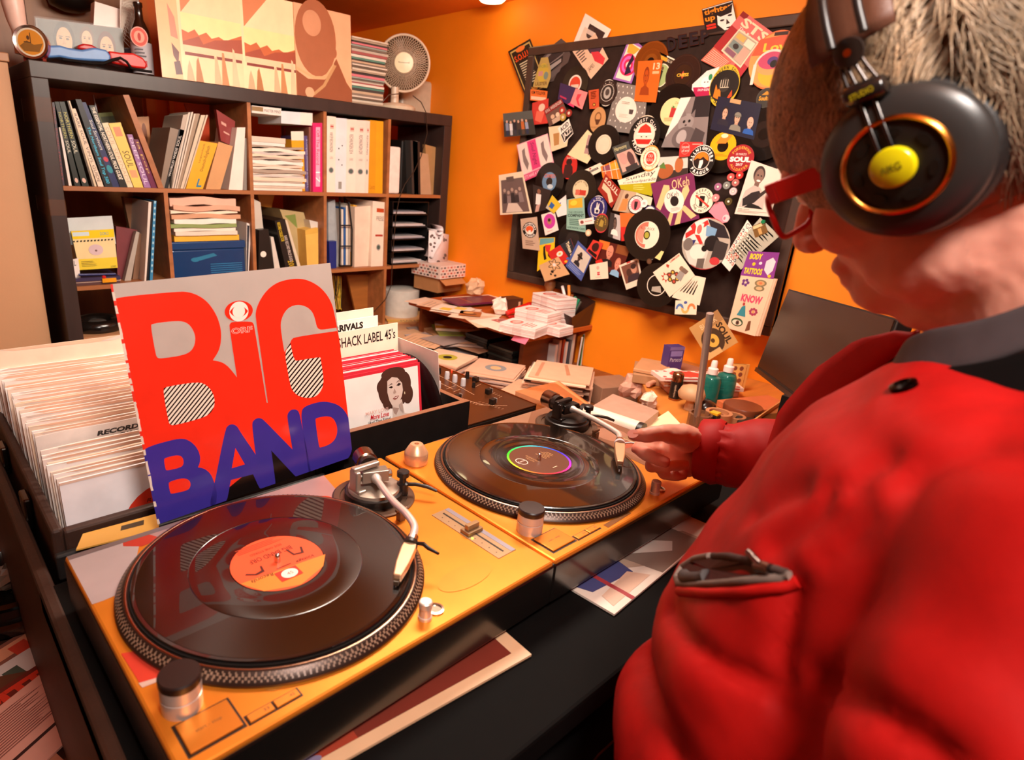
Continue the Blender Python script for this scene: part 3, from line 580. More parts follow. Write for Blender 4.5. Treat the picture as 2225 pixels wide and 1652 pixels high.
# power cable looping over the edge and down the bookcase front
pts = [ony(868,204,BY+.03), ony(845,206,BY+.02), ony(828,225,BY+.04)]
MB().tube(pts, .0022, 6, '#5a4030', 'plastic').build('cable', t, smooth=60)
pts = [ony(x, y, BY-.006) for x, y in ((897,208),(915,222),(926,245),(928,290),(915,340),(900,372),(880,400),(868,430),(860,470),(856,520),(852,580),(850,620),(838,650),(815,675),(800,690))]
MB().tube(pts, .0022, 6, '#3a2a20', 'plastic').build('cable', t, smooth=60)
c0 = ony(900,235,BY+.25)
B = MB().box(c0.x-.12, c0.x+.16, BY+.2, BY+.32, ZT+.001, ZT+.16, '#c9b49c', 'plastic'); B.build('printer', None, 'grey plastic device standing behind the desk fan', 'device', bevel=.02, seg=4)
# alarm clock
cc = ony(66,88,BY+.03)
t = thing('alarm_clock', 'round red-sided alarm clock with orange picture dial', 'clock', (cc.x, cc.y, ZT+.001))
zax = (CAMO-cc); zax.z = 0; zax.normalize(); zax = (zax+V((-.25,0,.05))).normalized(); xax = V((0,0,1)).cross(zax).normalized(); yax = zax.cross(xax)
rc = .046; MC = Matrix(((xax.x,yax.x,zax.x,cc.x),(xax.y,yax.y,zax.y,cc.y),(xax.z,yax.z,zax.z,ZT+rc+.004),(0,0,0,1)))
MB(TM(MC)).lathe([(rc*.6,-.05),(rc*.95,-.045),(rc,-.03),(rc,-.004)], 32, '#b01818', 'gloss').build('case', t, smooth=40)
MB(TM(MC)).lathe([(rc,-.006),(rc*1.03,0),(rc*.98,.004),(rc*.84,.001)], 32, '#e0d8d4', 'metal', cap=False).build('bezel', t, smooth=60)
B = MB(TM(MC)); B.shapes([('c',0,0,rc*.9,rc*.9,'#e2d2b8'),('c',0,0,rc*.74,rc*.74,'#d88a20'),('p',[(-.03,-.012),(-.01,.004),(.008,-.006),(.032,.0),(.02,-.025),(-.02,-.025)],'#8a5a18'),('c',-.006,.012,.004,.006,'#5a3410'),('r',-.001,-.002,.001,.026,'#3a2008'),('r',-.018,-.001,.001,.001,'#3a2008')]); B.build('dial', t)
MB(TM(MC)).box(-.03,-.022,-.05,-.038,-.03,-.02,'#8a3020').box(.022,.03,-.05,-.038,-.03,-.02,'#8a3020').build('foot', t)
# sleeve with three painted portraits in clear plastic (generic faces)
q = [onb(76,38,BY+.14), onb(266,62,BY+.14), onb(270,140,BY+.14), onb(84,140,BY+.14)]
for k in (2, 3): q[k].z = ZT+.001
o = slab('record_sleeve', 'record sleeve in clear plastic with three painted heads', 'record sleeve', q, .003, '#6a5648', [('r',.02,.02,.98,.6,'#4c4438')]+face(.3,.36,.46,'#d8a878','#24140e','#4a3024',.42)+face(.56,.30,.32,'#d8ac80','#5a3420','#4a3024',.42)+face(.79,.42,.42,'#dcaa7c','#5a2418','#4a3024',.42))
slab('plastic_cover', None, None, [x+V((-.003,-.004,.004)) for x in q], .0008, '#ddd', m='film', parent=o)
# telephone handset, red over blue, with cord
t = thing('telephone', 'blue and red plastic telephone handset with black cord', 'telephone', ony(215,120,BY+.07))
t.location.z = ZT+.001
def hull(pxs, Y, w, col, nm, m='plastic'):
    B = MB(); pts = [ony(x, y, Y) for x, y in pxs]; n = len(pts)
    B.add([tuple(q) for q in pts]+[tuple(q+V((0,w,0))) for q in pts], [tuple(range(n)), tuple(range(2*n-1,n-1,-1))]+[(i,n+i,n+(i+1)%n,(i+1)%n) for i in range(n)], col, m)
    return B.build(nm, t, bevel=.006, seg=3)
hull([(106,99),(130,98),(150,104),(178,108),(205,103),(232,108),(242,122),(240,134),(215,133),(160,130),(130,124),(104,126)], BY+.04, .06, '#5a86c0', 'handset')
hull([(236,110),(262,114),(290,115),(312,126),(321,140),(318,150),(290,147),(242,137)], BY+.045, .06, '#d01810', 'earpiece')
hull([(170,98),(182,94),(200,97),(216,106),(190,110),(168,106)], BY+.10, .03, '#c01414', 'body_back')
MB().tube([ony(x, y, BY+.02) for x, y in ((135,129),(165,133),(200,138),(225,138),(245,130),(262,126),(275,134),(285,148),(300,152),(320,155),(330,156))], .0045, 8, '#1a1412', 'rubber').build('cord', t, smooth=60)
# bottle
cb = ony(308,110,BY+.1)
t = thing('beer_bottle', 'dark brown bottle with round red label and graffiti print', 'bottle', (cb.x, cb.y, ZT+.001))
MB(TM(Matrix.Translation((cb.x, cb.y, ZT+.001)))).lathe([(.03,0),(.033,.006),(.033,.12),(.028,.145),(.014,.175),(.012,.21),(.0145,.213),(.0145,.225)], 24, '#2a140a', 'gloss').build('glass', t, smooth=50)
MB(TM(Matrix.Translation((cb.x, cb.y, ZT+.001)))).lathe([(.0337,.01),(.0337,.105)], 24, '#b9b0b4', 'paper', cap=False).build('label_band', t, smooth=60)
lz = (CAMO-cb); lz.z = 0; lz.normalize(); lx = V((0,0,1)).cross(lz).normalized()
ML = Matrix(((lx.x,0,lz.x,cb.x+lz.x*.034),(lx.y,0,lz.y,cb.y+lz.y*.034),(0,1,0,ZT),(0,0,0,1)))
B = MB(TM(ML)); B.shapes([('c',-.004,.12,.027,.03,'#f4b0a0'),('c',-.004,.12,.024,.027,'#e05a4a'),('c',-.004,.12,.016,.018,'#f0a890'),('c',-.004,.12,.005,.012,'#c83a30'),('t','O',-.012,.05,.0,.026,'#f0e8e8'),('r',.004,.03,.014,.05,'#c04a50'),('L',-.02,.085,.02,.055,3,'#5a5458')]); B.build('emblem', t)
c0 = ony(288,100,BY+.16)
MB(TM(Matrix.Translation((c0.x, c0.y, ZT+.001)))).lathe([(.035,0),(.035,.085),(.03,.09)], 20, '#3a3a46', 'plastic').build('spool', None, 'dark grey round tub standing behind the telephone', 'tub', smooth=40)
B = MB()   # white net strip
A_, Bq = ony(262,-20,BY+.18), ony(300,-20,BY+.18); Cq, Dq = ony(296,118,BY+.18), ony(262,80,BY+.18)
for i in range(13):
    for j in (0, 1):
        u_ = i/12; p0 = A_.lerp(Bq, u_); p1 = Dq.lerp(Cq, max(0, min(1, u_+(.8 if j else -.8)))); B.tube([p0, (p0+p1)/2+V((0,.004*j,0)), p1], .0012, 4, '#d8c4b0', 'plastic', cap=False)
for j in range(14):
    s_ = j/13; B.tube([A_.lerp(Dq, s_), Bq.lerp(Cq, s_)], .0012, 4, '#d8c4b0', 'plastic', cap=False)
B.tube([Bq, Cq], .004, 6, '#e6d4c4', 'plastic'); B.tube([A_, Dq], .003, 6, '#e6d4c4', 'plastic')
B.build('net_bag', None, 'white plastic net strip hanging behind the bottle', 'net')
spine('card_box', 'pale pink box standing behind the portrait sleeve', 'box', [(206,3),(268,22),(258,130),(200,126)], .05, '#fbe0d4', off=.2)
# pale tapered object and round dark lamp at the top
B = MB().tube([ony(22,-25,BY+.1), ony(28,10,BY+.1), ony(36,45,BY+.1), ony(42,70,BY+.1), ony(44,118,BY+.1)], [.03,.03,.026,.02,.014], 14, '#f6cdbb', 'plastic')
B.build('doll_arm', None, 'smooth pale pink tapered plastic arm behind the alarm clock', 'figure', smooth=60)
c0 = ony(152,-8,2.9)
MB(TM(Matrix.Translation(c0))).lathe([(.03,-.05),(.07,-.035),(.08,0),(.07,.02)], 24, '#1c120c', 'plastic').build('lamp_shade_bowl', None, 'dark round bowl hung before the brown wardrobe', 'bowl', smooth=60)
# ================================================================== the board on the orange wall
def WQ(q, d=0): return [onx(x, y, XW-d) for x, y in q]
bq = WQ([(1152,107),(1832,12),(1690,734),(1114,606)], .022)
tb = thing('pin_board', 'large dark pin board covered in stickers on the orange wall', 'board', (XW-.02, (bq[0].y+bq[1].y)/2, bq[3].z))
y0, y1 = bq[0].y, (bq[1].y+bq[2].y)/2; z0, z1 = (bq[3].z+bq[2].z)/2, (bq[0].z+bq[1].z)/2
MB().box(XW-.022, XW-.002, y1, y0, z0, z1, '#33231d', 'rubber').build('panel', tb)
fwid = .032
for nm, a in (('frame_rail', (y1,y0,z1-fwid,z1)), ('frame_rail', (y1,y0,z0,z0+fwid)), ('frame_rail', (y0-fwid,y0,z0+fwid,z1-fwid)), ('frame_rail', (y1,y1+fwid,z0+fwid,z1-fwid))):
    MB().box(XW-.034, XW-.001, a[0], a[1], a[2], a[3], '#4a342a', 'darkwood').build(nm, tb, bevel=.004)
LAY = [.0235]
def nl(k=.0011): LAY[0] += k; return LAY[0]
PG = 'stickers and prints on the pin board'
def bd(name, label, cat, q, col, shapes=(), t_=.0006, m='card', side=None):
    d = nl(); return slab(name, label, cat, WQ([(q[0],q[1]),(q[2],q[3]),(q[4],q[5]),(q[6],q[7])], d), t_, col, shapes, m=m, group=PG, side=side)
def wallT(px, py, ry_px=None):
    d = nl(); c = onx(px, py, XW-d)
    return c, (lambda u, v, w: V((c.x-w, c.y-u, c.z-v)))     # u right on the wall, v down, w towards the room
def disc(name, label, cat, px, py, rpx, rings, shapes=(), tilt=0, m='card', t_=.001, poly=None):
    c, T = wallT(px, py); r = (onx(px, py-rpx, XW)-onx(px, py+rpx, XW)).length/2
    B = MB(T); P = [(a*r, b_*r) for a, b_ in (poly or ell(0,0,1,1,40))]
    B.prism(P, 0, t_, rings[0][1], m); B.w = t_
    for f, cl in rings[1:]: B.shapes([('c',0,0,r*f,r*f,cl)], m)
    def sc(q):
        k = q[0]
        if k == 'r': return ('r',)+tuple(x*r for x in q[1:5])+(q[5],)
        if k == 'c': return ('c',)+tuple(x*r for x in q[1:5])+(q[5],)
        if k == 'p': return ('p',[(x*r,y*r) for x,y in q[1]],q[2])
        if k == 't': return ('t',q[1])+tuple(x*r for x in q[2:6])+q[6:]
        if k == 'a': return ('a',q[1])+tuple(x*r for x in q[2:6])+(q[6],q[7],q[8]*r)+q[9:]
        if k == 'L': return ('L',)+tuple(x*r for x in q[1:5])+q[5:]
        return q
    B.shapes([sc(q) for q in shapes], m)
    return B.build(name, None, label, cat, PG)
def rec(label, px, py, rpx, lab, shapes=(), hole='#1a120e', vin='#17110e', lr=.5, hr=.22):
    return disc('seven_inch_record', label, 'record', px, py, rpx, [(1,vin),(.96,shade(vin,1.5)),(.93,vin),(.62,shade(vin,1.4)),(.6,vin),(lr,lab),(hr,hole)], shapes, m='gloss', t_=.0016)
bd('flyer','narrow black flyer with orange SOUL lettering overhanging the board corner','flyer',(1104,112,1152,84,1192,188,1143,214),'#2a2016',[('r',.06,.04,.94,.07,'#c8a860'),('r',.06,.05,.1,.97,'#c8a860'),('r',.9,.05,.94,.97,'#c8a860'),('r',.06,.95,.94,.97,'#c8a860'),('t','S.O.U.L.',.14,.16,.84,.28,'#e8501c',dict(bold=.03)),('c',.5,.08,.2,.05,'#e87a30'),('L',.25,.34,.78,.8,10,'#d8c8a8'),('c',.3,.88,.12,.05,'#f0a040'),('c',.5,.91,.1,.04,'#f8c860')])
disc('photo_print','black and white cut-out photograph of a bus','photo',1206,132,46,[(1,'#5a4a46')],[('p',[(-.7,-.2),(.1,-.75),(.6,-.35),(.1,.0),(-.5,.2)],'#8a7a76'),('p',[(-.6,-.1),(.1,-.6),(.5,-.3),(-.4,.15)],'#3a3030'),('p',[(-.45,.2),(.5,-.2),(.5,.1),(-.3,.55)],'#2a2424'),('p',[(-.4,.26),(.4,-.08),(.42,.08),(-.3,.46)],'#a89a94'),('p',[(-.35,.6),(.5,.2),(.4,.5),(-.2,.9)],'#6a5a58')],poly=[(-.85,-.2),(-.2,-.75),(.25,-.98),(.7,-.7),(.95,-.2),(.85,.15),(.3,.45),(.05,.95),(-.4,1.0),(-.6,.3)])
bd('poster','white bordered poster standing above the board edge','poster',(1272,29,1328,64,1292,134,1240,108),'#f6e8d8',[('r',.28,.16,.88,.88,'#3a2a28'),('r',.16,.3,.6,.98,'#e8cdb4'),('c',.42,.36,.12,.16,'#4a3a34'),('r',.3,.3,.54,.42,'#d8c0b0')])
bd('flyer','peach flyer with dark haired red figure','flyer',(1244,112,1294,73,1322,128,1284,172),'#ecbfa0',[('p',[(.5,.0),(.9,.2),(1,.55),(.7,.65),(.5,.4)],'#4a3444'),('p',[(.55,.4),(.8,.55),(.9,.9),(.7,1),(.5,.7)],'#d83a44'),('L',.06,.1,.4,.5,5,'#5a4a44'),('t','JAMES',.1,.7,.4,.85,'#2a1a18')])
rec('black seven inch record with red and white label near the bus photo',1250,182,37,'#f0dccc',[('c',0,0,.4,.4,'#d8402a'),('r',-.3,.05,.3,.25,'#e8c8b0')],hole='#f0dccc',hr=.06)
bd('flyer','lilac flyer with pink target rings and a dancing figure','flyer',(1369,77,1398,103,1372,182,1332,172),'#a86ab4',[('p',[(.1,.12),(.9,.05),(.9,.95),(.1,.95)],'#fbe6d0'),('p',[(.12,.12),(.85,.1),(.6,.3),(.2,.34)],'#f2a83c'),('c',.52,.58,.46,.27,'#d82a5c'),('c',.52,.58,.36,.21,'#e86ac0'),('c',.52,.58,.25,.14,'#d82a5c'),('c',.52,.58,.14,.08,'#fbe6d0'),('p',[(.55,.3),(.72,.4),(.6,.6),(.8,.72),(.5,.85),(.45,.6)],'#2a1c34')])
rec('glossy copper brown record behind the orange card',1414,135,44,'#8a4a18',vin='#7a3c12',lr=.4)
bd('record_card','cream card with a green oval and standing figure','card',(1429,111,1478,134,1443,205,1404,188),'#efe0c8',[('r',.05,.04,.95,.96,'#3a2c1c'),('r',.08,.06,.5,.16,'#e8a030'),('t','ALL NIGHTER',.5,.07,.96,.15,'#f2e4cc'),('c',.5,.56,.36,.34,'#f0e2c4'),('c',.5,.56,.33,.31,'#a8b878'),('c',.46,.36,.05,.05,'#7a5a40'),('p',[(.4,.42),(.52,.42),(.56,.75),(.36,.75)],'#4a4030')])
rec('brown record with yellow CHESS lettering on its label',1484,163,43,'#3a2418',[('t','CHESS',-.34,-.08,.34,.08,'#e8b430',dict(bold=.03)),('p',[(0,-.2),(.08,-.06),(.2,-.08),(.08,.06),(0,.2),(-.08,.06),(-.2,-.08),(-.08,-.06)],'#c8503a'),('t','CHESS',-.34,-.08,.34,.08,'#f0c040',dict(bold=.03))],vin='#33201a',hr=.03)
for k, ch in enumerate('DEEP'):
    x = 1449+k*24; y = 96-k*5.5
    d = nl(0); B = MB(quadT(WQ([(x,y-14),(x+20,y-18),(x+22,y+12),(x+2,y+16)], d)))
    B.w = .001; B.text(ch, 0,0,1,1,'#7a7280','metal',bold=.05); B.text(ch, .06,.05,.94,.95,'#241c22','plastic',bold=.03)
    B.build('letter_sticker', None, ['dark plastic letter D sticker under the board frame','first dark letter E sticker after the letter D','second dark letter E sticker before the letter P','dark plastic letter P sticker under the board frame'][k], 'letter', 'plastic letters on the board')
bd('record_card','black card titled tighten up with a high contrast face','card',(1525,20,1592,0,1603,60,1534,74),'#1a1210',[('r',.02,.02,.98,.05,'#e8ddd0'),('t','tighten',.05,.07,.97,.34,'#e88a1c',dict(bold=.03)),('t','up',.05,.38,.38,.6,'#e88a1c',dict(bold=.03)),('r',.06,.66,.36,.74,'#d83020'),('r',.06,.77,.36,.85,'#d83020'),('p',[(.45,.4),(.98,.1),(1,1),(.6,1),(.42,.75)],'#f2e6d8'),('p',[(.45,.4),(.8,.2),(.98,.12),(.9,.42),(.55,.48)],'#1a1210'),('c',.58,.62,.07,.035,'#1a1210'),('c',.84,.5,.07,.035,'#1a1210'),('p',[(.72,.6),(.8,.78),(.68,.8)],'#3a2c24'),('c',.76,.93,.1,.03,'#2a1a16')])
bd('flyer','pink and red flyer with large cream STS lettering','flyer',(1615,24,1681,72,1607,170,1551,101),'#d86a64',[('r',0,0,.2,.12,'#8a2020'),('t','STS',.16,.06,.98,.26,'#f6d8b0',dict(bold=.03)),('t','The Beginning',.2,.28,.98,.36,'#fff0e0'),('r',0,.38,.3,1,'#a82a2c'),('r',.7,.75,1,1,'#b83038')])
bd('playing_card','square comic card with small cream panels','card',(1606,63,1649,92,1609,148,1567,110),'#e8d4b4',[('r',.05,.05,.95,.95,'#b8a48c'),('r',.55,.1,.92,.35,'#f0e0c4'),('r',.1,.1,.5,.3,'#d8b060'),('r',.1,.4,.6,.7,'#7a8a84'),('r',.62,.4,.92,.9,'#e0a490'),('c',.35,.55,.12,.1,'#3a3430'),('r',.1,.74,.55,.92,'#8a5a6a')])
bd('ticket','salmon card with thin white stripes beside the comic card','ticket',(1551,102,1589,134,1564,152,1523,131),'#d86a54',[('r',.05,.12+.11*k,.95,.15+.11*k,'#f2c8b0') for k in range(8)])
disc('picture_disc','large round orange and yellow sweet packaging disc','disc',1683,131,61,[(1,'#e8703a'),(.94,'#f09a54')],[('p',[(-.7,-.75),(.5,-.85),(.9,-.2),(-.9,-.2)],'#e85a3a'),('c',.1,.45,.6,.45,'#f2b030'),('c',-.1,.2,.5,.3,'#f4a060'),('r',-.2,-.94,.3,-.82,'#3a2018'),('t','Love',-.5,-.6,.6,-.3,'#f6c83c',dict(bold=.03)),('c',-.1,.0,.5,.3,'#c84a6a'),('c',-.05,.02,.2,.15,'#5a3a7a'),('c',.55,-.2,.2,.3,'#f6d8b8'),('p',ell(-.1,.2,.62,.58,24,180,360)+ell(-.1,.2,.55,.5,24,360,180),'#f6d8c8'),('r',-.74,.1,-.62,.8,'#f6d8c8'),('c',0,.12,.13,.13,'#1a120e')],poly=ell(0,0,.92,1,40))
disc('sticker','curled white and crimson sticker with a masked face','sticker',1534,182,33,[(1,'#efe0d8')],[('p',[(-.9,.2),(.6,.2),(.4,1),(-.6,1)],'#b81e4c'),('c',0,-.1,.35,.35,'#fff2ea'),('c',.25,-.4,.14,.2,'#2a8a5a'),('t','DRUM BLEND',-.5,.3,.4,.45,'#fff'),('c',-.1,-.1,.06,.04,'#5a4a4a'),('c',.12,-.1,.06,.04,'#5a4a4a')],poly=[(-1,.0),(-.1,-.8),(.75,-1),(.3,1),(-.75,1),(-.95,.4)])
disc('patch','round yellow patch reading NORTHERN SOUL KEEPS with a fist','patch',1574,187,44,[(1,'#d8b42c'),(.76,'#1c1612')],[('a','NORTHERN SOUL',0,0,.66,.87,-85,60,.15,'#1a120c',dict(bold=.03)),('a','KEEPS ON',0,0,.66,.87,265,205,.15,'#1a120c',dict(bold=.03,flip=True)),('p',[(-.5,.5),(-.45,-.1),(-.3,.2),(-.2,.0),(-.05,.7)],'#e87a1c'),('p',[(.5,.5),(.45,.2),(.2,.7)],'#e84a1c'),('c',0,-.05,.28,.34,'#3a322a')]+[('r',-.22+.12*k,-.3,-.19+.12*k,.05,'#d8cbb0') for k in range(4)]+[('r',-.2,.05,.25,.09,'#d8cbb0')],poly=ell(0,0,.78,1,40))
disc('badge','round dark badge with orange Soulton lettering','badge',1664,213,21,[(1,'#4a443c'),(.92,'#3a342c')],[('t','Soulton',-.7,-.2,.7,.25,'#e8a02c',dict(bold=.03)),('p',[(-.5,-.3),(0,-.7),(.5,-.3)],'#c88a24')])
rec('black seven inch record with cream Canterbury style label',1461,243,58,'#f0d69a',[('p',[(-.05,-.18),(.2,-.1),(.16,.2),(-.1,.2)],'#b83a38'),('p',[(-.02,-.24),(.1,-.16),(.0,-.12)],'#4a8a4a'),('t','Cherry',.06,-.36,.34,-.24,'#8a6a3a',dict(shear=.2)),('L',-.3,.22,.2,.36,3,'#a88a5a')],hr=.03,hole='#222')
rec('black record with bright yellow and orange label',1571,318,57,'#f0b020',[('p',[(-.3,-.1),(-.1,-.4),(.3,-.4),(.1,-.1)],'#f08a34'),('c',0,-.38,.14,.08,'#f6e0b8'),('L',-.3,.28,.3,.4,2,'#c87a1c')],lr=.52)
rec('black record half hidden beside the three men photograph',1660,292,56,'#2a1e1a')
bd('photo_print','black and white photograph of a kitten','photo',(1479,213,1545,207,1533,322,1437,320),'#8a7a76',[('p',[(0,0),(.35,0),(.2,.5),(0,.8)],'#f2e2d6'),('r',.5,.0,1,.4,'#2a2224'),('c',.42,.5,.2,.18,'#9a8c88'),('p',[(.24,.4),(.28,.25),(.38,.36)],'#7a6a68'),('p',[(.5,.36),(.6,.24),(.62,.42)],'#7a6a68'),('c',.36,.48,.035,.03,'#1a1414'),('c',.5,.47,.035,.03,'#1a1414'),('c',.43,.55,.03,.02,'#5a4444'),('c',.48,.8,.3,.22,'#6a5c5a'),('c',.4,.78,.12,.14,'#b0a29e'),('p',[(.7,.6),(.95,.7),(.9,1),(.6,1)],'#4a3e3e')])
bd('photo_print','dark photograph of three men one in a grey cap','photo',(1561,209,1655,226,1638,304,1543,281),'#1c1a30',face(.25,.42,.22,'#d8a488','#2a1c18','#2a2430',.55)+face(.55,.5,.22,'#d8a488','#4a3428','#8a8274',.55,'#8a8274')+face(.85,.55,.2,'#dba890','#dba890','#2a5aa8',.55)+[('r',.3,.0,.55,.12,'#c89a6a')])
bd('record_sleeve','grey sleeve dotted with small white figures round white label','record sleeve',(1341,179,1408,190,1398,294,1315,283),'#857870',[('c',.08+.14*(k%7)+.05*((k//7)%2),.06+.12*(k//7),.012,.02,'#efe2d4') for k in range(56)]+[('c',.46,.52,.3,.27,'#efdccb'),('L',.3,.36,.6,.42,2,'#c0a894'),('p',[(.55,.5),(.68,.5),(.66,.6),(.56,.6)],'#4a3c3a'),('L',.3,.62,.6,.7,3,'#c8b4a0')],m='paper')
disc('badge','black round badge with silver lion emblem ring','badge',1320,202,28,[(1,'#e8dccc'),(.94,'#2c1c18'),(.64,'#d8ccc0'),(.6,'#2a201c')],[('c',0,0,.36,.45,'#b0a69c'),('c',0,-.05,.2,.25,'#4a403c'),('a','ALL OR NOTHING',0,0,.58,.78,-120,120,.16,'#b0a090')],poly=ell(0,0,.76,1,36))
bd('ticket','small orange-red ticket with black emblem','ticket',(1279,197,1301,193,1302,236,1281,237),'#c8502c',[('L',.2,.1,.8,.5,5,'#8a2818'),('c',.5,.78,.16,.09,'#2a1410'),('c',.5,.78,.1,.055,'#e0a040')])
bd('record_card','orange tinted portrait card with cream numeral','card',(1387,133,1440,130,1425,223,1378,220),'#d8641c',face(.42,.36,.28,'#b84c14','#8a3410','#9a3c10',.7)+[('t','13',.66,.06,.94,.22,'#f2c8a0',dict(bold=.03)),('r',.66,.26,.94,.32,'#f0b080')])
disc('coaster','tan round coaster with a bearded face drawing','coaster',1299,261,27,[(1,'#c8905c')],[('c',0,-.2,.34,.42,'#8a5a34'),('c',0,-.24,.22,.26,'#c8905c'),('p',[(-.26,-.05),(.26,-.05),(.12,.36),(-.12,.36)],'#5a3420'),('t','MUSIC HALL',-.6,.5,.6,.62,'#7a4c2c')],poly=ell(0,0,.78,1,36))
bd('flyer','dark purple flyer with pink corner','flyer',(1218,180,1254,192,1247,234,1212,216),'#3a2450',[('p',[(.6,1),(1,.6),(1,1)],'#d83a6a'),('r',.1,.7,.5,.8,'#c03058')])
bd('flyer','pink flyer with a red outline figure','flyer',(1251,192,1277,201,1265,238,1239,224),'#f08a88',[('p',[(.3,.3),(.6,.2),(.5,.6),(.8,.9),(.6,.9),(.3,.6)],'#d83a4c')])
disc('sticker','tan oval sticker lettered ULSTER','sticker',1180,158,33,[(1,'#b89a54')],[('c',0,0,.5,.6,'#c8a840'),('r',-.4,-.1,.0,.2,'#c88a84'),('c',.3,.2,.2,.25,'#7a8a80'),('t','ULSTER',-.6,.58,.5,.8,'#6a4a20',dict(bold=.02)),('t','WORKS',-.4,-.5,.4,-.3,'#7a8a50')],poly=[(-.3,-.95),(.3,-.95),(.65,-.2),(.75,.3),(.5,1),(-.8,.85),(-.6,.0)])
bd('ticket','orange ticket with black printed heading','ticket',(1153,194,1190,198,1187,222,1152,218),'#e8702c',[('t','KIM TOLLIVER',.08,.1,.9,.4,'#2a1208',dict(bold=.02)),('r',.05,.6,.95,.9,'#f6c8a8')])
bd('sticker','red sticker with a pale dancing figure','sticker',(1157,224,1192,214,1190,268,1155,272),'#d03a30',[('c',.6,.3,.2,.16,'#f0c8b0'),('p',[(.3,.4),(.8,.5),(.6,.95),(.2,.8)],'#e86a54')])
bd('photo_print','small crowd photograph with dark red headline strip','photo',(1182,240,1220,214,1236,250,1194,275),'#6a4a40',[('r',0,0,1,.3,'#8a1c20'),('t','SOUL WEEKENDER',.05,.05,.95,.22,'#f0e0d0'),('c',.3,.6,.1,.12,'#d8b090'),('c',.55,.65,.1,.12,'#e8c8a8'),('r',.2,.75,.7,1,'#c8a890')])
for k, (x, y, c, lb) in enumerate(((1222,240,'#a02a24','dark red round badge beside the crowd photograph'),(1237,246,'#8a2420','maroon round badge beside the coaster'),(1224,255,'#a8843c','olive round badge below the dark red badges'))):
    disc('badge', lb, 'badge', x, y, 8, [(1,c),(.8,shade(c,1.3)),(.4,'#e0c8b0')], t_=.003, m='gloss')
bd('photo_print','colour photograph of a group standing outdoors off the board edge','photo',(1093,247,1156,240,1164,292,1096,298),'#3a3834',[('r',0,0,1,.35,'#5a5c58')]+sum([[('c',.12+.13*k,.36+.04*(k%2),.035,.06,'#d8a890'),('r',.07+.13*k,.42+.04*(k%2),.17+.13*k,.75,['#8a90a8','#e8e0e0','#2a2430','#4a3a34','#c86a34','#9aa0b8'][k]),('r',.08+.13*k,.74,.16+.13*k,.95,['#2a3450','#c8c4c8','#3a3844','#2a2a34','#5a4438','#2c3450'][k])] for k in range(6)],[]))
bd('record_card','cream card behind the ACID JAZZ label','card',(1192,276,1240,270,1232,318,1198,330),'#efd0a8',[('r',.2,.3,.5,.8,'#b8844c')])
bd('sticker','white and black ACID JAZZ label','sticker',(1212,279,1236,258,1246,290,1226,312),'#f4e8da',[('t','ACID',.12,.08,.88,.36,'#1a1410',dict(bold=.03)),('r',.04,.45,.98,.95,'#17110e'),('t','JAZZ',.1,.5,.94,.9,'#f4e8da',dict(bold=.03))])
bd('flyer','pink and magenta flyer with two grey dancing figures','flyer',(1123,315,1190,290,1206,365,1138,395),'#f2a8b4',[('r',.02,.02,.32,.82,'#f0d8cc'),('r',.34,.02,.6,.8,'#e03a78'),('r',.62,.02,.98,.8,'#f0d8cc'),('r',0,.84,1,1,'#e0507c'),('t','LETS HAVE A REAL SOUL TIME',.04,.87,.97,.96,'#f8dce0')]+[('p',[(x,.2),(x+.1,.15),(x+.08,.35),(x+.14,.6),(x+.06,.75),(x-.02,.5)],'#8a7470') for x in (.13,.74)]+[('t','Soul Night',.4,.08,.54,.7,'#7a1c4a',dict(rot=-90,shear=.2))])
rec('black seven inch record with blue CAMEO style label',1194,395,40,'#6a8aa8',[('t','CAMEO',-.38,-.4,.38,-.2,'#d86a4c',dict(bold=.02)),('c',.1,.25,.2,.12,'#c8d0d4')])
disc('sticker','red round sticker with a shadowed man in a hat','sticker',1238,362,27,[(1,'#c82a24')],[('c',-.1,-.35,.3,.25,'#2a1414'),('p',[(-.6,.9),(-.5,-.1),(0,-.25),(.3,.0),(.4,.5),(.1,.9)],'#3a1818'),('t','Soul Power',-.4,-.75,.6,-.58,'#f4d8c8')],poly=ell(0,0,.75,1,36))
bd('photo_print','sepia print of figures on open ground','photo',(1233,336,1277,282,1306,311,1276,356),'#f2d2a4',[('p',[(.3,.6),(.9,.2),(1,.5),(.7,1),(.4,.9)],'#b08a84'),('p',[(.5,.5),(.6,.45),(.7,.75),(.6,.9)],'#4a3434'),('p',[(.3,.8),(.6,.7),(.5,.9)],'#5a4040')])
rec('black record with plain cream label behind the sepia print',1312,314,41,'#e4cbb0',[('c',0,0,.42,.42,'#d8bc9c'),('c',0,0,.38,.38,'#e4cbb0')],hr=.04)
bd('ticket','cream ticket with one black stripe','ticket',(1267,371,1304,354,1318,366,1271,390),'#f2dcc4',[('r',.1,.35,.75,.6,'#2a2020'),('t','THE SPECTRUM',.14,.4,.7,.55,'#e8d8c8'),('c',.4,.15,.06,.1,'#a82a34')])
rec('black seven inch record with cream and red label mid board',1262,413,42,'#dcc8a0',[('r',-.3,.0,.36,.26,'#c83a2c'),('c',-.16,.12,.14,.14,'#d86a54'),('a','PRIVATE STOCK',0,0,.42,.42,-60,60,.08,'#7a5a3c')],hr=.03)
bd('flyer','orange flyer crossed by a cream grid','flyer',(1305,362,1343,345,1352,390,1310,387),'#e07a24',[('r',.1,.1,.5,.45,'#8a4a5a'),('r',.55,.1,.95,.45,'#f0a030'),('r',.1,.5,.5,.9,'#c85a34'),('r',.5,0,.53,1,'#f4e0c8'),('r',0,.46,1,.49,'#f4e0c8'),('r',.2,0,.22,1,'#f4e0c8'),('r',.8,0,.82,1,'#f4e0c8')])
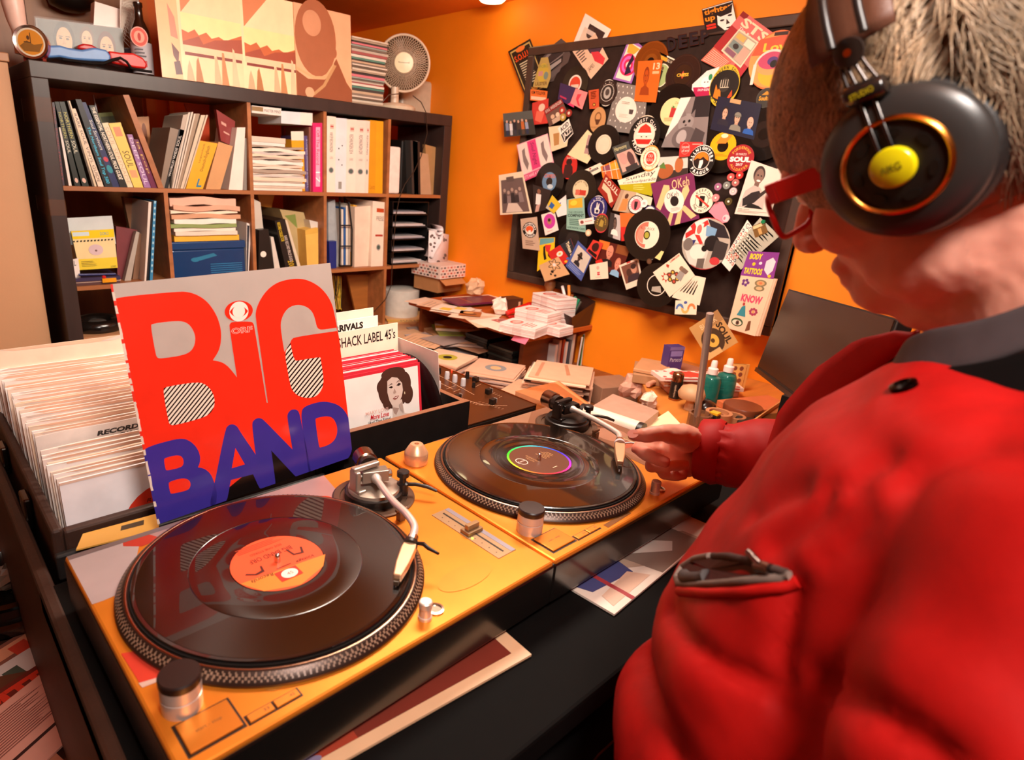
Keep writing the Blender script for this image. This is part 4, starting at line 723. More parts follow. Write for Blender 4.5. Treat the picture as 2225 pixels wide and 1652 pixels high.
bd('sticker','dark red sticker reading S.O.U.L. with a cream figure','sticker',(1316,378,1352,416,1329,452,1299,411),'#9a2a1e',[('t','S.O.U.L.',.08,.1,.92,.36,'#f6dcc0',dict(bold=.03)),('p',[(.1,.45),(.5,.42),(.9,.7),(.8,.95),(.5,.7),(.15,.75)],'#efc8a4')])
bd('record_card','small sleeve titled Harmony with two pale faces','card',(1330,320,1370,305,1393,362,1351,382),'#4a4a46',[('t','Harmony',.08,.05,.72,.22,'#e8dca0'),('r',.1,.28,.95,.92,'#d8a494'),('c',.35,.5,.2,.2,'#c89488'),('c',.7,.6,.16,.26,'#5a3c3c'),('r',.3,.8,.9,.98,'#3a3434')])
bd('photo_print','photograph of brown clay figures in front of pale sky','photo',(1432,342,1495,338,1494,382,1424,398),'#cfc8bc',[('r',0,.6,1,1,'#3a2c26'),('c',.3,.6,.25,.3,'#a85a30'),('c',.72,.4,.14,.35,'#b8683a'),('p',[(.0,.4),(.2,.2),(.3,.5)],'#5a7a3a')])
bd('flyer','cream and olive card reading Sunday Cocktailparade','flyer',(1342,392,1434,362,1416,426,1349,411),'#f2e2c8',[('p',[(0,.52),(1,.52),(1,1),(0,1)],'#b8a818'),('t','Sunday',.2,.04,.92,.3,'#2a2018'),('t','Cocktailparade',.12,.33,.98,.5,'#3a2c20'),('L',.4,.6,.8,.9,3,'#d8cc60')])
disc('patch','black oval patch reading TRACK SOUL CLUB with a red hat face','patch',1400,294,41,[(1,'#e8cfb4'),(.95,'#17120f'),(.64,'#e8c8b0'),(.61,'#f2d6c0')],[('p',[(-.42,-.1),(-.3,-.4),(0,-.58),(.3,-.4),(.42,-.1)],'#e03424'),('r',-.46,-.12,.46,-.02,'#f6e6d8'),('c',-.15,.08,.05,.03,'#2a1a14'),('c',.15,.08,.05,.03,'#2a1a14'),('p',[(-.5,.2),(.5,.2),(.35,.45),(-.35,.45)],'#d82a20'),('a','TRACK SOUL',0,0,.64,.79,250,110,.2,'#f0e0d0',dict(bold=.03,flip=True)),('a','FINEST CLUB',0,0,.64,.79,-70,70,.18,'#f0e0d0',dict(bold=.03))],poly=ell(0,0,.81,1,40))
disc('badge','orange ringed round badge with red bubbles','badge',1413,344,27,[(1,'#e8943c'),(.88,'#f4dcb8'),(.62,'#e8783c'),(.57,'#f6e4cc')],[('c',0,0,.38,.46,'#d83a2c'),('t','OU',-.2,-.3,.2,-.06,'#f6e0d0'),('t','SOUL',-.32,.02,.32,.24,'#f6e0d0'),('a','NEW CENTURY SOUL CLUB',0,0,.6,.75,-150,150,.14,'#c8482c')],poly=ell(0,0,.82,1,36))
bd('photo_print','picture of a woman in white on a beach card','photo',(1350,412,1387,419,1371,464,1331,457),'#c8a888',[('c',.45,.25,.1,.12,'#5a3424'),('p',[(.3,.4),(.6,.35),(.7,.9),(.3,1)],'#e88a4c'),('r',.0,.0,.2,1,'#b89478')])
bd('ticket','plain cream ticket beside the purple record sleeve','ticket',(1383,419,1418,430,1414,447,1380,436),'#f0d4b4',[])
bd('record_sleeve','purple OKeh record sleeve with cream brush strokes','record sleeve',(1414,399,1507,374,1520,475,1434,497),'#7a2a54',[('p',[(.02,.52),(.3,.1),(.42,.14),(.42,.22),(.1,.62)],'#efbf84'),('p',[(.72,.28),(.84,.22),(.86,.36),(.66,.62),(.6,.5)],'#efbf84'),('p',[(.16,.98),(.34,.7),(.42,.72),(.28,.98)],'#efbf84'),('p',[(.38,1),(.56,.66),(.66,.66),(.52,1)],'#efbf84'),('p',[(.6,.68),(.7,.64),(.94,.92),(.8,.96)],'#efbf84'),('t','OKeh',.48,.05,.88,.25,'#f2c68c',dict(shear=.15)),('c',.47,.5,.235,.26,'#f6e4d2'),('t','OKeh',.32,.3,.6,.42,'#2a2020',dict(shear=.15)),('c',.48,.5,.1,.11,'#241a18'),('L',.36,.64,.62,.72,3,'#b8a090')])
bd('record_card','red sound of soul card','card',(1478,308,1528,309,1524,337,1475,342),'#c8302c',[('c',.26,.45,.2,.4,'#e87a6a'),('c',.26,.45,.18,.36,'#c8302c'),('t','sound',.12,.22,.42,.44,'#f6dcd0'),('t','of soul',.12,.48,.44,.68,'#f6dcd0'),('r',.55,.12,.95,.2,'#e89a8a')])
def alln(nm, lb, px, py, r_): disc(nm, lb, 'sticker', px, py, r_, [(1,'#f4e6d8'),(.95,'#1a1412'),(.6,'#f0e0d0'),(.56,'#1c1410')],[('p',ell(0,0,.5,.55,24,180,360),'#e87a1c'),('p',[(-.5,.0),(-.3,-.15),(-.1,-.1),(.1,-.25),(.3,-.1),(.5,.0),(.4,.2),(-.4,.2)],'#2a1610'),('p',[(-.12,.0),(.12,-.05),(.16,.15),(.06,.5),(-.12,.5)],'#f4e6da'),('a','ALLNIGHTERS',0,0,.72,.79,-88,88,.22,'#f6ebe0',dict(bold=.05)),('a','PRAGUE',0,0,.72,.79,228,132,.22,'#f6ebe0',dict(bold=.05,flip=True))],poly=ell(0,0,.92,1,40))
alln('sticker','black round ALLNIGHTERS PRAGUE sticker with raised fist by yellow record',1524,349,32)
disc('badge','dark red round badge reading SOUL ALLDAYER','badge',1609,345,29,[(1,'#a01c24')],[('t','SOUL',-.8,-.14,.8,.24,'#f6e8dc',dict(bold=.06)),('t','30 MARZO',-.4,-.4,.4,-.24,'#f0dcd0'),('t','2017',-.26,.32,.26,.5,'#f6e8dc',dict(bold=.03)),('a','PORDENONE',0,0,.72,.78,-58,58,.2,'#e8a03c',dict(bold=.03)),('a','ALLDAYER',0,0,.72,.78,232,128,.2,'#e8a03c',dict(bold=.03,flip=True))])
bd('ticket','white paper corner behind the guitar photograph','paper',(1690,366,1712,384,1690,412,1672,400),'#f0d8c4',[('L',.2,.3,.8,.8,3,'#9a8a80')])
bd('photo_print','black and white portrait of a smiling guitarist','photo',(1633,348,1702,372,1674,471,1596,465),'#efd6c4',[('c',.36,.2,.17,.16,'#3a2a26'),('c',.37,.24,.13,.15,'#8a6a5c'),('c',.33,.22,.025,.015,'#1a1210'),('c',.43,.22,.025,.015,'#1a1210'),('c',.39,.32,.06,.02,'#f6e8dc'),('r',.3,.36,.44,.46,'#7a5c50'),('p',[(.05,.86),(.1,.55),(.3,.42),(.5,.44),(.7,.6),(.75,.86)],'#c8b4a8'),('p',[(.1,.7),(.3,.56),(.5,.5),(.6,.6),(.45,.75),(.3,.8),(.15,.84)],'#2a2020'),('p',[(.5,.58),(.92,.22),(.96,.26),(.56,.64)],'#3a2c28'),('c',.75,.45,.1,.08,'#2c201c'),('p',[(.2,.86),(.35,.76),(.6,.8),(.75,.86)],'#1c1614'),('t','BOBBY PARKER',.06,.885,.38,.905,'#3a2e2a'),('L',.06,.92,.9,.97,2,'#b09a8c')])
disc('badge','cream oval badge reading KEEPING THE FAITH with fist','badge',1525,436,28,[(1,'#1c1612'),(.93,'#f4e2c6'),(.54,'#1c1612'),(.5,'#f4e2c6')],[('p',[(-.2,-.35),(.2,-.35),(.22,.0),(.1,.15),(.12,.45),(-.14,.45),(-.14,.15),(-.22,.0)],'#1c1612'),('p',[(-.6,-.3),(-.5,-.4),(.7,.35),(.62,.46)],'#d83a30'),('a','KEEPING',0,0,.66,.76,-45,70,.2,'#2a2018',dict(bold=.02)),('a','THE FAITH',0,0,.66,.76,240,130,.2,'#2a2018',dict(bold=.02,flip=True))],poly=ell(0,0,.88,1,40))
disc('paper_tag','rounded pink paper tag curling below the faith badge','tag',1562,462,25,[(1,'#f08a98')],[('c',.72,.4,.3,.3,'#f6c4c4'),('c',.6,.42,.1,.14,'#e86a84')],poly=[(-.45,-.85),(.15,-.9),(.8,-.1),(1.05,.35),(.9,.7),(.3,.9),(-.6,.2),(-.9,.0)])
for x, y, c, lb in ((1589,385,'#d85a54','salmon pin badge below the red SOUL badge'),(1608,381,'#c83a34','red and white pin badge by the guitarist photograph'),(1599,397,'#b86a64','rose pin badge in the small badge cluster'),(1580,403,'#8a8a84','grey-green pin badge in the small badge cluster'),(1561,406,'#a86a8a','purple pin badge in the small badge cluster'),(1594,416,'#f0c4c4','pale pink pin badge in the small badge cluster'),(1556,430,'#f08a8a','pink pin badge above the pink tag'),(1584,438,'#5a4c2c','bronze pin badge above the pink tag')):
    disc('pin_badge', lb, 'badge', x, y, 8, [(1,shade(c,.7)),(.88,c),(.45,shade(c,.5)),(.3,'#f0dccc')], t_=.004, m='gloss')
disc('picture_disc','large round picture disc with flag quarter and crowd scene','picture disc',1533,530,54,[(1,'#b02a30'),(.97,'#b8a898')],[('p',ell(0,0,.96,.96,20,180,270)+[(0,0)],'#e8ddd4'),('p',[(-.9,-.3),(-.1,-.9),(.0,-.75),(-.85,-.1)],'#c8302c'),('p',[(-.6,-.75),(-.1,.0),(-.22,.05),(-.75,-.6)],'#c8302c'),('p',[(-.85,-.05),(-.4,-.1),(-.5,.15)],'#2a2a6a'),('p',[(-.1,-.95),(.6,-.75),(.9,-.3),(.3,-.3)],'#2a2226'),('p',[(-.1,-.7),(.35,-.6),(.3,-.25),(-.05,-.3)],'#7aa0c0'),('p',[(-.9,.15),(.2,.1),(.1,.95),(-.5,.85)],'#d8ccc0'),('c',-.7,.1,.2,.25,'#7a6c64'),('c',.25,-.05,.3,.3,'#1e1818'),('p',[(.4,-.2),(.9,-.1),(.85,.5),(.3,.6)],'#3a3230'),('c',-.25,.35,.32,.3,'#efe0d0'),('p',[(-.2,.6),(.1,.55),(.1,.95),(-.2,.95)],'#6a5c54'),('c',.5,.6,.2,.15,'#c83a3c'),('c',.0,.18,.12,.12,'#17110e'),('r',-.5,-.75,-.2,-.3,'#f4e6d8'),('c',-.35,-.52,.1,.18,'#d86a60')],poly=ell(0,0,.93,1,44))
bd('record_card','cream card patterned with red and navy circles lettered GOO','card',(1624,478,1645,507,1585,590,1568,571),'#f4e4d4',[('t','GOO',.1,.02,.95,.12,'#2a2440')]+[('c',.14+.24*(k%4),.2+.09*(k//4),.09,.034,'#d84a3c' if k%3 else '#3a3450') for k in range(32)]+[('c',.14+.24*(k%4),.2+.09*(k//4),.05,.018,'#f4e4d4') for k in range(32)])
bd('sheet','grey-green typed sheet leaning over the circle card','paper',(1652,473,1694,513,1610,586,1582,554),'#b4ac98',[('L',.1,.08,.9,.92,14,'#8a8070')],m='paper')
bd('photo_print','small sepia picture held by a green pin','photo',(1634,492,1661,481,1669,505,1641,517),'#7a5428',[('r',.05,.05,.95,.3,'#e0c08c'),('r',.35,.4,.6,.9,'#c89a5c')])
disc('push_pin','green push pin on the small sepia picture','pin',1660,482,4,[(1,'#1c7a4a')],t_=.008,m='gloss')
# tattoo sticker sheet hanging over the frame
for k in range(2):
    bd('sticker_sheet','spare sticker sheet hanging behind the flower stickers','sticker sheet',(1612+k*4,600,1690-3*k,606,1652-5*k,731,1590,716),['#d8a884','#e8c0a0'][k],[])
bd('sticker_sheet','long peach sticker sheet with flowers an eye and letters','sticker sheet',(1610,598,1682,606,1641,731,1580,713),'#f2cba8',[('c',.2+.08*math.cos(a_),.12+.045*math.sin(a_),.045,.028,'#6a3a7a') for a_ in (0,1.26,2.5,3.77,5.03)]+[('c',.2,.12,.03,.02,'#f0d0b0'),('c',.66,.1,.18,.06,'#8a7a58'),('c',.66,.1,.12,.04,'#d8a06a'),('c',.66,.1,.05,.02,'#e87a4c'),('c',.66,.19,.16,.05,'#8a7a58'),('c',.66,.19,.1,.03,'#d8b080'),('t','KNOW',.2,.32,.86,.46,'#d84a6a',dict(bold=.05)),('p',[(.3,.55),(.4,.52),(.5,.72),(.2,.72)],'#3a8a94'),('c',.34,.5,.04,.03,'#b83a3a')]+[('c',.7+.1*math.cos(a_),.6+.05*math.sin(a_),.04,.022,'#a83a5a') for a_ in [k*.785 for k in range(8)]]+[('c',.7,.6,.04,.025,'#f0a060'),('c',.28,.84,.2,.075,'#3a5a3a'),('c',.28,.85,.16,.05,'#f0d8bc'),('c',.3,.85,.06,.042,'#6a4a3a'),('c',.3,.85,.025,.018,'#1a120e'),('p',[(.64,.78),(.72,.76),(.76,.92),(.62,.96)],'#7a4a30')])
bd('sticker_sheet','purple sticker card header with yellow lettering and profile','sticker sheet',(1627,546,1694,549,1681,606,1609,598),'#8a3a8c',[('t','BODY',.1,.08,.5,.32,'#e8d020',dict(bold=.05)),('t','TATTOOS',.06,.66,.62,.92,'#e8d020',dict(bold=.05)),('p',[(.66,.35),(.84,.2),(.95,.35),(.92,.7),(.8,.9),(.66,.7)],'#efd8dc'),('c',.3,.5,.05,.07,'#f0c020'),('c',.86,.92,.05,.06,'#f0c020'),('c',.5,.45,.05,.06,'#efd8dc')])
bd('photo_print','photograph of a bald man in glasses and a friend in red','photo',(1303,521,1370,538,1348,601,1292,578),'#5a1c14',[('r',0,0,.35,.3,'#e0762c'),('r',.6,.0,1,.3,'#8a4a24')]+face(.42,.32,.3,'#d88a70','#d88a70','#1c1416',.6)+face(.78,.62,.26,'#e08a74','#c8785c','#8ab0d0',.6)+[('p',[(.0,.8),(.2,.65),(.4,.9),(.1,1)],'#d02a20')])
bd('polaroid','white framed instant photo of two people in profile','photo',(1345,577,1387,560,1397,616,1361,630),'#f0d4bc',[('r',.08,.08,.92,.78,'#7a4a3a'),('c',.4,.42,.14,.16,'#4a2c24'),('c',.68,.34,.15,.17,'#c88a70'),('c',.68,.24,.14,.1,'#3a2420'),('p',[(.2,.78),(.3,.55),(.6,.5),(.92,.55),(.92,.78)],'#3a2a30'),('r',.4,.0,.6,.06,'#c8403a')])
bd('note','small cream note with red stamped figure','note',(1281,576,1320,568,1322,605,1283,608),'#f6d8be',[('r',.4,.55,.56,.62,'#c83040'),('r',.4,.66,.56,.74,'#c83040'),('r',.44,.55,.48,.76,'#c83040'),('c',.46,.28,.08,.12,'#e8a898'),('L',.3,.85,.7,.95,1,'#d8a898')])
rec('black record partly covered by the tighten up sleeve',1245,520,38,'#2a211d',lr=.45,hr=.06)
bd('flyer','yellow flyer with two black dancing silhouettes','flyer',(1172,517,1206,516,1204,562,1167,590),'#f2c01c',[('r',.05,.02,.95,.22,'#6aa0a0'),('p',[(.3,.3),(.42,.28),(.45,.5),(.55,.8),(.4,.78),(.32,.55)],'#1a120e'),('p',[(.6,.3),(.72,.3),(.7,.6),(.8,.9),(.62,.7)],'#1a120e'),('p',[(.4,.25),(.8,.3),(.7,.6),(.5,.5)],'#d8302c'),('p',[(.36,.32),(.42,.3),(.44,.55),(.36,.56)],'#1a120e')])
bd('record_card','red and black Tighten Up sleeve with a flower','card',(1190,549,1240,518,1256,562,1208,582),'#c82a24',[('p',[(.55,0),(1,0),(1,1),(.7,1)],'#2a2c34'),('t','Tighten Up!',.72,.06,.9,.9,'#f0d8b0',dict(rot=-90,bold=.03)),('c',.4,.4,.13,.14,'#f2e0cc'),('c',.4,.4,.05,.05,'#e0b030'),('c',.62,.8,.06,.06,'#3a6ab0'),('c',.5,.9,.06,.06,'#e8b030')])
bd('record_card','tan card with a black atom drawing','card',(1171,577,1213,558,1238,596,1184,612),'#d8a878',[('p',[(x+.28*math.cos(a_)*c_-.08*math.sin(a_)*s_, .3+.34*math.cos(a_)*s_+.1*math.sin(a_)*c_) for a_ in [k*.35 for k in range(18)]],'#2a201a') for x,c_,s_ in ((.66,1,0),(.66,.5,.87),(.66,-.5,.87))]+[('p',[(x+.24*math.cos(a_)*c_-.055*math.sin(a_)*s_, .3+.3*math.cos(a_)*s_+.07*math.sin(a_)*c_) for a_ in [k*.35 for k in range(18)]],'#d8a878') for x,c_,s_ in ((.66,1,0),(.66,.5,.87),(.66,-.5,.87))]+[('c',.66,.3,.07,.09,'#e8dcd4'),('c',.45,.6,.06,.08,'#2a201a'),('c',.35,.7,.04,.06,'#2a201a'),('c',.48,.85,.05,.06,'#2a201a')])
bd('record_card','blue card with a portrait of a man in dark glasses','card',(1256,523,1288,554,1263,611,1229,578),'#4a5a98',[('r',.12,.1,.95,.72,'#cfc0b0')]+face(.45,.36,.2,'#4a342c','#2a1c18','#2a2428',.8)+[('r',.3,.34,.62,.4,'#14100e'),('L',.1,.78,.9,.95,3,'#8a98c8')])
bd('flyer','red and black flyer corner with a round shape','flyer',(1289,521,1311,529,1296,565,1274,545),'#d0382c',[('c',.5,.4,.3,.3,'#3a1814'),('r',.1,.75,.9,.95,'#1c1210')])
bd('ticket','beige ALLNIGHTERS PRAGUE ticket at the board edge','ticket',(1131,476,1167,471,1173,545,1136,540),'#c8a890',[('c',.5,.38,.42,.25,'#1a1412'),('c',.5,.38,.26,.15,'#f0dccc'),('c',.5,.35,.22,.1,'#e05a2c'),('p',[(.42,.4),(.56,.38),(.56,.52),(.44,.52)],'#f4e6da'),('a','ALLNIGHTERS',.5,.38,.34,.2,-85,85,.06,'#f6ebe0',dict(bold=.05)),('a','PRAGUE',.5,.38,.34,.2,225,135,.06,'#f6ebe0',dict(bold=.05,flip=True)),('L',.2,.72,.8,.9,3,'#8a6a58')])
bd('record_card','white card with a magenta disc portrait','card',(1176,467,1205,458,1214,500,1185,512),'#f2dcd0',[('c',.5,.42,.42,.36,'#c83a9a'),('c',.5,.42,.16,.16,'#b07a5a'),('c',.5,.36,.1,.08,'#3a2018'),('L',.2,.86,.8,.94,1,'#d8a8a0')])
bd('photo_print','dark photograph of a singer in white','photo',(1158,401,1198,414,1186,456,1160,462),'#2a1e1c',[('c',.35,.2,.1,.1,'#8a5a44'),('p',[(.2,.3),(.5,.3),(.5,.75),(.15,.7)],'#efdcd4'),('p',[(.2,.75),(.5,.7),(.4,1),(.1,1)],'#c89a8c')])
bd('photo_print','cream bordered group photograph overhanging the board edge','photo',(1084,381,1136,372,1156,463,1087,467),'#efd4b4',[('r',.08,.14,.94,.96,'#6a5450'),('r',.3,.08,.6,.2,'#5a4844')]+sum([[('c',.2+.14*k,.4+.06*(k%2),.05,.045,'#b09284'),('p',[(.14+.14*k,.48+.06*(k%2)),(.26+.14*k,.48+.06*(k%2)),(.28+.14*k,.72),(.12+.14*k,.72)],['#3a2e30','#8a7674','#2c2426'][k%3])] for k in range(5)],[])+[('p',[(.2,.95),(.3,.72),(.6,.74),(.75,.95)],'#d8c0b0')])
bd('note','white crumpled sheet edge with blue ink','note',(1203,445,1230,424,1232,466,1212,472),'#efe0dc',[('p',[(.2,.1),(.6,.2),(.3,.4)],'#3a4a9a')])
bd('sticker','grey and yellow lemon wrapper with blue label','sticker',(1186,452,1200,424,1220,446,1204,464),'#d8b430',[('r',.2,.2,.6,.6,'#2a5aa0'),('p',[(0,0),(.3,0),(.0,.5)],'#b8b0a4')])
bd('flyer','teal flyer listing COMPANY in dark letters','flyer',(1232,434,1269,427,1273,505,1231,498),'#8ab0a0',[('r',.1,.02,.9,.3,'#d8a42c'),('c',.4,.14,.2,.08,'#f0c840'),('t','THE ORGANS',.1,.4,.9,.46,'#2a4438'),('t','COMPANY',.06,.48,.96,.58,'#1c3430',dict(bold=.03)),('L',.15,.64,.85,.86,4,'#3a5a50'),('t','LIVE ROCK CAFE',.06,.89,.96,.95,'#24403a',dict(bold=.02))])
disc('badge','navy oval badge reading RARE SOUL with a peace hand','badge',1298,453,26,[(1,'#efe2d8'),(.95,'#2c2a68'),(.66,'#e8dcd8'),(.62,'#2a2660')],[('a','NORTHERN & RARE SOUL MUSIC',0,0,.62,.8,-150,150,.15,'#efe2d8'),('p',[(-.2,.4),(-.25,.0),(-.12,-.05),(-.1,-.45),(-.02,-.45),(.02,-.08),(.1,-.4),(.18,-.38),(.14,.0),(.28,.1),(.2,.4)],'#e8d4c8'),('c',.02,.22,.14,.12,'#1c1a40')],poly=ell(0,0,.8,1,40))
disc('badge','red rimmed oval badge with an olive lion','badge',1307,485,20,[(1,'#c8343c'),(.86,'#5a4424')],[('p',[(-.3,.3),(-.1,-.4),(.3,-.2),(.2,.4)],'#a88a3c'),('a','AFRICA SOUL',0,0,.52,.68,-100,100,.18,'#d8b048')],poly=ell(0,0,.82,1,32))
bd('sticker','small white curved sticker with red print','sticker',(1257,478,1290,472,1291,486,1260,490),'#f2dcd0',[('c',.2,.5,.12,.3,'#8a3a34'),('r',.4,.4,.9,.55,'#d88a84')])
disc('pin_badge','tiny cream pin badge under the teal flyer','badge',1279,506,7,[(1,'#d8b088'),(.6,'#efd8b8')],t_=.003)
bd('photo_print','black and white head portrait of a bearded man','photo',(1327,462,1349,469,1348,523,1321,514),'#b8aca8',[('r',0,0,.4,1,'#3a3230')]+face(.5,.35,.3,'#6a5248','#2a201c','#efe0d4',.9))
bd('flyer','orange and red flyer with a shouting man','flyer',(1347,463,1384,463,1374,522,1350,524),'#e0682c',[('r',0,.5,1,1,'#c82a24'),('c',.75,.28,.2,.16,'#b8703c'),('p',[(.2,.8),(.5,.6),(.8,.8),(.6,1),(.3,1)],'#3a1814')])
disc('badge','black and pink round badge with raised fist','badge',1382,445,19,[(1,'#1c1614'),(.9,'#f0dcd4'),(.62,'#e87078')],[('p',[(-.22,-.35),(.22,-.35),(.2,.1),(.1,.5),(-.12,.5),(-.2,.1)],'#2a2020'),('a','SOUL NIGHT OUT',0,0,.74,.76,-130,130,.16,'#3a2a2a')])
disc('badge','white oval badge with small grey print','badge',1400,442,8,[(1,'#f2e4dc')],[('L',-.4,-.3,.5,.4,3,'#9a8a98')])
disc('badge','pale blue ringed badge peeking over the large record','badge',1412,462,14,[(1,'#4a4a7a'),(.88,'#efe0d4'),(.5,'#d8a04c')])
rec('large black seven inch record with pink and white label',1406,511,53,'#f0dcc4',[('p',ell(0,0,.5,.5,24,90,270),'#f0705c'),('c',-.06,.02,.36,.34,'#f0dcc4'),('p',ell(-.06,0,.36,.34,16,100,260),'#f08a74'),('t','BLUE ROCK',-.3,-.3,.3,-.2,'#3a2a24'),('c',0,0,.14,.17,'#2a2a18'),('c',0,0,.1,.12,'#a8a040')],hole='#1a1410',hr=.2,lr=.53)
bd('note','scrap of yellow paper below the large record','note',(1423,560,1437,545,1443,547,1434,566),'#f0d48c',[])
disc('pin_badge','silver head pin below the large record','pin',1412,568,6,[(1,'#a89a94'),(.7,'#d8ccc4')],t_=.004,m='metal')
rec('black record with white ringed black label by the bear card',1427,620,45,'#e8d8c4',[('c',0,0,.44,.44,'#17120f'),('p',[(-.2,.1),(.2,.0),(.3,.3),(-.2,.3)],'#b0a494')],lr=.48,hr=.04)
bd('sheet','cream letter with small print under the bear card','paper',(1440,640,1500,597,1534,604,1520,664),'#efd8bc',[('L',.3,.3,.9,.8,5,'#c8a890'),('r',.6,.08,.85,.16,'#5a5448')],m='paper')
bd('record_card','cream LAMMCHOP card with red star and bear playing records','card',(1419,592,1476,550,1510,599,1455,646),'#f4d8bc',[('t','LAMMCHOP',.62,.03,.98,.1,'#b0402c',dict(bold=.05)),('p',[(.25+.16*math.cos(k*.449)*(1 if k%2 else .5), .4+.2*math.sin(k*.449)*(1 if k%2 else .5)) for k in range(14)],'#b8402c'),('c',.25,.4,.07,.09,'#f4d8bc'),('p',[(.45,.1),(.5,.04),(.55,.14),(.48,.2)],'#b8402c')]+[('c',.45+.13*math.cos(k*1.05),.55+.16*math.sin(k*1.05),.07,.085,'#5a3c28') for k in range(6)]+[('c',.45+.13*math.cos(k*1.05),.55+.16*math.sin(k*1.05),.035,.045,['#c84a3a','#d8b040'][k%2]) for k in range(6)]+[('p',[(.5,.62),(.72,.52),(.8,.72),(.56,.84)],'#a0948c'),('c',.8,.5,.07,.08,'#8a6a54'),('p',[(.74,.56),(.88,.54),(.92,.74),(.8,.76)],'#7a6254')])
bd('note','square note with blue and orange arch drawing','note',(1468,653,1515,652,1513,684,1466,683),'#f4dcc0',[('p',ell(.22,.62,.19,.4,14,180,360)+ell(.22,.62,.1,.2,14,360,180),'#5a7ab0'),('p',ell(.48,.55,.19,.4,14,0,180)+ell(.48,.55,.1,.2,14,180,0),'#e8b060'),('p',ell(.76,.62,.19,.4,14,180,360)+ell(.76,.62,.1,.2,14,360,180),'#e8824c'),('c',.48,.16,.08,.1,'#4a5a9a')])
bd('magazine','brown record magazine titled BLACK SOUL leaning on the wall','magazine',(1498,713,1559,673,1604,744,1541,783),'#c89458',[('r',.55,.0,1,.3,'#a87a4c'),('c',.42,.62,.34,.34,'#4a3424'),('c',.42,.62,.18,.18,'#e8b04c'),('c',.42,.62,.06,.06,'#5a3c20'),('t','BLACK',.3,.1,.85,.24,'#e8c898'),('t','SOUL',.72,.3,.92,.9,'#3a2818',dict(rot=-90,bold=.04)),('r',0,.85,.5,1,'#e0b070')],t_=.003)
# ================================================================== DJ table
ZP = 1.0278                        # turntable deck height
TBZ = .951
t = thing('dj_table', 'black wooden table carrying the two turntables', 'table', (.6, .55, 0))
MB().box(.066, 1.12, .262, .79, TBZ-.035, TBZ, '#090605', 'rubber').build('table_top', t, bevel=.004)
MB().box(.066, .084, .262, 1.42, .60, TBZ+.001, '#3a2116', 'leather').build('side_board', t, bevel=.005)
MB().box(.505, .86, .79, 1.168, .885, .9225, '#17100d', 'rubber').build('rear_shelf', t)
for x, y in ((.12, .32), (1.07, .32), (.12, .74), (1.07, .74)): MB().box(x-.03, x+.03, y-.03, y+.03, 0, TBZ-.035, '#17100d', 'darkwood').build('leg', t)
MB().box(.10, 1.10, .30, .325, .30, TBZ-.036, '#0f0b0a', 'rubber').build('front_panel', t)
B = MB(); n = 24; vs_ = []; fs = []      # padded curved ledge along the front
for i in range(n+1):
    x = .08+1.04*i/n; yb = .255-.06*math.sin(math.pi*min(1, i/n*2.6))
    for y, z in ((.30, .86), (yb+.02, .86), (yb, .85), (yb+.004, .80), (.30, .78)): vs_.append((x, y, z))
for i in range(n):
    for j in range(4): a = i*5+j; fs.append((a, a+5, a+6, a+1))
B.add(vs_, fs, '#080505', 'rubber'); B.build('padded_ledge', t, smooth=50)
MB().tube([(.08+1.04*i/n, .2545-.06*math.sin(math.pi*min(1, i/n*2.6)), .851) for i in range(n+1)], .0012, 5, '#5a3a22', 'rubber').build('worn_edge', t, smooth=60)
# ================================================================== turntables
def rec12(T, label, lab_col, shapes, rainbow=False):
    c = T(.17735, .17932, .0159-.002)
    t = thing('record', label, 'record', c)
    TT = lambda a, b_, c_: T(.17735+a, .17932+b_, .0139+c_)
    B = MB(TT).lathe([(.1480,0),(.1505,.0006),(.1507,.0012),(.1500,.0020),(.1465,.0017),(.146,.0020),(.095,.0020),(.0945,.0017),(.093,.0020),(.066,.0020),(.062,.0016),(.0525,.0016),(.052,.0020)], 96, '#0c0806', 'vinyl', cap=False)
    B.lathe([(.1480,0),(.0036,0)], 48, '#0c0806', 'vinyl', cap=False)
    B.build('disc', t, smooth=25)
    B = MB(TT); B.prism(ell(0,0,.0515,.0515,48), .0012, .00215, lab_col, 'card')
    B.w = .00225
    if rainbow:
        for k in range(48):
            a0 = 2*math.pi*k/48; a1 = 2*math.pi*(k+1)/48; h = (.15-(k/48-.5)) % 1
            import colorsys; cr = colorsys.hsv_to_rgb(h, .85, .8)
            B.add([(.0515*math.cos(a0),.0515*math.sin(a0),B.w),(.0515*math.cos(a1),.0515*math.sin(a1),B.w),(.0478*math.cos(a1),.0478*math.sin(a1),B.w),(.0478*math.cos(a0),.0478*math.sin(a0),B.w)], [(0,1,2,3)], tuple(x**2.2 for x in cr), 'card')
        B.w += 5e-5
    B.shapes(shapes, 'card'); B.build('label', t)
    return t
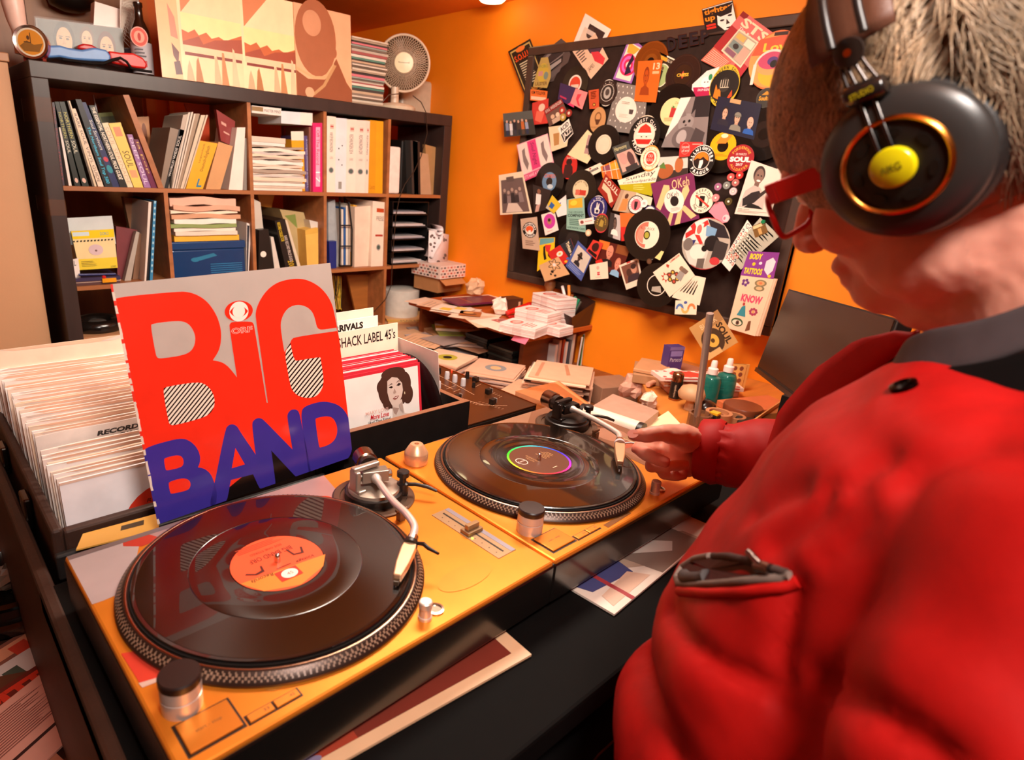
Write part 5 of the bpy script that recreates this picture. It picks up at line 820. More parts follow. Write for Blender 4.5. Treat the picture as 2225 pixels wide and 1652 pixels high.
def turntable(o, th, label, top_shapes, arm_col, head, pivot, tubes, seed):
    ex = V((math.cos(th), math.sin(th), 0)); ey = V((-math.sin(th), math.cos(th), 0)); o = V(o)
    T = lambda a, b_, c_: o+ex*a+ey*b_+V((0, 0, c_))
    t = thing('turntable', label, 'turntable', T(.2265, .1765, -.0765))
    body = MB(T).box(0, .453, 0, .353, -.05, 0, '#ec8c2a', 'satin'); body.build('plinth_top', t, bevel=.003)
    MB(T).box(-.0015, .4545, -.0015, .3545, -.062, -.0045, '#14100e', 'gloss').build('plinth_base', t, bevel=.003)
    for a, b_ in ((.04,.04),(.413,.04),(.04,.313),(.413,.313)):
        MB(lambda x, y, z: T(a+x, b_+y, z)).lathe([(.03,-.0765),(.033,-.074),(.033,-.068),(.024,-.064),(.024,-.06)], 24, '#15110f', 'rubber').build('foot', t, smooth=40)
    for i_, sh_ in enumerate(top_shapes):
        B = MB(T); B.w = 2e-4+4e-5*i_; B.shapes([sh_], 'satin'); B.build('deck_sticker_and_reflection', t)  # lavender and brown patches paint reflections; the red torn-edged one is a sticker
    P = lambda a, b_, c_: T(.17735+a, .17932+b_, c_)
    pl = MB(P).lathe([(.150,.0002),(.1662,.0008),(.1668,.0035),(.1655,.0055),(.1592,.0118),(.1578,.0126),(.1555,.0126),(.1535,.0118),(.10,.0118)], 96, '#3a2820', 'satin', cap=False)
    pl.build('platter', t, smooth=30)
    MB(P).lathe([(.1572,.01262),(.1560,.0131),(.1548,.01262)], 96, '#b08c74', 'metal', cap=False).build('platter_ring', t, smooth=60)
    D = MB(P)
    for r_, z_, n, s_ in ((.1645,.0066,190,.0011),(.1628,.0083,180,.0014),(.1612,.01,180,.0014),(.1598,.0114,170,.0009)):
        for k in range(n):
            a = 2*math.pi*(k+.5*(n == 180 and r_ < .162))/n; c, s = math.cos(a), math.sin(a); w = s_
            sl = .7                                     # bevel slope
            D.add([((r_+dr*.72)*c-dt*s, (r_+dr*.72)*s+dt*c, z_+.0004-dr*sl) for dr, dt in ((-w,-w*.8),(-w,w*.8),(w,w*.8),(w,-w*.8))], [(0,1,2,3)], '#8a6c58', 'plastic')
    D.build('strobe_dots', t, kind='stuff')
    MB(P).lathe([(.153,.0119),(.153,.0138),(.004,.0138)], 64, '#171210', 'rubber', cap=False).build('slipmat', t)
    MB(P).lathe([(.0034,.012),(.0034,.0235),(.0024,.0262),(.0008,.0268)], 16, '#d8cfc6', 'metal').build('spindle', t, smooth=50)
    # strobe / power knob
    K = lambda a, b_, c_: T(.026+a, .0655+b_, c_)
    MB(K).lathe([(.017,0),(.0172,.002),(.0172,.0145),(.0165,.0148),(.0165,.0158),(.0172,.0162),(.0172,.027)], 32, '#d8ccc4', 'satin').build('power_knob', t, smooth=30)
    MB(K).lathe([(.0172,.0268),(.0176,.028),(.0176,.0335),(.0165,.0350),(.001,.0352)], 32, '#241512', 'plastic').build('knob_cap', t, smooth=30)
    b_ = MB(T).box(.013,.057,.014,.047,0,.0022,'#d88028','satin').build('start_button', t, bevel=.0008)
    B = MB(T); B.w = .0023; B.text('start - stop', .024, .0325, .046, .0290, '#7a4a1c'); B.build('lettering', b_)
    for a in (.0625, .087):
        k_ = MB(T).box(a,a+.0225,.012,.0205,0,.0018,'#e08a30','satin').build('speed_button', t, bevel=.0005)
        B = MB(T); B.w = .0019; B.text('33' if a < .08 else '45', a+.014, .018, a+.019, .0148, '#7a3a1c'); B.build('lettering', k_)
    B = MB(T); B.w = 5e-5
    for (x0,x1,y0,y1) in ((.0105,.0595,.0115,.0495),(.0605,.1115,.0105,.0222)): B.shapes([('r',x0,y0,x1,y1,'#2a1a10')], 'plastic')
    B.build('button_recess', t)
    # pop-up target light
    MB(lambda a, b_, c_: T(.262+a, .021+b_, c_)).lathe([(.0075,0),(.0075,.003),(.0065,.0035),(.0065,.013),(.0072,.0138),(.0072,.0205),(.006,.0215)], 20, '#e0d0c4', 'satin').build('target_light', t, smooth=30)
    MB(lambda a, b_, c_: T(.279+a, .0235+b_, c_)).lathe([(.0095,0),(.0095,.002),(.007,.0024),(.0068,.0008),(.002,.0008)], 20, '#c8b8a8', 'metal').build('light_socket', t, smooth=30)
    # pitch fader
    B = MB(T).box(.402,.434,.045,.170,-.001,.0009,'#b0906c','satin'); B.build('pitch_plate', t, bevel=.0006)
    B = MB(T).box(.4165,.4188,.052,.163,.0009,.0013,'#1c120c','plastic')
    for k in range(9): B.box(.4085,.4098,.055+.0125*k,.0563+.0125*k,.0009,.0011,'#4a3420','plastic')
    B.box(.426,.433,.046,.169,.0009,.0011,'#9a94a0','satin'); B.build('pitch_scale', t)
    MB(T).prism([(.404,.1),(.431,.1),(.431,.116),(.404,.116)],.001,.006,'#9a7a58','satin').prism([(.407,.1045),(.428,.1045),(.428,.1115),(.407,.1115)],.006,.0135,'#a8845c','satin').build('pitch_knob', t, bevel=.001)
    MB(T).lathe([(.0012,.0009),(.0012,.0016)],10,'#c8e020','glow',c=(.4065,.0955)).build('quartz_light', t)
    # ---- tonearm
    px_, py_ = pivot; A = lambda a, b_, c_: T(px_+a, py_+b_, c_)
    MB(A).lathe([(.0585,0),(.0585,.002),(.056,.0034),(.048,.003),(.047,.001)], 48, '#6a5040', 'satin').build('arm_base', t, smooth=30)
    MB(A).lathe([(.041,.002),(.041,.0125),(.039,.0138)], 40, '#1c1614', 'plastic').build('height_ring', t, smooth=30)
    MB(A).lathe([(.037,.0135),(.036,.018),(.030,.0195),(.022,.020)], 36, arm_col, 'satin').build('arm_mount', t, smooth=30)
    B = MB(A)                                            # bridge over the gimbal
    B.box(-.034,-.026,-.006,.012,.018,.049,arm_col,'satin').box(-.034,.010,.000,.010,.046,.053,arm_col,'satin').box(-.034,-.020,-.012,.014,.017,.023,arm_col,'satin')
    B.build('bridge', t, bevel=.002)
    d0 = (V((tubes[0][0], tubes[0][1], 0))-V((px_, py_, 0))).normalized(); pr = V((-d0.y, d0.x, 0))
    L_ = lambda a, b_, c_: A(*(d0*a+pr*b_+V((0, 0, .035+c_))))
    MB(L_).box(-.009,.009,-.019,.019,-.008,.009,shade(arm_col,.8),'satin').tube([(0,-.025,0),(0,.025,0)],.0065,14,'#b8aca0','metal').build('gimbal', t, bevel=.0012)
    MB(L_).tube([(-.028,0,0),(-.05,0,0)],.0055,14,'#b8aca0','metal').tube([(-.035,0,0),(-.037,0,0),(-.060,0,0),(-.062,0,0)],[.014,.0165,.0165,.014],28,'#a0826c','metal').tube([(-.0345,0,0),(-.026,0,0)],.0145,28,'#241a16','plastic').build('counterweight', t, smooth=30)
    pts = [V((px_, py_, .035))]+[V(q) for q in tubes]
    sm = []
    for i in range(len(pts)-1):                          # smooth the S shaped tube
        p0 = pts[max(i-1,0)]; p1 = pts[i]; p2 = pts[i+1]; p3 = pts[min(i+2,len(pts)-1)]
        for k in range(6):
            u = k/6; sm.append(.5*((2*p1)+(p2-p0)*u+(2*p0-5*p1+4*p2-p3)*u*u+(3*p1-p0-3*p2+p3)*u**3))
    sm.append(pts[-1])
    tb_ = MB(T); tb_.tube([tuple(q) for q in sm], [.0068]*5+[.0048]*(len(sm)-5), 16, '#e8ddd4', 'satin'); tb_.build('arm_tube', t, smooth=50)
    h0, h1 = V(head[0]), V(head[1]); hd = (h1-h0); hl = hd.length; hd.normalize(); hs = V((0,0,1)).cross(hd).normalized(); hu = hd.cross(hs)
    H = lambda a, b_, c_: T(*(h0+hd*a+hs*b_+hu*c_))
    MB(H).tube([(-.012,0,0),(-.002,0,0)],.0068,18,'#d0b8a4','metal').tube([(-.002,0,0),(.004,0,0)],.0088,18,head[2],'plastic').build('collar', t, smooth=40)
    cz_ = MB(H); cz_.prism([(.002,-.0075),(.012,-.0085),(hl*.62,-.0074),(hl*.98,-.0045),(hl*.98,.0045),(hl*.62,.0074),(.012,.0085),(.002,.0075)],-.006,.0045,'#e0b48c','satin'); cz_.build('cartridge', t, bevel=.0015)
    MB(H).prism([(hl*.9,-.0036),(hl*1.06,-.0026),(hl*1.06,.0026),(hl*.9,.0036)],-.0065,-.001,'#4a3828','plastic').tube([(hl*1.02,0,-.0055),(hl*1.08,0,-.0105)],.0006,6,'#ccc','metal').build('stylus', t)
    MB(H).tube([(.0,.007,.002),(.004,.016,.006),(.010,.023,.0062),(.010,.030,.003),(.014,.036,.004)] if head[3] else [(.0,.007,.002),(-.002,.018,.004),(.0,.030,.004)],[.0022,.0026,.0024,.002,.0016] if head[3] else [.0016,.0014,.0014],8,head[2],'plastic').build('finger_lift', t, smooth=60)
    # arm rest and lift lever
    MB(A).lathe([(.0085,.004),(.0085,.02),(.005,.0215),(.005,.03),(.009,.031),(.009,.038),(.007,.0395)], 18, '#201816', 'plastic', c=(.036,-.020)).build('arm_lift', t, smooth=30)
    MB(A).tube([(.036,-.02,.018),(.048,-.034,.020),(.058,-.048,.019),(.066,-.060,.015)],[.003,.0028,.003,.0022],8,'#241a14','plastic').build('cue_lever', t, smooth=60)
    MB(A).box(-.012,-.002,-.075,-.066,.0,.014,'#7a5a44','satin').box(-.016,.002,-.073,-.068,.014,.018,'#7a5a44','satin').build('arm_rest', t, bevel=.001)
    return t, T
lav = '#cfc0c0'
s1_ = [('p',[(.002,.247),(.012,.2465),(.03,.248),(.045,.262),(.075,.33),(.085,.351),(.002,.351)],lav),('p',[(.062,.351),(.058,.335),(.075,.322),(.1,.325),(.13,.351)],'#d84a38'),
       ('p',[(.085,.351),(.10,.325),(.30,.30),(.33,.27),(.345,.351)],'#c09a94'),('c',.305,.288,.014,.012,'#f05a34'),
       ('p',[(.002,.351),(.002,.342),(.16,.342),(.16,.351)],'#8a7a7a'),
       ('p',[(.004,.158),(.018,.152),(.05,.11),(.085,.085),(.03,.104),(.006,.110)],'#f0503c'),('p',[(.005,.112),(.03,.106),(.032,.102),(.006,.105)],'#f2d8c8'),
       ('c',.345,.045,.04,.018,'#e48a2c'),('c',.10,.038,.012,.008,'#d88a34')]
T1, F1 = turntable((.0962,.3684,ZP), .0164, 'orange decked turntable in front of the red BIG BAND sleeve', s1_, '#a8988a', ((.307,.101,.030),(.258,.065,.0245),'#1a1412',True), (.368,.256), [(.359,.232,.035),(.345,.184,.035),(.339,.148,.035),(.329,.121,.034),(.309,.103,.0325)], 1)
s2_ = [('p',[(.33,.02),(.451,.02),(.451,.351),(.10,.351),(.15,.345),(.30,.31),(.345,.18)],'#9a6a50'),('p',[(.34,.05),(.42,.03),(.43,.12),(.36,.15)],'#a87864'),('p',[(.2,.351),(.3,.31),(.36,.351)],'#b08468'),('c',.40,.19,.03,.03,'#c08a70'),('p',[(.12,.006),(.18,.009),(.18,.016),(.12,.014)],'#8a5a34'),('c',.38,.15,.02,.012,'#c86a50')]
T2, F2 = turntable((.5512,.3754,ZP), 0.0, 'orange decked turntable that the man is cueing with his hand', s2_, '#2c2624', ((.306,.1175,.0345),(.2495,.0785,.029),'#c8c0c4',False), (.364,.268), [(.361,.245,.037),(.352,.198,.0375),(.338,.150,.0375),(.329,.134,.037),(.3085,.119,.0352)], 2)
rec12(F1, 'black twelve inch record with red-orange label under the sleeve reflection', '#f0562c', [('p',[(-.05,-.012),(.05,-.02),(.036,-.038),(0,-.0515),(-.036,-.038)],'#f2822c'),('t','SIDE ONE STEREO',-.02,.030,.02,.026,'#8a2a14',dict(rot=180)),('t','BIG BAND ORF',-.026,.020,.026,.012,'#6a1a10',dict(rot=180)),('L',-.03,.046,.03,.034,4,'#b03c20'),('p',[(-.038,.0),(-.03,-.006),(-.022,-.004),(-.02,.004),(-.018,.003),(-.02,-.008),(-.03,-.009),(-.04,-.002)],'#4a140c'),('p',[(.02,.014),(.022,.002),(.03,.0),(.034,.01),(.036,.009),(.032,-.003),(.02,0),(.018,.014)],'#4a140c'),('t','Records',-.04,-.014,-.014,-.020,'#4a140c',dict(rot=180,shear=.3)),('t','Vintage',.016,-.01,.038,-.016,'#4a140c',dict(rot=180,shear=.3)),('r',-.014,-.036,.012,-.018,'#d8301c'),('c',0,-.027,.0095,.0078,'#fbe0d0'),('t','45',-.003,-.0245,.004,-.0295,'#8a2a1c'),('r',-.008,-.0125,.01,-.0115,'#5a1a10')])
rec12(F2, 'black twelve inch record with brown rainbow-edged label', '#5a2c14', [('c',-.030,.010,.009,.011,'#e8d8c8'),('c',-.030,.010,.0078,.0096,'#5a2c14'),('t','Capitol',-.0372,.0125,-.0228,.0075,'#f0e0d0',dict(shear=.2)),('t','THE LATIN',-.016,.016,-.012,-.002,'#c89060',dict(rot=-90)),('t','BIG BAND SOUND',-.010,.02,-.006,-.006,'#c89060',dict(rot=-90))]+[('r',.010+.004*k,-.006+.002*(k%2),.0115+.004*k,.016-.003*(k%3),'#b88458') for k in range(6)]+[('r',-.006,-.034,.004,-.0325,'#e0c0a0')], rainbow=True)
# 45 adaptor dome on the second deck
c = F2(.028, .307, 0.0003)
MB(TM(Matrix.Translation(c))).lathe([(.019,0),(.0192,.001),(.0192,.017),(.0185,.0185),(.0105,.0315),(.0095,.0322),(.004,.0322),(.0038,.027)], 36, '#e0b088', 'satin').build('record_adaptor', None, 'brushed metal cone adaptor on the far deck corner', 'adaptor', smooth=25)
# sleeves lying on the table under the decks
def flat(name, label, cat, pts, z, col, shapes, h=.003, m='card', group=None):
    q = [onz(x, y, z+h) for x, y in pts]
    return slab(name, label, cat, q, 0, col, shapes, m=m, group=group) if h == 0 else flatslab(name, label, cat, q, h, col, shapes, m, group)
def flatslab(name, label, cat, q, h, col, shapes, m, group=None):
    T = quadT(q); B = MB(T)
    B.add([(0,0,-h),(1,0,-h),(1,1,-h),(0,1,-h),(0,0,0),(1,0,0),(1,1,0),(0,1,0)], [(0,3,2,1),(4,5,6,7),(0,1,5,4),(1,2,6,5),(2,3,7,6),(3,0,4,7)], col, m)
    B.w = 2e-4; B.shapes(shapes, m); return B.build(name, None, label, cat, group)
def rectq(bl, br, d):
    """rectangle on a horizontal plane from its front edge"""
    bl, br = V(bl), V(br); e = (br-bl).normalized(); n = V((-e.y, e.x, 0)); return [bl+n*d, br+n*d, br, bl]
a = onz(1335,1335,TBZ+.004); b_ = onz(1545,1160,TBZ+.004)
flatslab('record_sleeve', 'white sleeve with grey and blue abstract shapes under the far deck', 'record sleeve', rectq(a, a+(b_-a).normalized()*.314, .3), .003, '#ecd8c8', [('p',[(.04,.70),(.5,.70),(.98,.97),(.5,.97)],'#b89c88'),('p',[(.36,.75),(.8,.72),(.82,.99),(.42,.995)],'#8a7468'),('p',[(.0,.72),(.36,.72),(.32,.9),(.05,.86)],'#4a4a78'),('p',[(.3,.72),(.52,.72),(.7,.9),(.62,.94)],'#d8c8bc'),('p',[(.04,.97),(.36,.965),(.3,.88),(.06,.9)],'#dcb49c'),('r',.14,.8,.165,1,'#a83a40'),('p',[(.82,.7),(1,.7),(1,1),(.84,1)],'#e6cfc0')], 'card')
b_ = onz(1155,1422,TBZ+.004); a = onz(700,1680,TBZ+.004)
flatslab('record_sleeve', 'cream bordered sleeve with dark red picture under the near deck', 'record sleeve', rectq(b_-(b_-a).normalized()*.314, b_, .3), .003, '#e6b890', [('p',[(.0,.72),(.94,.72),(.94,.955),(.0,.955)],'#7a3024'),('p',[(.72,.72),(.94,.72),(.94,.8),(.8,.86),(.72,.8)],'#3a2a40'),('p',[(.0,.72),(.72,.72),(.70,.82),(.62,.88),(.4,.905),(.1,.92),(.0,.93)],'#dccaa0'),('p',[(.05,.93),(.3,.92),(.3,.955),(.05,.955)],'#a8402c'),('c',.12,.95,.06,.02,'#8a7a98')], 'card')
# ================================================================== BIG BAND sleeve
ca, sa = math.cos(.042443), math.sin(.042443)
o_ = V((.205237, .759346, CZ-.463466)); exc = V((ca*math.cos(.024992), sa*math.cos(.024992), math.sin(.024992)))
nr = V((-sa, ca, 0)); upv = exc.cross(nr).normalized(); upv = upv if upv.z > 0 else -upv
upc = upv*math.cos(.17142)+nr*math.sin(.17142); SW = .314
nc = exc.cross(upc).normalized()
if nc.dot(CAMO-o_) < 0: nc = -nc
def cuv(x, y):
    d = ray(230+x*.357143, 570+y*.357143); tt = nc.dot(o_-CAMO)/nc.dot(d); q = CAMO+d*tt-o_
    A = Matrix(((exc.dot(exc), exc.dot(upc)), (exc.dot(upc), upc.dot(upc)))).inverted() @ V((q.dot(exc), q.dot(upc)))
    return (A[0]/SW, 1-A[1]/SW)
def CU(p): return [(min(1, max(0, a)), min(1, max(0, b_))) for a, b_ in (cuv(x, y) for x, y in p)]
def clip(poly, nx, ny, c):
    out = []
    for i in range(len(poly)):
        p, q = poly[i], poly[(i+1) % len(poly)]; dp = nx*p[0]+ny*p[1]-c; dq = nx*q[0]+ny*q[1]-c
        if dp >= 0: out.append(p)
        if (dp >= 0) != (dq >= 0): k = dp/(dp-dq); out.append((p[0]+(q[0]-p[0])*k, p[1]+(q[1]-p[1])*k))
    return out
def stripes(poly):
    o = []; nx, ny = .778, .628                    # normal of stripes rising to the right
    ds = [nx*x+ny*y for x, y in poly]; d = min(ds)
    while d < max(ds):
        q = clip(clip(poly, nx, ny, d), -nx, -ny, -(d+8.5))
        if len(q) > 2: o.append(q)
        d += 20.5
    return o
RED, BLU, GRY = '#f2301a', '#392e92', '#bdaea4'
t = thing('record_sleeve', 'large red and blue BIG BAND record sleeve standing behind the near turntable', 'record sleeve', o_+exc*.157)
Tc = quadT([o_+upc*SW, o_+upc*SW+exc*SW, o_+exc*SW, o_])
B = MB(Tc); B.add([(0,0,-.003),(1,0,-.003),(1,1,-.003),(0,1,-.003),(0,0,0),(1,0,0),(1,1,0),(0,1,0)], [(0,1,2,3),(4,7,6,5),(0,4,5,1),(1,5,6,2),(2,6,7,3),(3,7,4,0)], GRY, 'card')
B.build('card', t)
B = MB(Tc); random.seed(3)
v = 0
while v < 1:
    h = .006+.02*R(); B.add([(-.003,v,.0002),(.004+.003*R(),v,.0009),(.004+.003*R(),min(1,v+h),.0009),(-.003,min(1,v+h),.0002)], [(0,1,2,3)], '#efdcca' if R() < .6 else (RED if v < .66 else BLU), 'card'); v += h
B.build('spine', t)
def sm_(p):
    for _ in range(2):
        o = []
        for i in range(len(p)):
            a, b_, c = V(p[i-1]), V(p[i]), V(p[(i+1) % len(p)]); d1, d2 = b_-a, c-b_
            if d1.length > 1 and d2.length > 1 and abs(d1.angle(d2)) < math.radians(55): o += [tuple(b_-d1*.25), tuple(b_+d2*.25)]
            else: o.append(tuple(b_))
        p = o
    return p
def pr_(nm, polys, m='gloss', w0=None, hatch=False):
    B = MB(Tc); B.w = w0
    for p, c in polys:
        if not hatch: B = MB(Tc); B.w = w0
        B.poly(CU(p if hatch else sm_(p)), c, m, w=B.w)
        if not hatch: B.build(nm, t)
    if hatch: B.build(nm, t)
pr_('red_lettering', [([(40,240),(60,213),(440,178),(500,180),(560,200),(615,238),(655,290),(685,350),(702,420),(700,490),(685,545),(650,597),(700,605),(740,630),(770,665),(797,700),(750,392),(755,372),(770,362),(880,360),(897,370),(904,395),(978,855),(985,855),(912,345),(910,305),(925,255),(955,200),(1000,150),(1060,115),(1150,98),(1220,105),(1290,140),(1340,190),(1375,250),(1392,320),(1560,1150),(1520,1250),(300,1640),(240,1300)], RED)], w0=.0003)
gh = [(1085,545),(1122,490),(1140,580),(1155,600),(1290,578),(1305,580),(1325,710),(1320,760),(1290,810),(1240,828),(1180,820),(1140,790),(1122,750),(1110,690)]
bh = [(346,775),(360,758),(560,727),(610,745),(650,790),(664,850),(650,905),(600,945),(410,994),(390,988),(380,970)]
pr_('grey_counter', [([(272,388),(282,373),(440,355),(500,370),(535,420),(546,470),(530,530),(480,565),(330,587),(312,580),(303,562)], GRY), ([(1062,400),(1065,355),(1085,305),(1120,270),(1170,257),(1220,270),(1255,300),(1272,345),(1280,385),(1290,405),(1312,412),(1402,398),(1406,418),(1150,455),(1128,470),(1122,490),(1085,545)], GRY)], w0=.0004)
pr_('hatched_counter', [(gh, '#f6e4d0'), (bh, '#f6e4d0')], w0=.00045)
for p in (gh, bh): pr_('hatching', [(q, '#1a1210') for q in stripes(sm_(p))], w0=.0005, hatch=True)
def cel(x, y, rx, ry): return [(x+rx*math.cos(k*.196), y+ry*math.sin(k*.196)-.06*rx*math.cos(k*.196)) for k in range(32)]
pr_('eye_emblem', [(cel(808,297,86,63), RED)], w0=.0003); pr_('eye_emblem', [(cel(809,300,58,61), '#fbeee0')], w0=.00035)
pr_('eye_emblem', [([(752,302),(770,278),(800,262),(830,268),(855,285),(864,297),(850,318),(820,336),(790,334),(765,320)], RED)], w0=.0004); pr_('eye_emblem', [(cel(808,299,38,39), '#fbeee0')], w0=.00045)
B = MB(Tc); a = cuv(760,402); b_ = cuv(890,386); c = cuv(892,424); d = cuv(764,440)
def tq(x, y, w=0): 
    u = a[0]*(1-x)+b_[0]*x; return (u*(1-y)+(d[0]*(1-x)+c[0]*x)*y, (a[1]*(1-x)+b_[1]*x)*(1-y)+(d[1]*(1-x)+c[1]*x)*y)
g_, ff, _ = text_geo('ORF', .05); B.add([(*tq(x, 1-y), .00042) for x, y in g_], ff, '#f6c8b8', 'gloss')
g_, ff, _ = text_geo('ORF', .0); B.add([(*tq(.02+.96*x, .06+.88*(1-y)), .00048) for x, y in g_], ff, RED, 'gloss'); B.build('lettering', t)
pr_('black_ground', [([(560,1540),(640,1470),(735,1380),(900,1250),(1005,1120),(1100,1160),(1240,1300),(1350,1240),(1500,1100),(1530,1260),(560,1580)], '#120c0c')], w0=.0004)
pr_('blue_lettering', [([(225,1160),(245,1125),(430,1073),(490,1075),(540,1110),(570,1160),(575,1210),(560,1248),(600,1255),(640,1290),(662,1350),(675,1400),(672,1470),(640,1492),(600,1505),(560,1528),(300,1630),(280,1480)], BLU),
  ([(655,1375),(725,1020),(745,990),(775,985),(800,1000),(815,1030),(915,1175),(1010,1330),(1030,1375),(1010,1400),(970,1405),(940,1390),(895,1290),(760,1325),(735,1460),(715,1485),(680,1497),(645,1490),(630,1465)], BLU)], w0=.00045)
pr_('blue_lettering', [([(888,990),(895,965),(920,947),(945,950),(965,965),(1135,1140),(1103,950),(1105,920),(1125,897),(1155,895),(1175,910),(1188,975),(1250,1275),(1245,1310),(1210,1328),(1170,1320),(1140,1290),(1005,1145),(1032,1340),(1030,1380),(1000,1402),(960,1402),(935,1380),(912,1180)], BLU),
  ([(1192,985),(1188,920),(1200,880),(1290,850),(1350,848),(1420,870),(1465,920),(1490,990),(1502,1060),(1500,1130),(1480,1190),(1430,1240),(1350,1275),(1265,1298),(1235,1290)], BLU)], w0=.0005)
pr_('red_counter', [([(352,1202),(360,1190),(430,1173),(460,1180),(473,1205),(470,1235),(450,1250),(372,1268),(362,1262)], RED), ([(380,1347),(387,1335),(460,1313),(500,1320),(517,1345),(510,1375),(490,1390),(400,1410),(390,1403)], RED), ([(787,1130),(845,1230),(765,1254)], RED), ([(1272,957),(1280,948),(1340,935),(1380,945),(1405,990),(1408,1040),(1390,1085),(1350,1115),(1302,1128),(1295,1120)], RED)], w0=.00055)
# ================================================================== 12 inch record case
CX0, CX1, CY0, CY1 = .094, .50, .835, 1.40
t = thing('record_case', 'dark brown record case open at the top, full of white sleeves', 'case', ((CX0+CX1)/2, (CY0+CY1)/2, .725))
for nm, a in (('side_wall',(CX0,CX0+.014,CY0,CY1,.725,1.0)),('side_wall',(CX1-.014,CX1,CY0,CY1,.725,1.0)),('front_wall',(CX0+.014,CX1-.014,CY0,CY0+.014,.725,.995)),('rear_wall',(CX0+.014,CX1-.014,CY1-.014,CY1,.725,1.0)),('floor_panel',(CX0+.014,CX1-.014,CY0+.014,CY1-.014,.725,.737))):
    MB().box(*a, '#3a231a' if 'wall' in nm else '#17110f', 'leather').build(nm, t, bevel=.004)
MB().box(CX0-.001, CX1, CY0-.012, CY0-.001, .93, .968, '#1c1412', 'leather').build('front_lip', t, bevel=.003)
for y in (.99, 1.2):
    l_ = MB().box(CX0-.012, CX0-.001, y-.02, y+.02, .935, .985, '#5a5048', 'metal').build('latch', t, bevel=.003)
    MB().tube([(CX0-.014, y-.012, .95), (CX0-.02, y, .915), (CX0-.014, y+.012, .95)], .002, 8, '#8a8078', 'metal').build('latch_loop', l_, smooth=60)
random.seed(11)
n12 = 34; GW = ['#f4e4da','#f0dace','#f6e9e2','#ecd2c0','#f7ece6','#e9ccb4','#f2ded4']
for i in range(n12):
    f = i/(n12-1); y = .866+.44*f; h = .315; zb_ = .739; ln = .018+.012*R()
    x0 = .116+.006*R()-.012*f; lf = 0 if i else 0
    zt = zb_+h+.028*f-(.016 if i < 9 else 0)
    if i == 0: lb, nm = 'front white sleeve with red printed circle in the brown record case', 'record_sleeve'
    elif i == 9: lb, nm = 'clear plastic outer sleeve lettered RECORDS in the brown record case', 'record_sleeve'
    elif i == n12-1: lb, nm = 'tall cream divider card at the back of the brown record case', 'divider_card'
    else: lb, nm = 'worn '+cname(GW[i % 7])+' paper sleeve standing in the brown record case', 'record_sleeve'
    q = [V((x0, y+ln, zt)), V((x0+.315, y+ln, zt+.003*(R()-.5))), V((x0+.315, y, zb_)), V((x0, y, zb_))]
    if nm == 'divider_card': q = [V((.098,y+.02,1.115)), V((.36,y+.02,1.118)), V((.36,y,zb_)), V((.098,y,zb_))]
    sh = []
    if i == 0: sh = [('c',.44,.33,.22,.21,'#e8381c'), ('t','RECORDS',.34,.19,.52,.21,'#5a1810',dict(shear=.2)), ('r',0,.0,1,.012,'#e8c0ac')]
    elif i == 9: sh = [('t','RECORD',.26,.03,.46,.055,'#2a2220',dict(bold=.05,shear=.2)), ('t','SHACK',.36,.062,.48,.075,'#2a2220',dict(bold=.05,shear=.2))]
    else:
        for k in range(2): sh.append(('p',[(.1*R(),0),(.6+.4*R(),0),(.5+.4*R(),.012+.01*R()),(.2*R(),.01)], '#e8b498' if k else '#d8c0b4'))
    B = MB(quadT(q)); tk = .0022+.003*R(); cc_ = GW[i % 7] if i else '#f8eef0'
    nn = 8; vs_ = []; fs = []
    for k in range(nn+1):        # slightly ragged top edge
        u = k/nn; dz = .004*math.sin(k*1.9+i)*R() if 0 < i < n12-1 else 0
        vs_ += [(u, dz, 0), (u, 1, 0), (u, dz, -tk), (u, 1, -tk)]
    for k in range(nn):
        a = k*4; fs += [(a, a+1, a+5, a+4), (a+2, a+6, a+7, a+3), (a, a+4, a+6, a+2)]
    fs += [(0, 2, 3, 1), (nn*4, nn*4+1, nn*4+3, nn*4+2)]
    B.add(vs_, fs, cc_, 'frost' if i == 9 else 'paper'); B.w = 2e-4; B.shapes(sh, 'paper')
    B.build(nm, None, lb, 'card' if nm == 'divider_card' else 'record sleeve', 'sleeves in the brown record case')
# paper under the case lip
flat('envelope', 'yellowed envelope wedged between record case and near turntable', 'envelope', [(180,1160),(345,1115),(345,1150),(165,1195)], .985, '#e0a850', [('r',.5,.2,.8,.5,'#4a3a28')], h=.002)
# ================================================================== 7 inch box
X0, X1, Y0_, Y1_ = .517, .806, .796, 1.16
t = thing('singles_box', 'black wooden box holding seven inch singles', 'box', ((X0+X1)/2, (Y0_+Y1_)/2, .923))
for nm, a in (('front_wall',(X0,X1,Y0_,Y0_+.012,.923,1.049)),('rear_wall',(X0,X1,Y1_-.012,Y1_,.923,1.045)),('side_wall',(X0,X0+.012,Y0_+.012,Y1_-.012,.923,1.047)),('side_wall',(X1-.012,X1,Y0_+.012,Y1_-.012,.923,1.047)),('floor_panel',(X0+.012,X1-.012,Y0_+.012,Y1_-.012,.923,.935))):
    MB().box(*a, '#1c1614', 'rubber').build(nm, t)
    if nm != 'floor_panel': MB().box(a[0], a[1], a[2], a[3], a[5]-.0005, a[5]+.0008, '#7a4a30', 'wood').build('worn_edge', t)
def s45(name, label, y, z0, w, h, x1, col, sh, ln=.03, cat='record sleeve', tk=.0016, m='card', tl=0):
    q = [V((x1-w, y+ln, z0+h+tl)), V((x1, y+ln, z0+h)), V((x1, y, z0)), V((x1-w, y, z0+tl))]
    return slab(name, label, cat, q, tk, col, sh, m=m, group='singles in the black box')
SK, HR = '#d8c4b8', '#4a2c22'
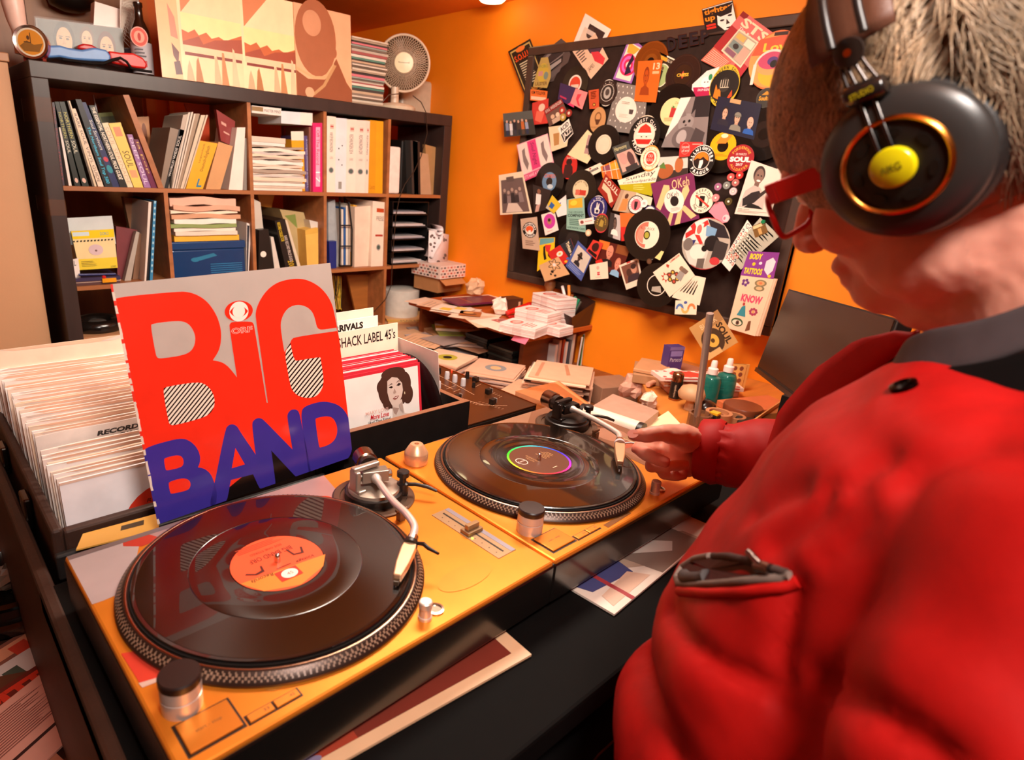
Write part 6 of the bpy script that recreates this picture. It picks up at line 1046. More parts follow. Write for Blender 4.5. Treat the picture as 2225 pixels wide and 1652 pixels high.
port = [('r',.03,.03,.97,.985,'#f8efe8'),
 ('p',ell(.56,.36,.30,.33,30),HR),('c',.36,.3,.12,.13,HR),('c',.74,.32,.13,.2,HR),('c',.8,.5,.1,.16,HR),('c',.42,.56,.09,.12,HR),('c',.55,.12,.22,.1,HR),('c',.36,.46,.07,.1,HR),
 ('p',[(.5,.62),(.68,.56),(.72,.8),(.9,.86),(.97,.985),(.42,.985),(.5,.8)],SK),('p',[(.5,.66),(.62,.7),(.56,.8),(.52,.76)],'#a88c80'),
 ('p',[(.43,.22),(.52,.17),(.62,.2),(.7,.3),(.71,.42),(.68,.52),(.62,.62),(.55,.66),(.5,.64),(.45,.54),(.42,.4)],SK),
 ('p',[(.45,.33),(.5,.31),(.53,.335),(.5,.35)],'#2a1a16'),('p',[(.59,.32),(.64,.285),(.68,.31),(.64,.335)],'#2a1a16'),('p',[(.44,.3),(.5,.27),(.53,.285),(.5,.285)],'#3a2420'),('p',[(.58,.28),(.63,.245),(.69,.265),(.63,.26)],'#3a2420'),
 ('p',[(.55,.36),(.585,.43),(.55,.445),(.525,.43)],'#b09488'),('p',[(.51,.52),(.56,.49),(.63,.49),(.6,.53),(.55,.545)],'#8a4a44'),('p',[(.53,.515),(.57,.505),(.61,.5),(.58,.52)],'#f4e8e0'),
 ('p',[(.62,.64),(.68,.6),(.7,.8),(.64,.72)],'#b49c90'),('r',.73,.45,.745,.49,'#e8d8b0'),
 ('t','MARY LOVE',.31,.375,.58,.41,'#e8b8ac',dict(bold=.01)),('t','More Love',.36,.415,.58,.465,'#c8202c',dict(bold=.02,shear=.25)),('t','(And Then Some)',.33,.472,.60,.515,'#2a1a18',dict(bold=.01,shear=.2))]
def pm(q):
    U = lambda u: .67+(u-.56)*.66
    W = lambda v: .025+(v-.06)*.61
    if q[0] == 'r': return ('r', U(q[1]), W(q[2]), U(q[3]), W(q[4]), q[5])
    if q[0] == 'c': return ('c', U(q[1]), W(q[2]), q[3]*.66, q[4]*.61, q[5])
    if q[0] == 'p': return ('p', [(U(a), W(b_)) for a, b_ in q[1]], q[2])
    return q
port = [port[0]]+[pm(q) for q in port[1:]]+[('p', [(.58,.585),(.94,.585),(.97,.96),(.52,.96)], SK)]
s45('record_sleeve', 'red bordered single sleeve with a woman portrait lettered More Love', .828, .938, .188, .188, .722, '#d8283a', port, ln=.028)
random.seed(5)
for i in range(16):
    s45('record_sleeve', cname(['#d83040','#f4e8e4','#c8202e','#e8a8b0','#d8283a'][i % 5])+' edged single sleeve '+('with a white band ' if i % 2 == 0 else '')+'standing behind the portrait sleeve', .838+.0075*i, .938, .188, .188+.003*R()-.0006*i, .722+.0018*i+.004*R(), ['#d83040','#f4e8e4','#c8202e','#e8a8b0','#d8283a'][i % 5], [('r',.03,.04,.97,.07,'#f6ece8')] if i % 2 == 0 else [], ln=.028)
s45('divider_card', 'cream divider card handwritten SHACK LABEL 45s', .962, .938, .226, .232, .764, '#f6e2c8', [('t',"SHACK LABEL 45's",.36,.045,.97,.135,'#17110f',dict(bold=.012))], ln=.02, cat='card', tl=-.006)
s45('divider_card', 'white divider card printed ARRIVALS', .978, .938, .226, .248, .725, '#f8ebe0', [('t','NEW 45S - ARRIVALS',.1,.03,.84,.085,'#17110f',dict(bold=.05))], ln=.02, cat='card', tl=-.006)
s45('divider_card', 'blank white divider card behind the ARRIVALS card', .990, .938, .226, .262, .722, '#f4e0cc', [], ln=.02, cat='card', tl=-.006)
# loose single and sleeve leaning at the right of the box
q = [onx(898,752,.745), onx(946,800,.735), onx(938,872,.735), onx(900,800,.742)]
B = MB(lambda a, b_, c_: V((.770-.015*b_/.09+c_, .925+a, 1.03+b_))); B.prism(ell(0,0,.0875,.0875,40), 0, .0016, '#120d0c', 'gloss'); B.w = .0017
B.build('seven_inch_record', None, 'bare black single leaning against the box side', 'record', 'singles in the black box')
B = MB(lambda a, b_, c_: V((.780-.012*b_/.09+c_, .945+a, 1.04+b_))); B.prism([(-.09,-.1),(.09,-.1),(.09,.09),(.075,.098),(-.09,.098)], 0, .0012, '#f2dccf', 'paper')
B.build('inner_sleeve', None, 'white paper inner sleeve leaning against the box side', 'record sleeve', 'singles in the black box')
# ================================================================== desk with clutter
DZ = .722
t = thing('desk', 'long brown desk pushed into the orange wall corner', 'desk', (1.3, 1.5, 0))
MB().box(.52, XW-.002, 1.17, 2.33, DZ-.03, DZ, '#8a4e28', 'wood').box(.86, XW-.002, .83, 1.17, DZ-.03, DZ, '#8a4e28', 'wood').build('desk_top', t, bevel=.003)
MB().box(.09, .52, .81, 1.42, DZ-.03, DZ, '#2a1a14', 'wood').build('desk_extension', t)
for x, y in ((.6, 2.25), (2.08, 2.25), (2.08, .9), (.92, .9), (.13, 1.38), (.47, 1.38)): MB().box(x-.025, x+.025, y-.025, y+.025, 0, DZ-.03, '#5a3420', 'wood').build('leg', t)
def rz(a): return Matrix.Rotation(math.radians(a), 4, 'Z')
def at(px, py, z, ang=0): c = onz(px, py, z); return TM(Matrix.Translation(c) @ rz(ang)), c
def bx(name, label, cat, px, py, z, w, d, h, ang, col, m='card', bevel=.002, shapes=(), front=(), group=None, smooth=0):
    """box whose base centre sits under image point (px,py) on the plane z"""
    T, c = at(px, py, z, ang); B = MB(T).box(-w/2, w/2, -d/2, d/2, .0004, h, col, m)
    if shapes: B.T = lambda u, v, q: T(-w/2+w*u, d/2-d*v, h+q); B.w = 2e-4; B.shapes(shapes, m)
    if front: B.T = lambda u, v, q: T(-w/2+w*u, -d/2-q, h-h*v); B.w = 2e-4; B.shapes(front, m)
    return B.build(name, None, label, cat, group, bevel=0 if (shapes or front) else bevel, smooth=smooth)
# ---- mixer
MZ = .9
m1, m2, m3 = onz(948,795,MZ), onz(1168,880,MZ), onz(905,905,MZ)
mo = V((.905, .965, MZ)); 
t = thing('dj_mixer', 'brown topped mixer with grey knobs and black faders', 'mixer', (1.06, 1.16, DZ+.05))
MX0, MX1, MY0, MY1 = .905, 1.222, .962, 1.358
MB().box(MX0, MX1, MY0, MY1, DZ+.06, MZ-.004, '#16110f', 'plastic').build('case', t, bevel=.004)
pn = MB().box(MX0, MX1, MY0, MY1, MZ-.0035, MZ, '#5a3018', 'satin').build('top_panel', t, bevel=.001)
MB().box(MX1-.001, MX1+.002, MY0, MY1, MZ-.02, MZ+.002, '#d88a4c', 'metal').build('edge_trim', t)
B = MB(); B.w = MZ+2e-4
def ln(p, q, w_=.0012, c='#d8a07c'):
    a, b_ = onz(*p, MZ), onz(*q, MZ); d = (b_-a).normalized(); n = V((-d.y, d.x, 0))*w_/2
    B.add([(a+n).to_tuple()[:2]+(MZ+2e-4,), (b_+n).to_tuple()[:2]+(MZ+2e-4,), (b_-n).to_tuple()[:2]+(MZ+2e-4,), (a-n).to_tuple()[:2]+(MZ+2e-4,)], [(0,1,2,3)], c, 'paper')
ln((952,815),(1030,858)); ln((955,832),(985,846)); ln((1040,880),(1102,882)); ln((985,862),(1050,880))
for k in range(9): ln((985+k*6,862+k*2.2),(990+k*6,860+k*2.2), .0008)
for k in range(7): ln((1055+k*5,848+k*2.6),(1061+k*5,846+k*2.6), .0008)
for k in range(8): ln((1040+k*7,874+k*2.2),(1046+k*7,873+k*2.2), .0008)
ln((970,846),(990,838),.0008); ln((985,852),(1000,846),.0008); ln((1030,842),(1045,835),.0008); ln((1110,850),(1116,848))
B.build('scale_marks', t, kind='stuff')
def knob(px, py, col, r=.0075, h=.021, cap='#e0987c'):
    c = onz(px, py, MZ); B = MB(TM(Matrix.Translation(c))).lathe([(r,0),(r*.95,h*.8),(r*.8,h)], 18, col, 'plastic')
    k = B.build('knob', t, smooth=40)
for px, py in ((971,823),(988,830),(1006,838),(952,844)): knob(px, py, '#b8aeb0')
for px, py, r_, h in ((954,812,.006,.018),(1015,822,.006,.02),(1029,842,.005,.016),(959,858,.005,.016)): knob(px, py, '#17120f', r_, h)
for px, py in ((1033,830),(1061,856),(994,868),(1070,878)):
    c = onz(px, py, MZ); f_ = MB(TM(Matrix.Translation(c) @ rz(12))).prism([(-.010,-.007),(.010,-.007),(.0085,.007),(-.0085,.007)],.001,.015,'#14100e','plastic').build('fader', t, bevel=.0015)
    MB(TM(Matrix.Translation(c) @ rz(12))).box(.0102,.0108,-.0065,.003,.003,.0145,'#e8e0d8','plastic').build('marker_line', f_)
c = onz(982,806,MZ); MB(TM(Matrix.Translation(c))).lathe([(.002,0),(.002,.004)],8,'#ff2010','glow').build('red_light', t)
bx('power_strip', 'black plinth box under the brown topped mixer', 'box', 1020, 905, DZ, .28, .33, .057, 0, '#120d0b') if 0 else MB().box(MX0+.01, MX1-.01, MY0+.01, MY1-.01, DZ+.0005, DZ+.0595, '#120d0b').build('mixer_stand', None, 'black plinth box under the brown topped mixer', 'box')
# ---- riser shelf along the wall
RZ = .9
t = thing('desk_riser', 'orange-brown wooden riser shelf along the wall', 'shelf', (1.95, 1.8, DZ))
MB().box(1.748, XW-.004, 1.447, 2.17, RZ-.02, RZ, '#b8551c', 'wood').build('board', t, bevel=.003)
for y in (1.52, 2.14): MB().box(1.80, XW-.006, y-.009, y+.009, DZ+.0005, RZ-.02, '#7a3a18', 'wood').build('side_support', t)
# boxes at the far end
T, c = at(960, 628, RZ, 4)
B = MB(T).box(-.10, .085, -.07, .10, .0004, .07, '#b98050', 'paper')
B.add([(-.10,-.07,.0705),(.06,-.07,.0705),(.03,-.135,.048),(-.115,-.135,.048)], [(0,1,2,3)], '#c88a54', 'paper'); B.build('cardboard_box', None, 'brown cardboard box with open flap on the riser', 'box')
def sms(u0, u1, v0, v1, n, mrow):
    o = []
    for j in range(mrow):
        for i in range(n):
            u = u0+(u1-u0)*(i+.5*(j % 2))/n; v = v0+(v1-v0)*(j+.2)/mrow; du = (u1-u0)/n*.62; dv = (v1-v0)/mrow*.6
            if u+du > u1: continue
            if (i+j) % 2: o.append(('t','MS',u,v,u+du,v+dv,'#2a1c1c' if i % 3 else '#d8583c',dict(bold=.05)))
            else: o += [('c',u+du/2,v+dv/2,du*.42,dv*.5,'#d8583c' if i % 3 else '#2a1c1c'),('c',u+du/2,v+dv/2,du*.2,dv*.24,'#efd8cc')]
    return o
T, c = at(962, 628, RZ, 4); hb = .072
B = MB(T).box(-.118, .09, -.09, .11, hb, hb+.062, '#ecd4c8', 'paper')
B.T = lambda u, v, w: T(-.118+.208*u, -.09-w, hb+.062-.062*v); B.w = 2e-4; B.shapes(sms(.01,.99,.06,.96,9,4))
B.T = lambda u, v, w: T(-.118-w, .11-.2*u, hb+.062-.062*v); B.w = 2e-4; B.shapes(sms(.01,.99,.06,.96,8,4))
B.build('patterned_box', None, 'white box patterned with red and black letters and circles', 'box')
# papers on the riser
random.seed(21)
for i in range(7):
    bx('paper_sheet', cname(['#f0d0b8','#ecc0a0','#f6dcc8','#e8c8b4'][i % 4])+(' printed' if i % 2 else ' blank')+' loose sheet spread along the riser', 'paper', 935+i*24+8*R(), 655+i*8+5*R(), RZ+.0008*i, .15, .19, .0012, -40+80*R(), ['#f0d0b8','#ecc0a0','#f6dcc8','#e8c8b4'][i % 4], 'paper', 0, [('L',.1,.1,.9,.8,6,'#c8a48c')] if i % 2 else [], group='papers spread along the riser')
bx('envelope', 'white envelope corner with yellow window on the riser', 'envelope', 985, 672, RZ+.007, .12, .16, .002, 25, '#f4dcc8', 'paper', 0, [('r',.1,.2,.5,.5,'#f0c040'),('r',.5,.5,.9,.8,'#f0c860')])
bx('photo_print', 'brown toned photo lying on the riser papers', 'photo', 1022, 682, RZ+.008, .09, .09, .001, 40, '#a85c2c', 'card', 0, [('c',.4,.5,.25,.3,'#5a2c14'),('c',.65,.4,.2,.25,'#e0a060')])
bx('folder', 'maroon folder on white papers near the wall', 'folder', 1030, 655, RZ+.014, .26, .13, .008, -8, '#6a1c40', 'card', 0, [('r',.3,.1,.32,.9,'#c86a30')])
bx('notepad', 'yellow edged white pad under the maroon folder', 'notepad', 1032, 656, RZ+.0002, .275, .14, .013, -8, '#f4dcc4', 'paper', 0, front=[('r',.5,0,1,.6,'#f0b830')])
def crumple(name, label, px, py, z, s, col, seed, cat='tissue'):
    T, c = at(px, py, z); random.seed(seed); B = MB(T); vs_ = []; n, k = 12, 7
    for j in range(k+1):
        p = math.pi*j/k-math.pi/2
        for i in range(n):
            a = 2*math.pi*i/n; r_ = s*(.7+.5*R()); vs_.append((r_*math.cos(p)*math.cos(a), r_*.8*math.cos(p)*math.sin(a), max(.0006, s*.7+r_*.8*math.sin(p))))
    fs = [(j*n+i, j*n+(i+1)%n, (j+1)*n+(i+1)%n, (j+1)*n+i) for j in range(k) for i in range(n)]
    B.add(vs_, fs, col, 'paper'); return B.build(name, None, label, cat)
crumple('tissue', 'crumpled cream tissue on the maroon folder', 1032, 640, RZ+.023, .05, '#e8b890', 31)
crumple('tissue', 'crumpled white tissue beside the red stapler', 1085, 682, RZ+.004, .045, '#f6d8c8', 32)
bx('small_box', 'small dark wooden box with metal catch on the riser', 'box', 1108, 668, RZ, .085, .07, .045, -8, '#5a3020', 'wood', .003, front=[('r',.7,.3,.85,.8,'#d8a888')])
# red stapler
T, c = at(1125, 690, RZ, -20); t = thing('stapler', 'red plastic stapler gaping open on the riser', 'stapler', c)
MB(T).prism([(-.05,-.014),(.05,-.012),(.055,.012),(-.05,.014)],.0006,.012,'#b81410','plastic').build('base', t, bevel=.003)
MB(lambda a, b_, c_: T(a, b_, .014+c_+(a+.05)*.35)).prism([(-.055,-.014),(.05,-.013),(.06,0),(.05,.013),(-.055,.014)],0,.014,'#d81a14','plastic').build('arm', t, bevel=.004)
MB(lambda a, b_, c_: T(a, b_, .012+c_)).lathe([(.004,0),(.004,.02)],10,'#c8c0bc','metal').build('pin', t)
# banded flyer bundles
def bundle(label, px, py, z, n, ang, w=.105, d=.15):
    T, c = at(px, py, z, ang); t = thing('flyer_bundle', label, 'flyers', c, 'banded flyer bundles on the riser')
    for k in range(n):
        B = MB(T); dx = .004*(R()-.5); h = .0055
        B.box(-w/2+dx, w/2+dx, -d/2+dx, d/2+dx, .0005+h*k, .0005+h*k+h*.8, ['#f6dcd4','#f0ccc4','#fae8e0'][k % 3], 'paper')
        if k == n-1:
            B.T = lambda u, v, q: T(-w/2+w*u, d/2-d*v, .0005+h*n-h*.2+q); B.w = 2e-4
            B.shapes([('c',.5,.3,.3,.16,'#d86a5c'),('c',.5,.3,.22,.1,'#f0b0a4'),('L',.15,.55,.85,.9,4,'#d87a6c')])
        B.build('flyer', t)
    MB(T).box(-w/2-.002, w/2+.002, -.018, .018, .0003, .0005+.0055*n+.0006, '#d89a94', 'clear').build('band', t)
random.seed(8)
bundle('tall bundle of red printed flyers at the back of the riser', 1198, 702, RZ, 21, -10)
bundle('half-high bundle of red printed flyers before the tall bundle', 1166, 712, RZ, 13, 8)
bundle('low front bundle of red printed flyers at the riser edge', 1136, 724, RZ, 7, 14)
bundle('small bundle of red printed flyers beside the pen holder', 1206, 724, RZ, 6, 4, .09, .1)
random.seed(77)
for i in range(12):
    x, y = 905+R()*150, 734+R()*16; c_ = ['#f0c0a0','#d8b8a8','#b8a8a8','#e8b48c','#c89878','#a89088'][i % 6]
    bx('paper_sheet', cname(c_)+' loose sheet in the paper drift between mixer and riser', 'paper', x, y, DZ+.0335+.0018*i, .16+.06*R(), .14+.05*R(), .0016, 180*R(), c_, 'paper', 0, [('L',.1,.1,.9,.9,7,shade(c_,.75))] if i % 3 == 0 else [], group='paper drift on the desk')
for i in range(8):
    x, y = 815+R()*75, 700+R()*40; c_ = ['#b07c54','#c89468','#a06c48','#d8a880'][i % 4]
    bx('kraft_paper', cname(c_)+' kraft paper sheet in the heap at the bookcase foot', 'paper', x, y, DZ+.001+.004*i, .2, .18, .0035, 180*R(), c_, 'paper', 0, group='kraft paper heap')
bx('coaster', 'dark red round printed card on the riser papers', 'card', 1094, 698, RZ+.006, .07, .07, .0015, 0, '#a82c28', 'card', 0, [('c',.5,.5,.42,.42,'#d87a6a'),('c',.5,.5,.34,.34,'#8a2020')])
q = [V((1.748,1.50,RZ+.001)), V((1.748,1.452,RZ+.001))]
slab('sticky_note', 'pink sticky note hanging from the riser edge', 'note', [onx(1124,719,1.744), onx(1157,726,1.744), onx(1141,749,1.73), onx(1111,739,1.73)], .0006, '#f07a94', m='paper')
# pen holder
T, c = at(1250, 716, RZ, 0); c = onz(1238, 712, RZ); hx_ = c.x; t = thing('pen_holder', 'dark brown slanted pen holder with pens by the wall', 'pen holder', c)
B = MB(lambda a, b_, c_: V((XW-.075+a, 1.492+b_, RZ+c_)))
B.add([(-.06,-.04,.0005),(.055,-.04,.0005),(.06,-.05,.1),(-.085,-.05,.05),(-.06,.05,.0005),(.055,.05,.0005),(.06,.05,.125),(-.085,.05,.07)], [(0,3,2,1),(4,5,6,7),(0,1,5,4),(1,2,6,5),(3,0,4,7)], '#3a2018', 'plastic')
B.build('cup', t)
random.seed(4)
for k, (x, y, c_, h) in enumerate(((1222,622,'#f0e4e0',0),(1236,620,'#e8821c',0),(1243,640,'#8a4a20',0),(1250,645,'#1c7a50',0),(1258,650,'#2a8a60',0),(1247,660,'#a8a03c',0),(1262,655,'#5a5448',0),(1160,645,'#3a4a34',0))):
    top = onx(x, y, XW-.06-.012*(k % 3)); 
    bt = V((XW-.09, 1.50, RZ+.02)) if k < 7 else V((top.x, top.y, RZ+.003))
    MB().tube([bt, bt.lerp(top, .7), top], [.006,.006,.0065], 10, c_, 'plastic').build('marker_pen', None, ['white marker pen with red mark in the holder','orange capped marker pen in the holder','brown marker pen in the holder','dark green marker pen in the holder','green marker pen in the holder','yellow-green pen in the holder','grey pen in the holder','dark green pen standing on the riser'][k], 'pen', 'pens in the holder', smooth=50)
c = onx(1196, 640, XW-.05)
MB(TM(Matrix.Translation((c.x-.01, c.y, RZ+.001)))).lathe([(.02,0),(.022,.09),(.014,.1),(.016,.115),(.024,.13),(.022,.15),(.012,.16)], 20, '#a8683c', 'wood').build('rubber_stamp', None, 'turned wooden rubber stamp standing behind the flyer bundles', 'stamp', smooth=50)
# ---- things under and before the riser
random.seed(9)
for s_, (x, y) in enumerate(((1.86, 1.62), (1.90, 1.80))):
    for k in range(8):
        MB().box(x-.07+.006*R(), x+.072+.006*R(), y-.065+.006*R(), y+.066+.006*R(), DZ+.0006+.0108*k, DZ+.0105+.0108*k, ['#1c1a18','#2a2c28','#141210'][k % 3], 'gloss').build('disc_case', None, ['black disc case in the stack near the riser end','black disc case in the stack deep under the riser'][s_], 'case', 'disc cases under the riser')
for k in range(6):
    MB().box(1.955+.022*k, 1.969+.022*k, 1.475, 1.60, DZ+.0006, DZ+.11+.03*R(), ['#e8e0dc','#c8b0a8','#9a2420','#f0e4dc','#3a4a5a','#d8c0b0'][k], 'card').build('booklet', None, ['white booklet','grey-pink booklet','dark red booklet','cream booklet','slate blue booklet','beige booklet'][k]+' upright under the riser end', 'book', 'booklets under the riser end')
for k in range(4):
    a = V((2.10+.008*k, 1.462, DZ+.002)); MB().tube([a, a+V((.01*(k-1), -.012+.01*k, .13))], .0035, 8, ['#d8ccc4','#2a2220','#1c7a40','#c8b8a8'][k], 'plastic').build('pen', None, ['white pen','black pen','green pen','grey pen'][k]+' standing by the wall under the riser', 'pen', 'pens by the wall', smooth=50)
# flat stacks on the desk: sleeves of singles
def sleeves(label, px, py, z, n, ang, top, cols, s_=.18, h=.0055, cat='record sleeve', grp=None, jit=.012, mlast=None):
    T, c = at(px, py, z+h*n, ang); c0 = c-V((0,0,h*n))
    for k in range(n):
        a = 12*(R()-.5) if k < n-1 else 0; M = Matrix.Translation(c0+V((jit*(R()-.5), jit*(R()-.5), .0005+h*k))) @ rz(ang+a); B = MB(TM(M)).box(-s_/2, s_/2, -s_/2, s_/2, 0, h*.85, cols[k % len(cols)], 'paper')
        if k == n-1 and top: B.T = (lambda M: lambda u, v, q: M @ V((-s_/2+s_*u, s_/2-s_*v, h*.85+q)))(M); B.w = 2e-4; B.shapes(top)
        B.build('record_sleeve', None, (label[1] if k == n-1 else cname(cols[k % len(cols)])+' '+label[0]), cat, grp)
PE = ['#e8b090','#d8a488','#f0c4a4','#b8988c','#e4b498','#8a7068']
sleeves(('sleeve under the yellow-green labelled single','peach sleeve with yellow-green record label on its pile'), 972, 776, DZ, 9, 20, [('c',.5,.5,.22,.22,'#b8a838'),('c',.5,.5,.1,.1,'#1c1410')], PE, grp='peach sleeves piled on the desk')
sleeves(('sleeve under the grey labelled single','peach sleeve with grey record label on its pile'), 1078, 800, DZ, 14, 28, [('c',.5,.5,.22,.22,'#8a8684'),('c',.5,.5,.11,.11,'#e8a878')], PE, grp='peach sleeves piled on the desk')
sleeves(('sleeve in the high mixed pile by the wall','large folded peach sheet on the high mixed pile'), 1215, 806, DZ, 22, 32, [('r',.05,.1,.9,.16,'#c08060'),('p',[(.3,.6),(.9,.5),(.95,.55),(.35,.66)],'#b87a58')], ['#d8a484','#8a6a58','#e8b898','#4a3c38','#c89478','#6a5048','#f0c8a8'], s_=.2, grp='mixed sleeves piled by the wall', jit=.03)
sleeves(('sleeve in the low pile behind the mixer','pale yellow sheet on the low pile behind the mixer'), 1160, 850, DZ, 13, 18, [], ['#8a6450','#6a4c40','#c89878','#5a4440','#f0d0a0'], s_=.19, grp='sleeves behind the mixer')
bx('notepad', 'tan covered pad with yellow strip at the bookcase foot', 'notepad', 880, 690, DZ+.02, .22, .3, .012, -28, '#e0a468', 'card', 0, [('r',0,.82,1,1,'#f0b418'),('t','MAILER X4',.3,.86,.95,.96,'#7a3a10')])
bx('paper_pile', 'plain cardboard mailers under the tan covered pad', 'paper', 882, 696, DZ, .24, .31, .018, -25, '#a87a54', 'paper')
bx('notepad', 'pink pad with yellow strip on the green notebook', 'notepad', 990, 706, DZ+.062, .2, .26, .012, -38, '#f4cdb4', 'paper', 0, [('r',0,.8,1,.98,'#f2b01c'),('t','X4',.72,.83,.9,.95,'#5a2c10'),('r',.7,.5,1,.62,'#f0a830'),('L',.1,.08,.6,.3,3,'#d8a890')])
bx('notebook', 'olive green notebook under the pink pad', 'notebook', 992, 716, DZ+.05, .22, .28, .011, -30, '#8a8c34', 'card', 0, [('L',.2,.4,.8,.7,3,'#a8aa5a')])
bx('envelope', 'wide brown mailer under the green notebook', 'envelope', 1000, 722, DZ+.032, .34, .27, .017, -20, '#b08058', 'paper', 0, [('p',[(.0,.5),(1,.3),(1,.35),(0,.56)],'#8a5c3c')])
bx('paper_pile', 'grey paper heap under the wide brown mailer', 'paper', 985, 735, DZ, .36, .28, .031, -12, '#9a8a84', 'paper', 0, [])
bx('plastic_bag', 'crumpled clear plastic wallet on the desk papers', 'bag', 1010, 768, DZ+.001, .2, .13, .02, 10, '#c8c4c8', 'frost')
bx('phone', 'dark brown mobile phone lying on the papers', 'phone', 914, 770, DZ+.032, .065, .13, .011, -58, '#3a1c12', 'gloss', .004)
bx('paper_pile', 'creased paper pile beneath the mobile phone', 'paper', 912, 778, DZ, .2, .2, .031, -40, '#c0a498', 'paper')
# clear lid with orange tint, envelope and device behind the far deck
T = quadT([onz(1120,850,.86), onz(1215,828,.86), onz(1285,880,.86), onz(1205,884,.86)])
B = MB(T); B.add([(0,0,0),(1,0,0),(1,1,0),(0,1,0),(0,0,-.10),(1,0,-.10),(1,1,-.10),(0,1,-.10)], [(0,3,2,1),(0,1,5,4),(1,2,6,5),(2,3,7,6),(3,0,4,7)], '#d8783c', 'frost'); B.w = 1e-4; B.shapes([('r',.88,0,.96,1,'#e8a868')], 'frost')
B.build('dust_cover', None, 'orange tinted clear plastic dust cover behind the mixer', 'dust cover')
bx('cardboard_box', 'open grey cardboard box by the wall behind the decks', 'box', 1322, 868, DZ, .16, .12, .07, -20, '#a07258', 'paper')
dz = .93
q = [onz(1274,890,dz), onz(1388,928,dz), onz(1432,893,dz), onz(1332,856,dz)]
t = thing('label_printer', 'white plastic device with clear lid and black end caps', 'device', (q[0]+q[2])/2-V((0,0,.16)))
T = quadT([q[3], q[2], q[1], q[0]])
MB(T).box(0,1,.0,1,-.02,0,'#d8a890','frost').build('clear_lid', t)
B = MB(); a, b_ = q[0], q[1]; B.tube([a+V((0,0,-.008)), b_+V((0,0,-.008))], .021, 20, '#f0d0bc', 'plastic'); B.build('front_bar', t, smooth=40)
for p_, d_ in ((a, (a-b_).normalized()), (b_, (b_-a).normalized())): MB().tube([p_+V((0,0,-.008))+d_*.0005, p_+V((0,0,-.008))+d_*.012], .0205, 20, '#1c1412', 'plastic').build('end_cap', t, smooth=40)
MB(T).box(.02,.98,.05,.95,-.19,-.021,'#6a4a3c','plastic').build('body', t)
a, b_ = onz(1410,905,.93), onz(1500,930,.93)
flat('paper_sheet', 'cream curled paper sheet beside the white device', 'paper', [(1400,925),(1452,893),(1492,935),(1420,960)], .905, '#f6d6a8', [], h=.002, m='paper')
crumple('tissue', 'small crumpled white tissue behind the white device', 1408, 885, .86, .03, '#f2c8b0', 41)
crumple('plastic_bag', 'crumpled clear bag behind the clear lidded device', 1370, 862, .80, .05, '#d89c84', 43, 'bag')
# ---- corner shelf by the wall
SZ = .86
t = thing('corner_shelf', 'curved orange-brown corner shelf cluttered with small things', 'shelf', (1.8, .7, 0))
B = MB(); B.prism([(1.36,.30),(1.40,.50),(1.446,.639),(1.50,.715),(1.57,.80),(1.66,.885),(1.77,.977),(1.95,1.05),(2.146,1.08),(2.146,.1),(1.36,.1)], SZ-.03, SZ, '#c87830', 'wood'); B.build('board', t, bevel=.004)
MB().box(1.75,1.79,.15,.79,0,SZ-.0305,'#5a3018','wood').build('support', t)
bx('envelope', 'brown torn envelopes lying at the shelf corner', 'envelope', 1412, 822, SZ, .16, .11, .03, 30, '#b07c54', 'paper')
bx('envelope', 'tan flat envelope on the torn envelopes', 'envelope', 1418, 802, SZ+.031, .15, .1, .012, 22, '#c88c60', 'paper')
bx('medicine_box', 'small violet carton standing by the orange wall', 'box', 1455, 808, SZ+.02, .055, .035, .09, -25, '#4a3470', 'card', .001, front=[('r',.1,.15,.9,.35,'#8a78b0'),('t','Paracol',.12,.4,.9,.55,'#d8ccd8'),('r',0,.0,1,.12,'#7a6498')])
bx('paper_pile', 'flat brown papers under the violet carton', 'paper', 1470, 815, SZ, .2, .12, .019, 0, '#a8684a', 'paper')
for k, (x, y, a_, lb) in enumerate(((1505,822,4,'white bingo card with red oval on the corner shelf'),(1520,838,-6,'white card with red print under the bingo card'))):
    bx('playing_card', lb, 'card', x, y, SZ+.052-.03*k, .24, .07, .012, a_-38, '#f6d4c4', 'card', 0, [('c',.4,.5,.22,.4,'#e0382c')]+[('c',.06+.11*i,.12,.025,.07,'#c83a34') for i in range(9)]+[('c',.06+.11*i,.88,.025,.07,'#c83a34') for i in range(9)], front=[('r',.05,.2,.95,.5,'#d84a40')])
bx('paper_pile', 'paper base under the white bingo cards', 'paper', 1515, 850, SZ, .22, .09, .021, -38, '#d89a80', 'paper')
for k in range(2): bx('pill_blister', 'peach tablet blister standing by the bottles', 'blister', 1592+k*6, 850, SZ, .05, .006, .09, -40, '#f0b060', 'card', 0, front=[('c',.3+.4*(i % 2),.15+.22*(i//2),.13,.08,'#8a4a34') for i in range(8)], group='tablet blisters')
# computer mouse shaped tape gun
T, c = at(1458, 845, SZ, 20); MB(T).ball((0,0,.034),(.034,.045,.033),18,12,'#f2d4c0','plastic').build('tape_dispenser', None, 'rounded white plastic dispenser behind the battery', 'dispenser', smooth=60)
MB(at(1425, 838, SZ, 0)[0]).tube([(-.05,0,.012),(.05,.01,.012)],.008,10,'#d89878','paper').build('paper_tube', None, 'thin rolled paper tube beside the dispenser', 'tube', smooth=50)
T, c = at(1464, 868, SZ, 0); t = thing('battery', 'standing copper and black battery cell', 'battery', c)
MB(T).lathe([(.0165,.0005),(.0165,.03),(.0165,.055),(.0165,.08),(.014,.084),(.009,.086)], 24, '#b07a54', 'metal').build('can', t, smooth=40)
MB(T).lathe([(.0168,.006),(.0168,.058)], 24, '#1c1614', 'plastic', cap=False).build('sleeve', t, smooth=50)
d_ = (CAMO-c); d_.z = 0; d_.normalize(); l_ = V((0,0,1)).cross(d_).normalized()
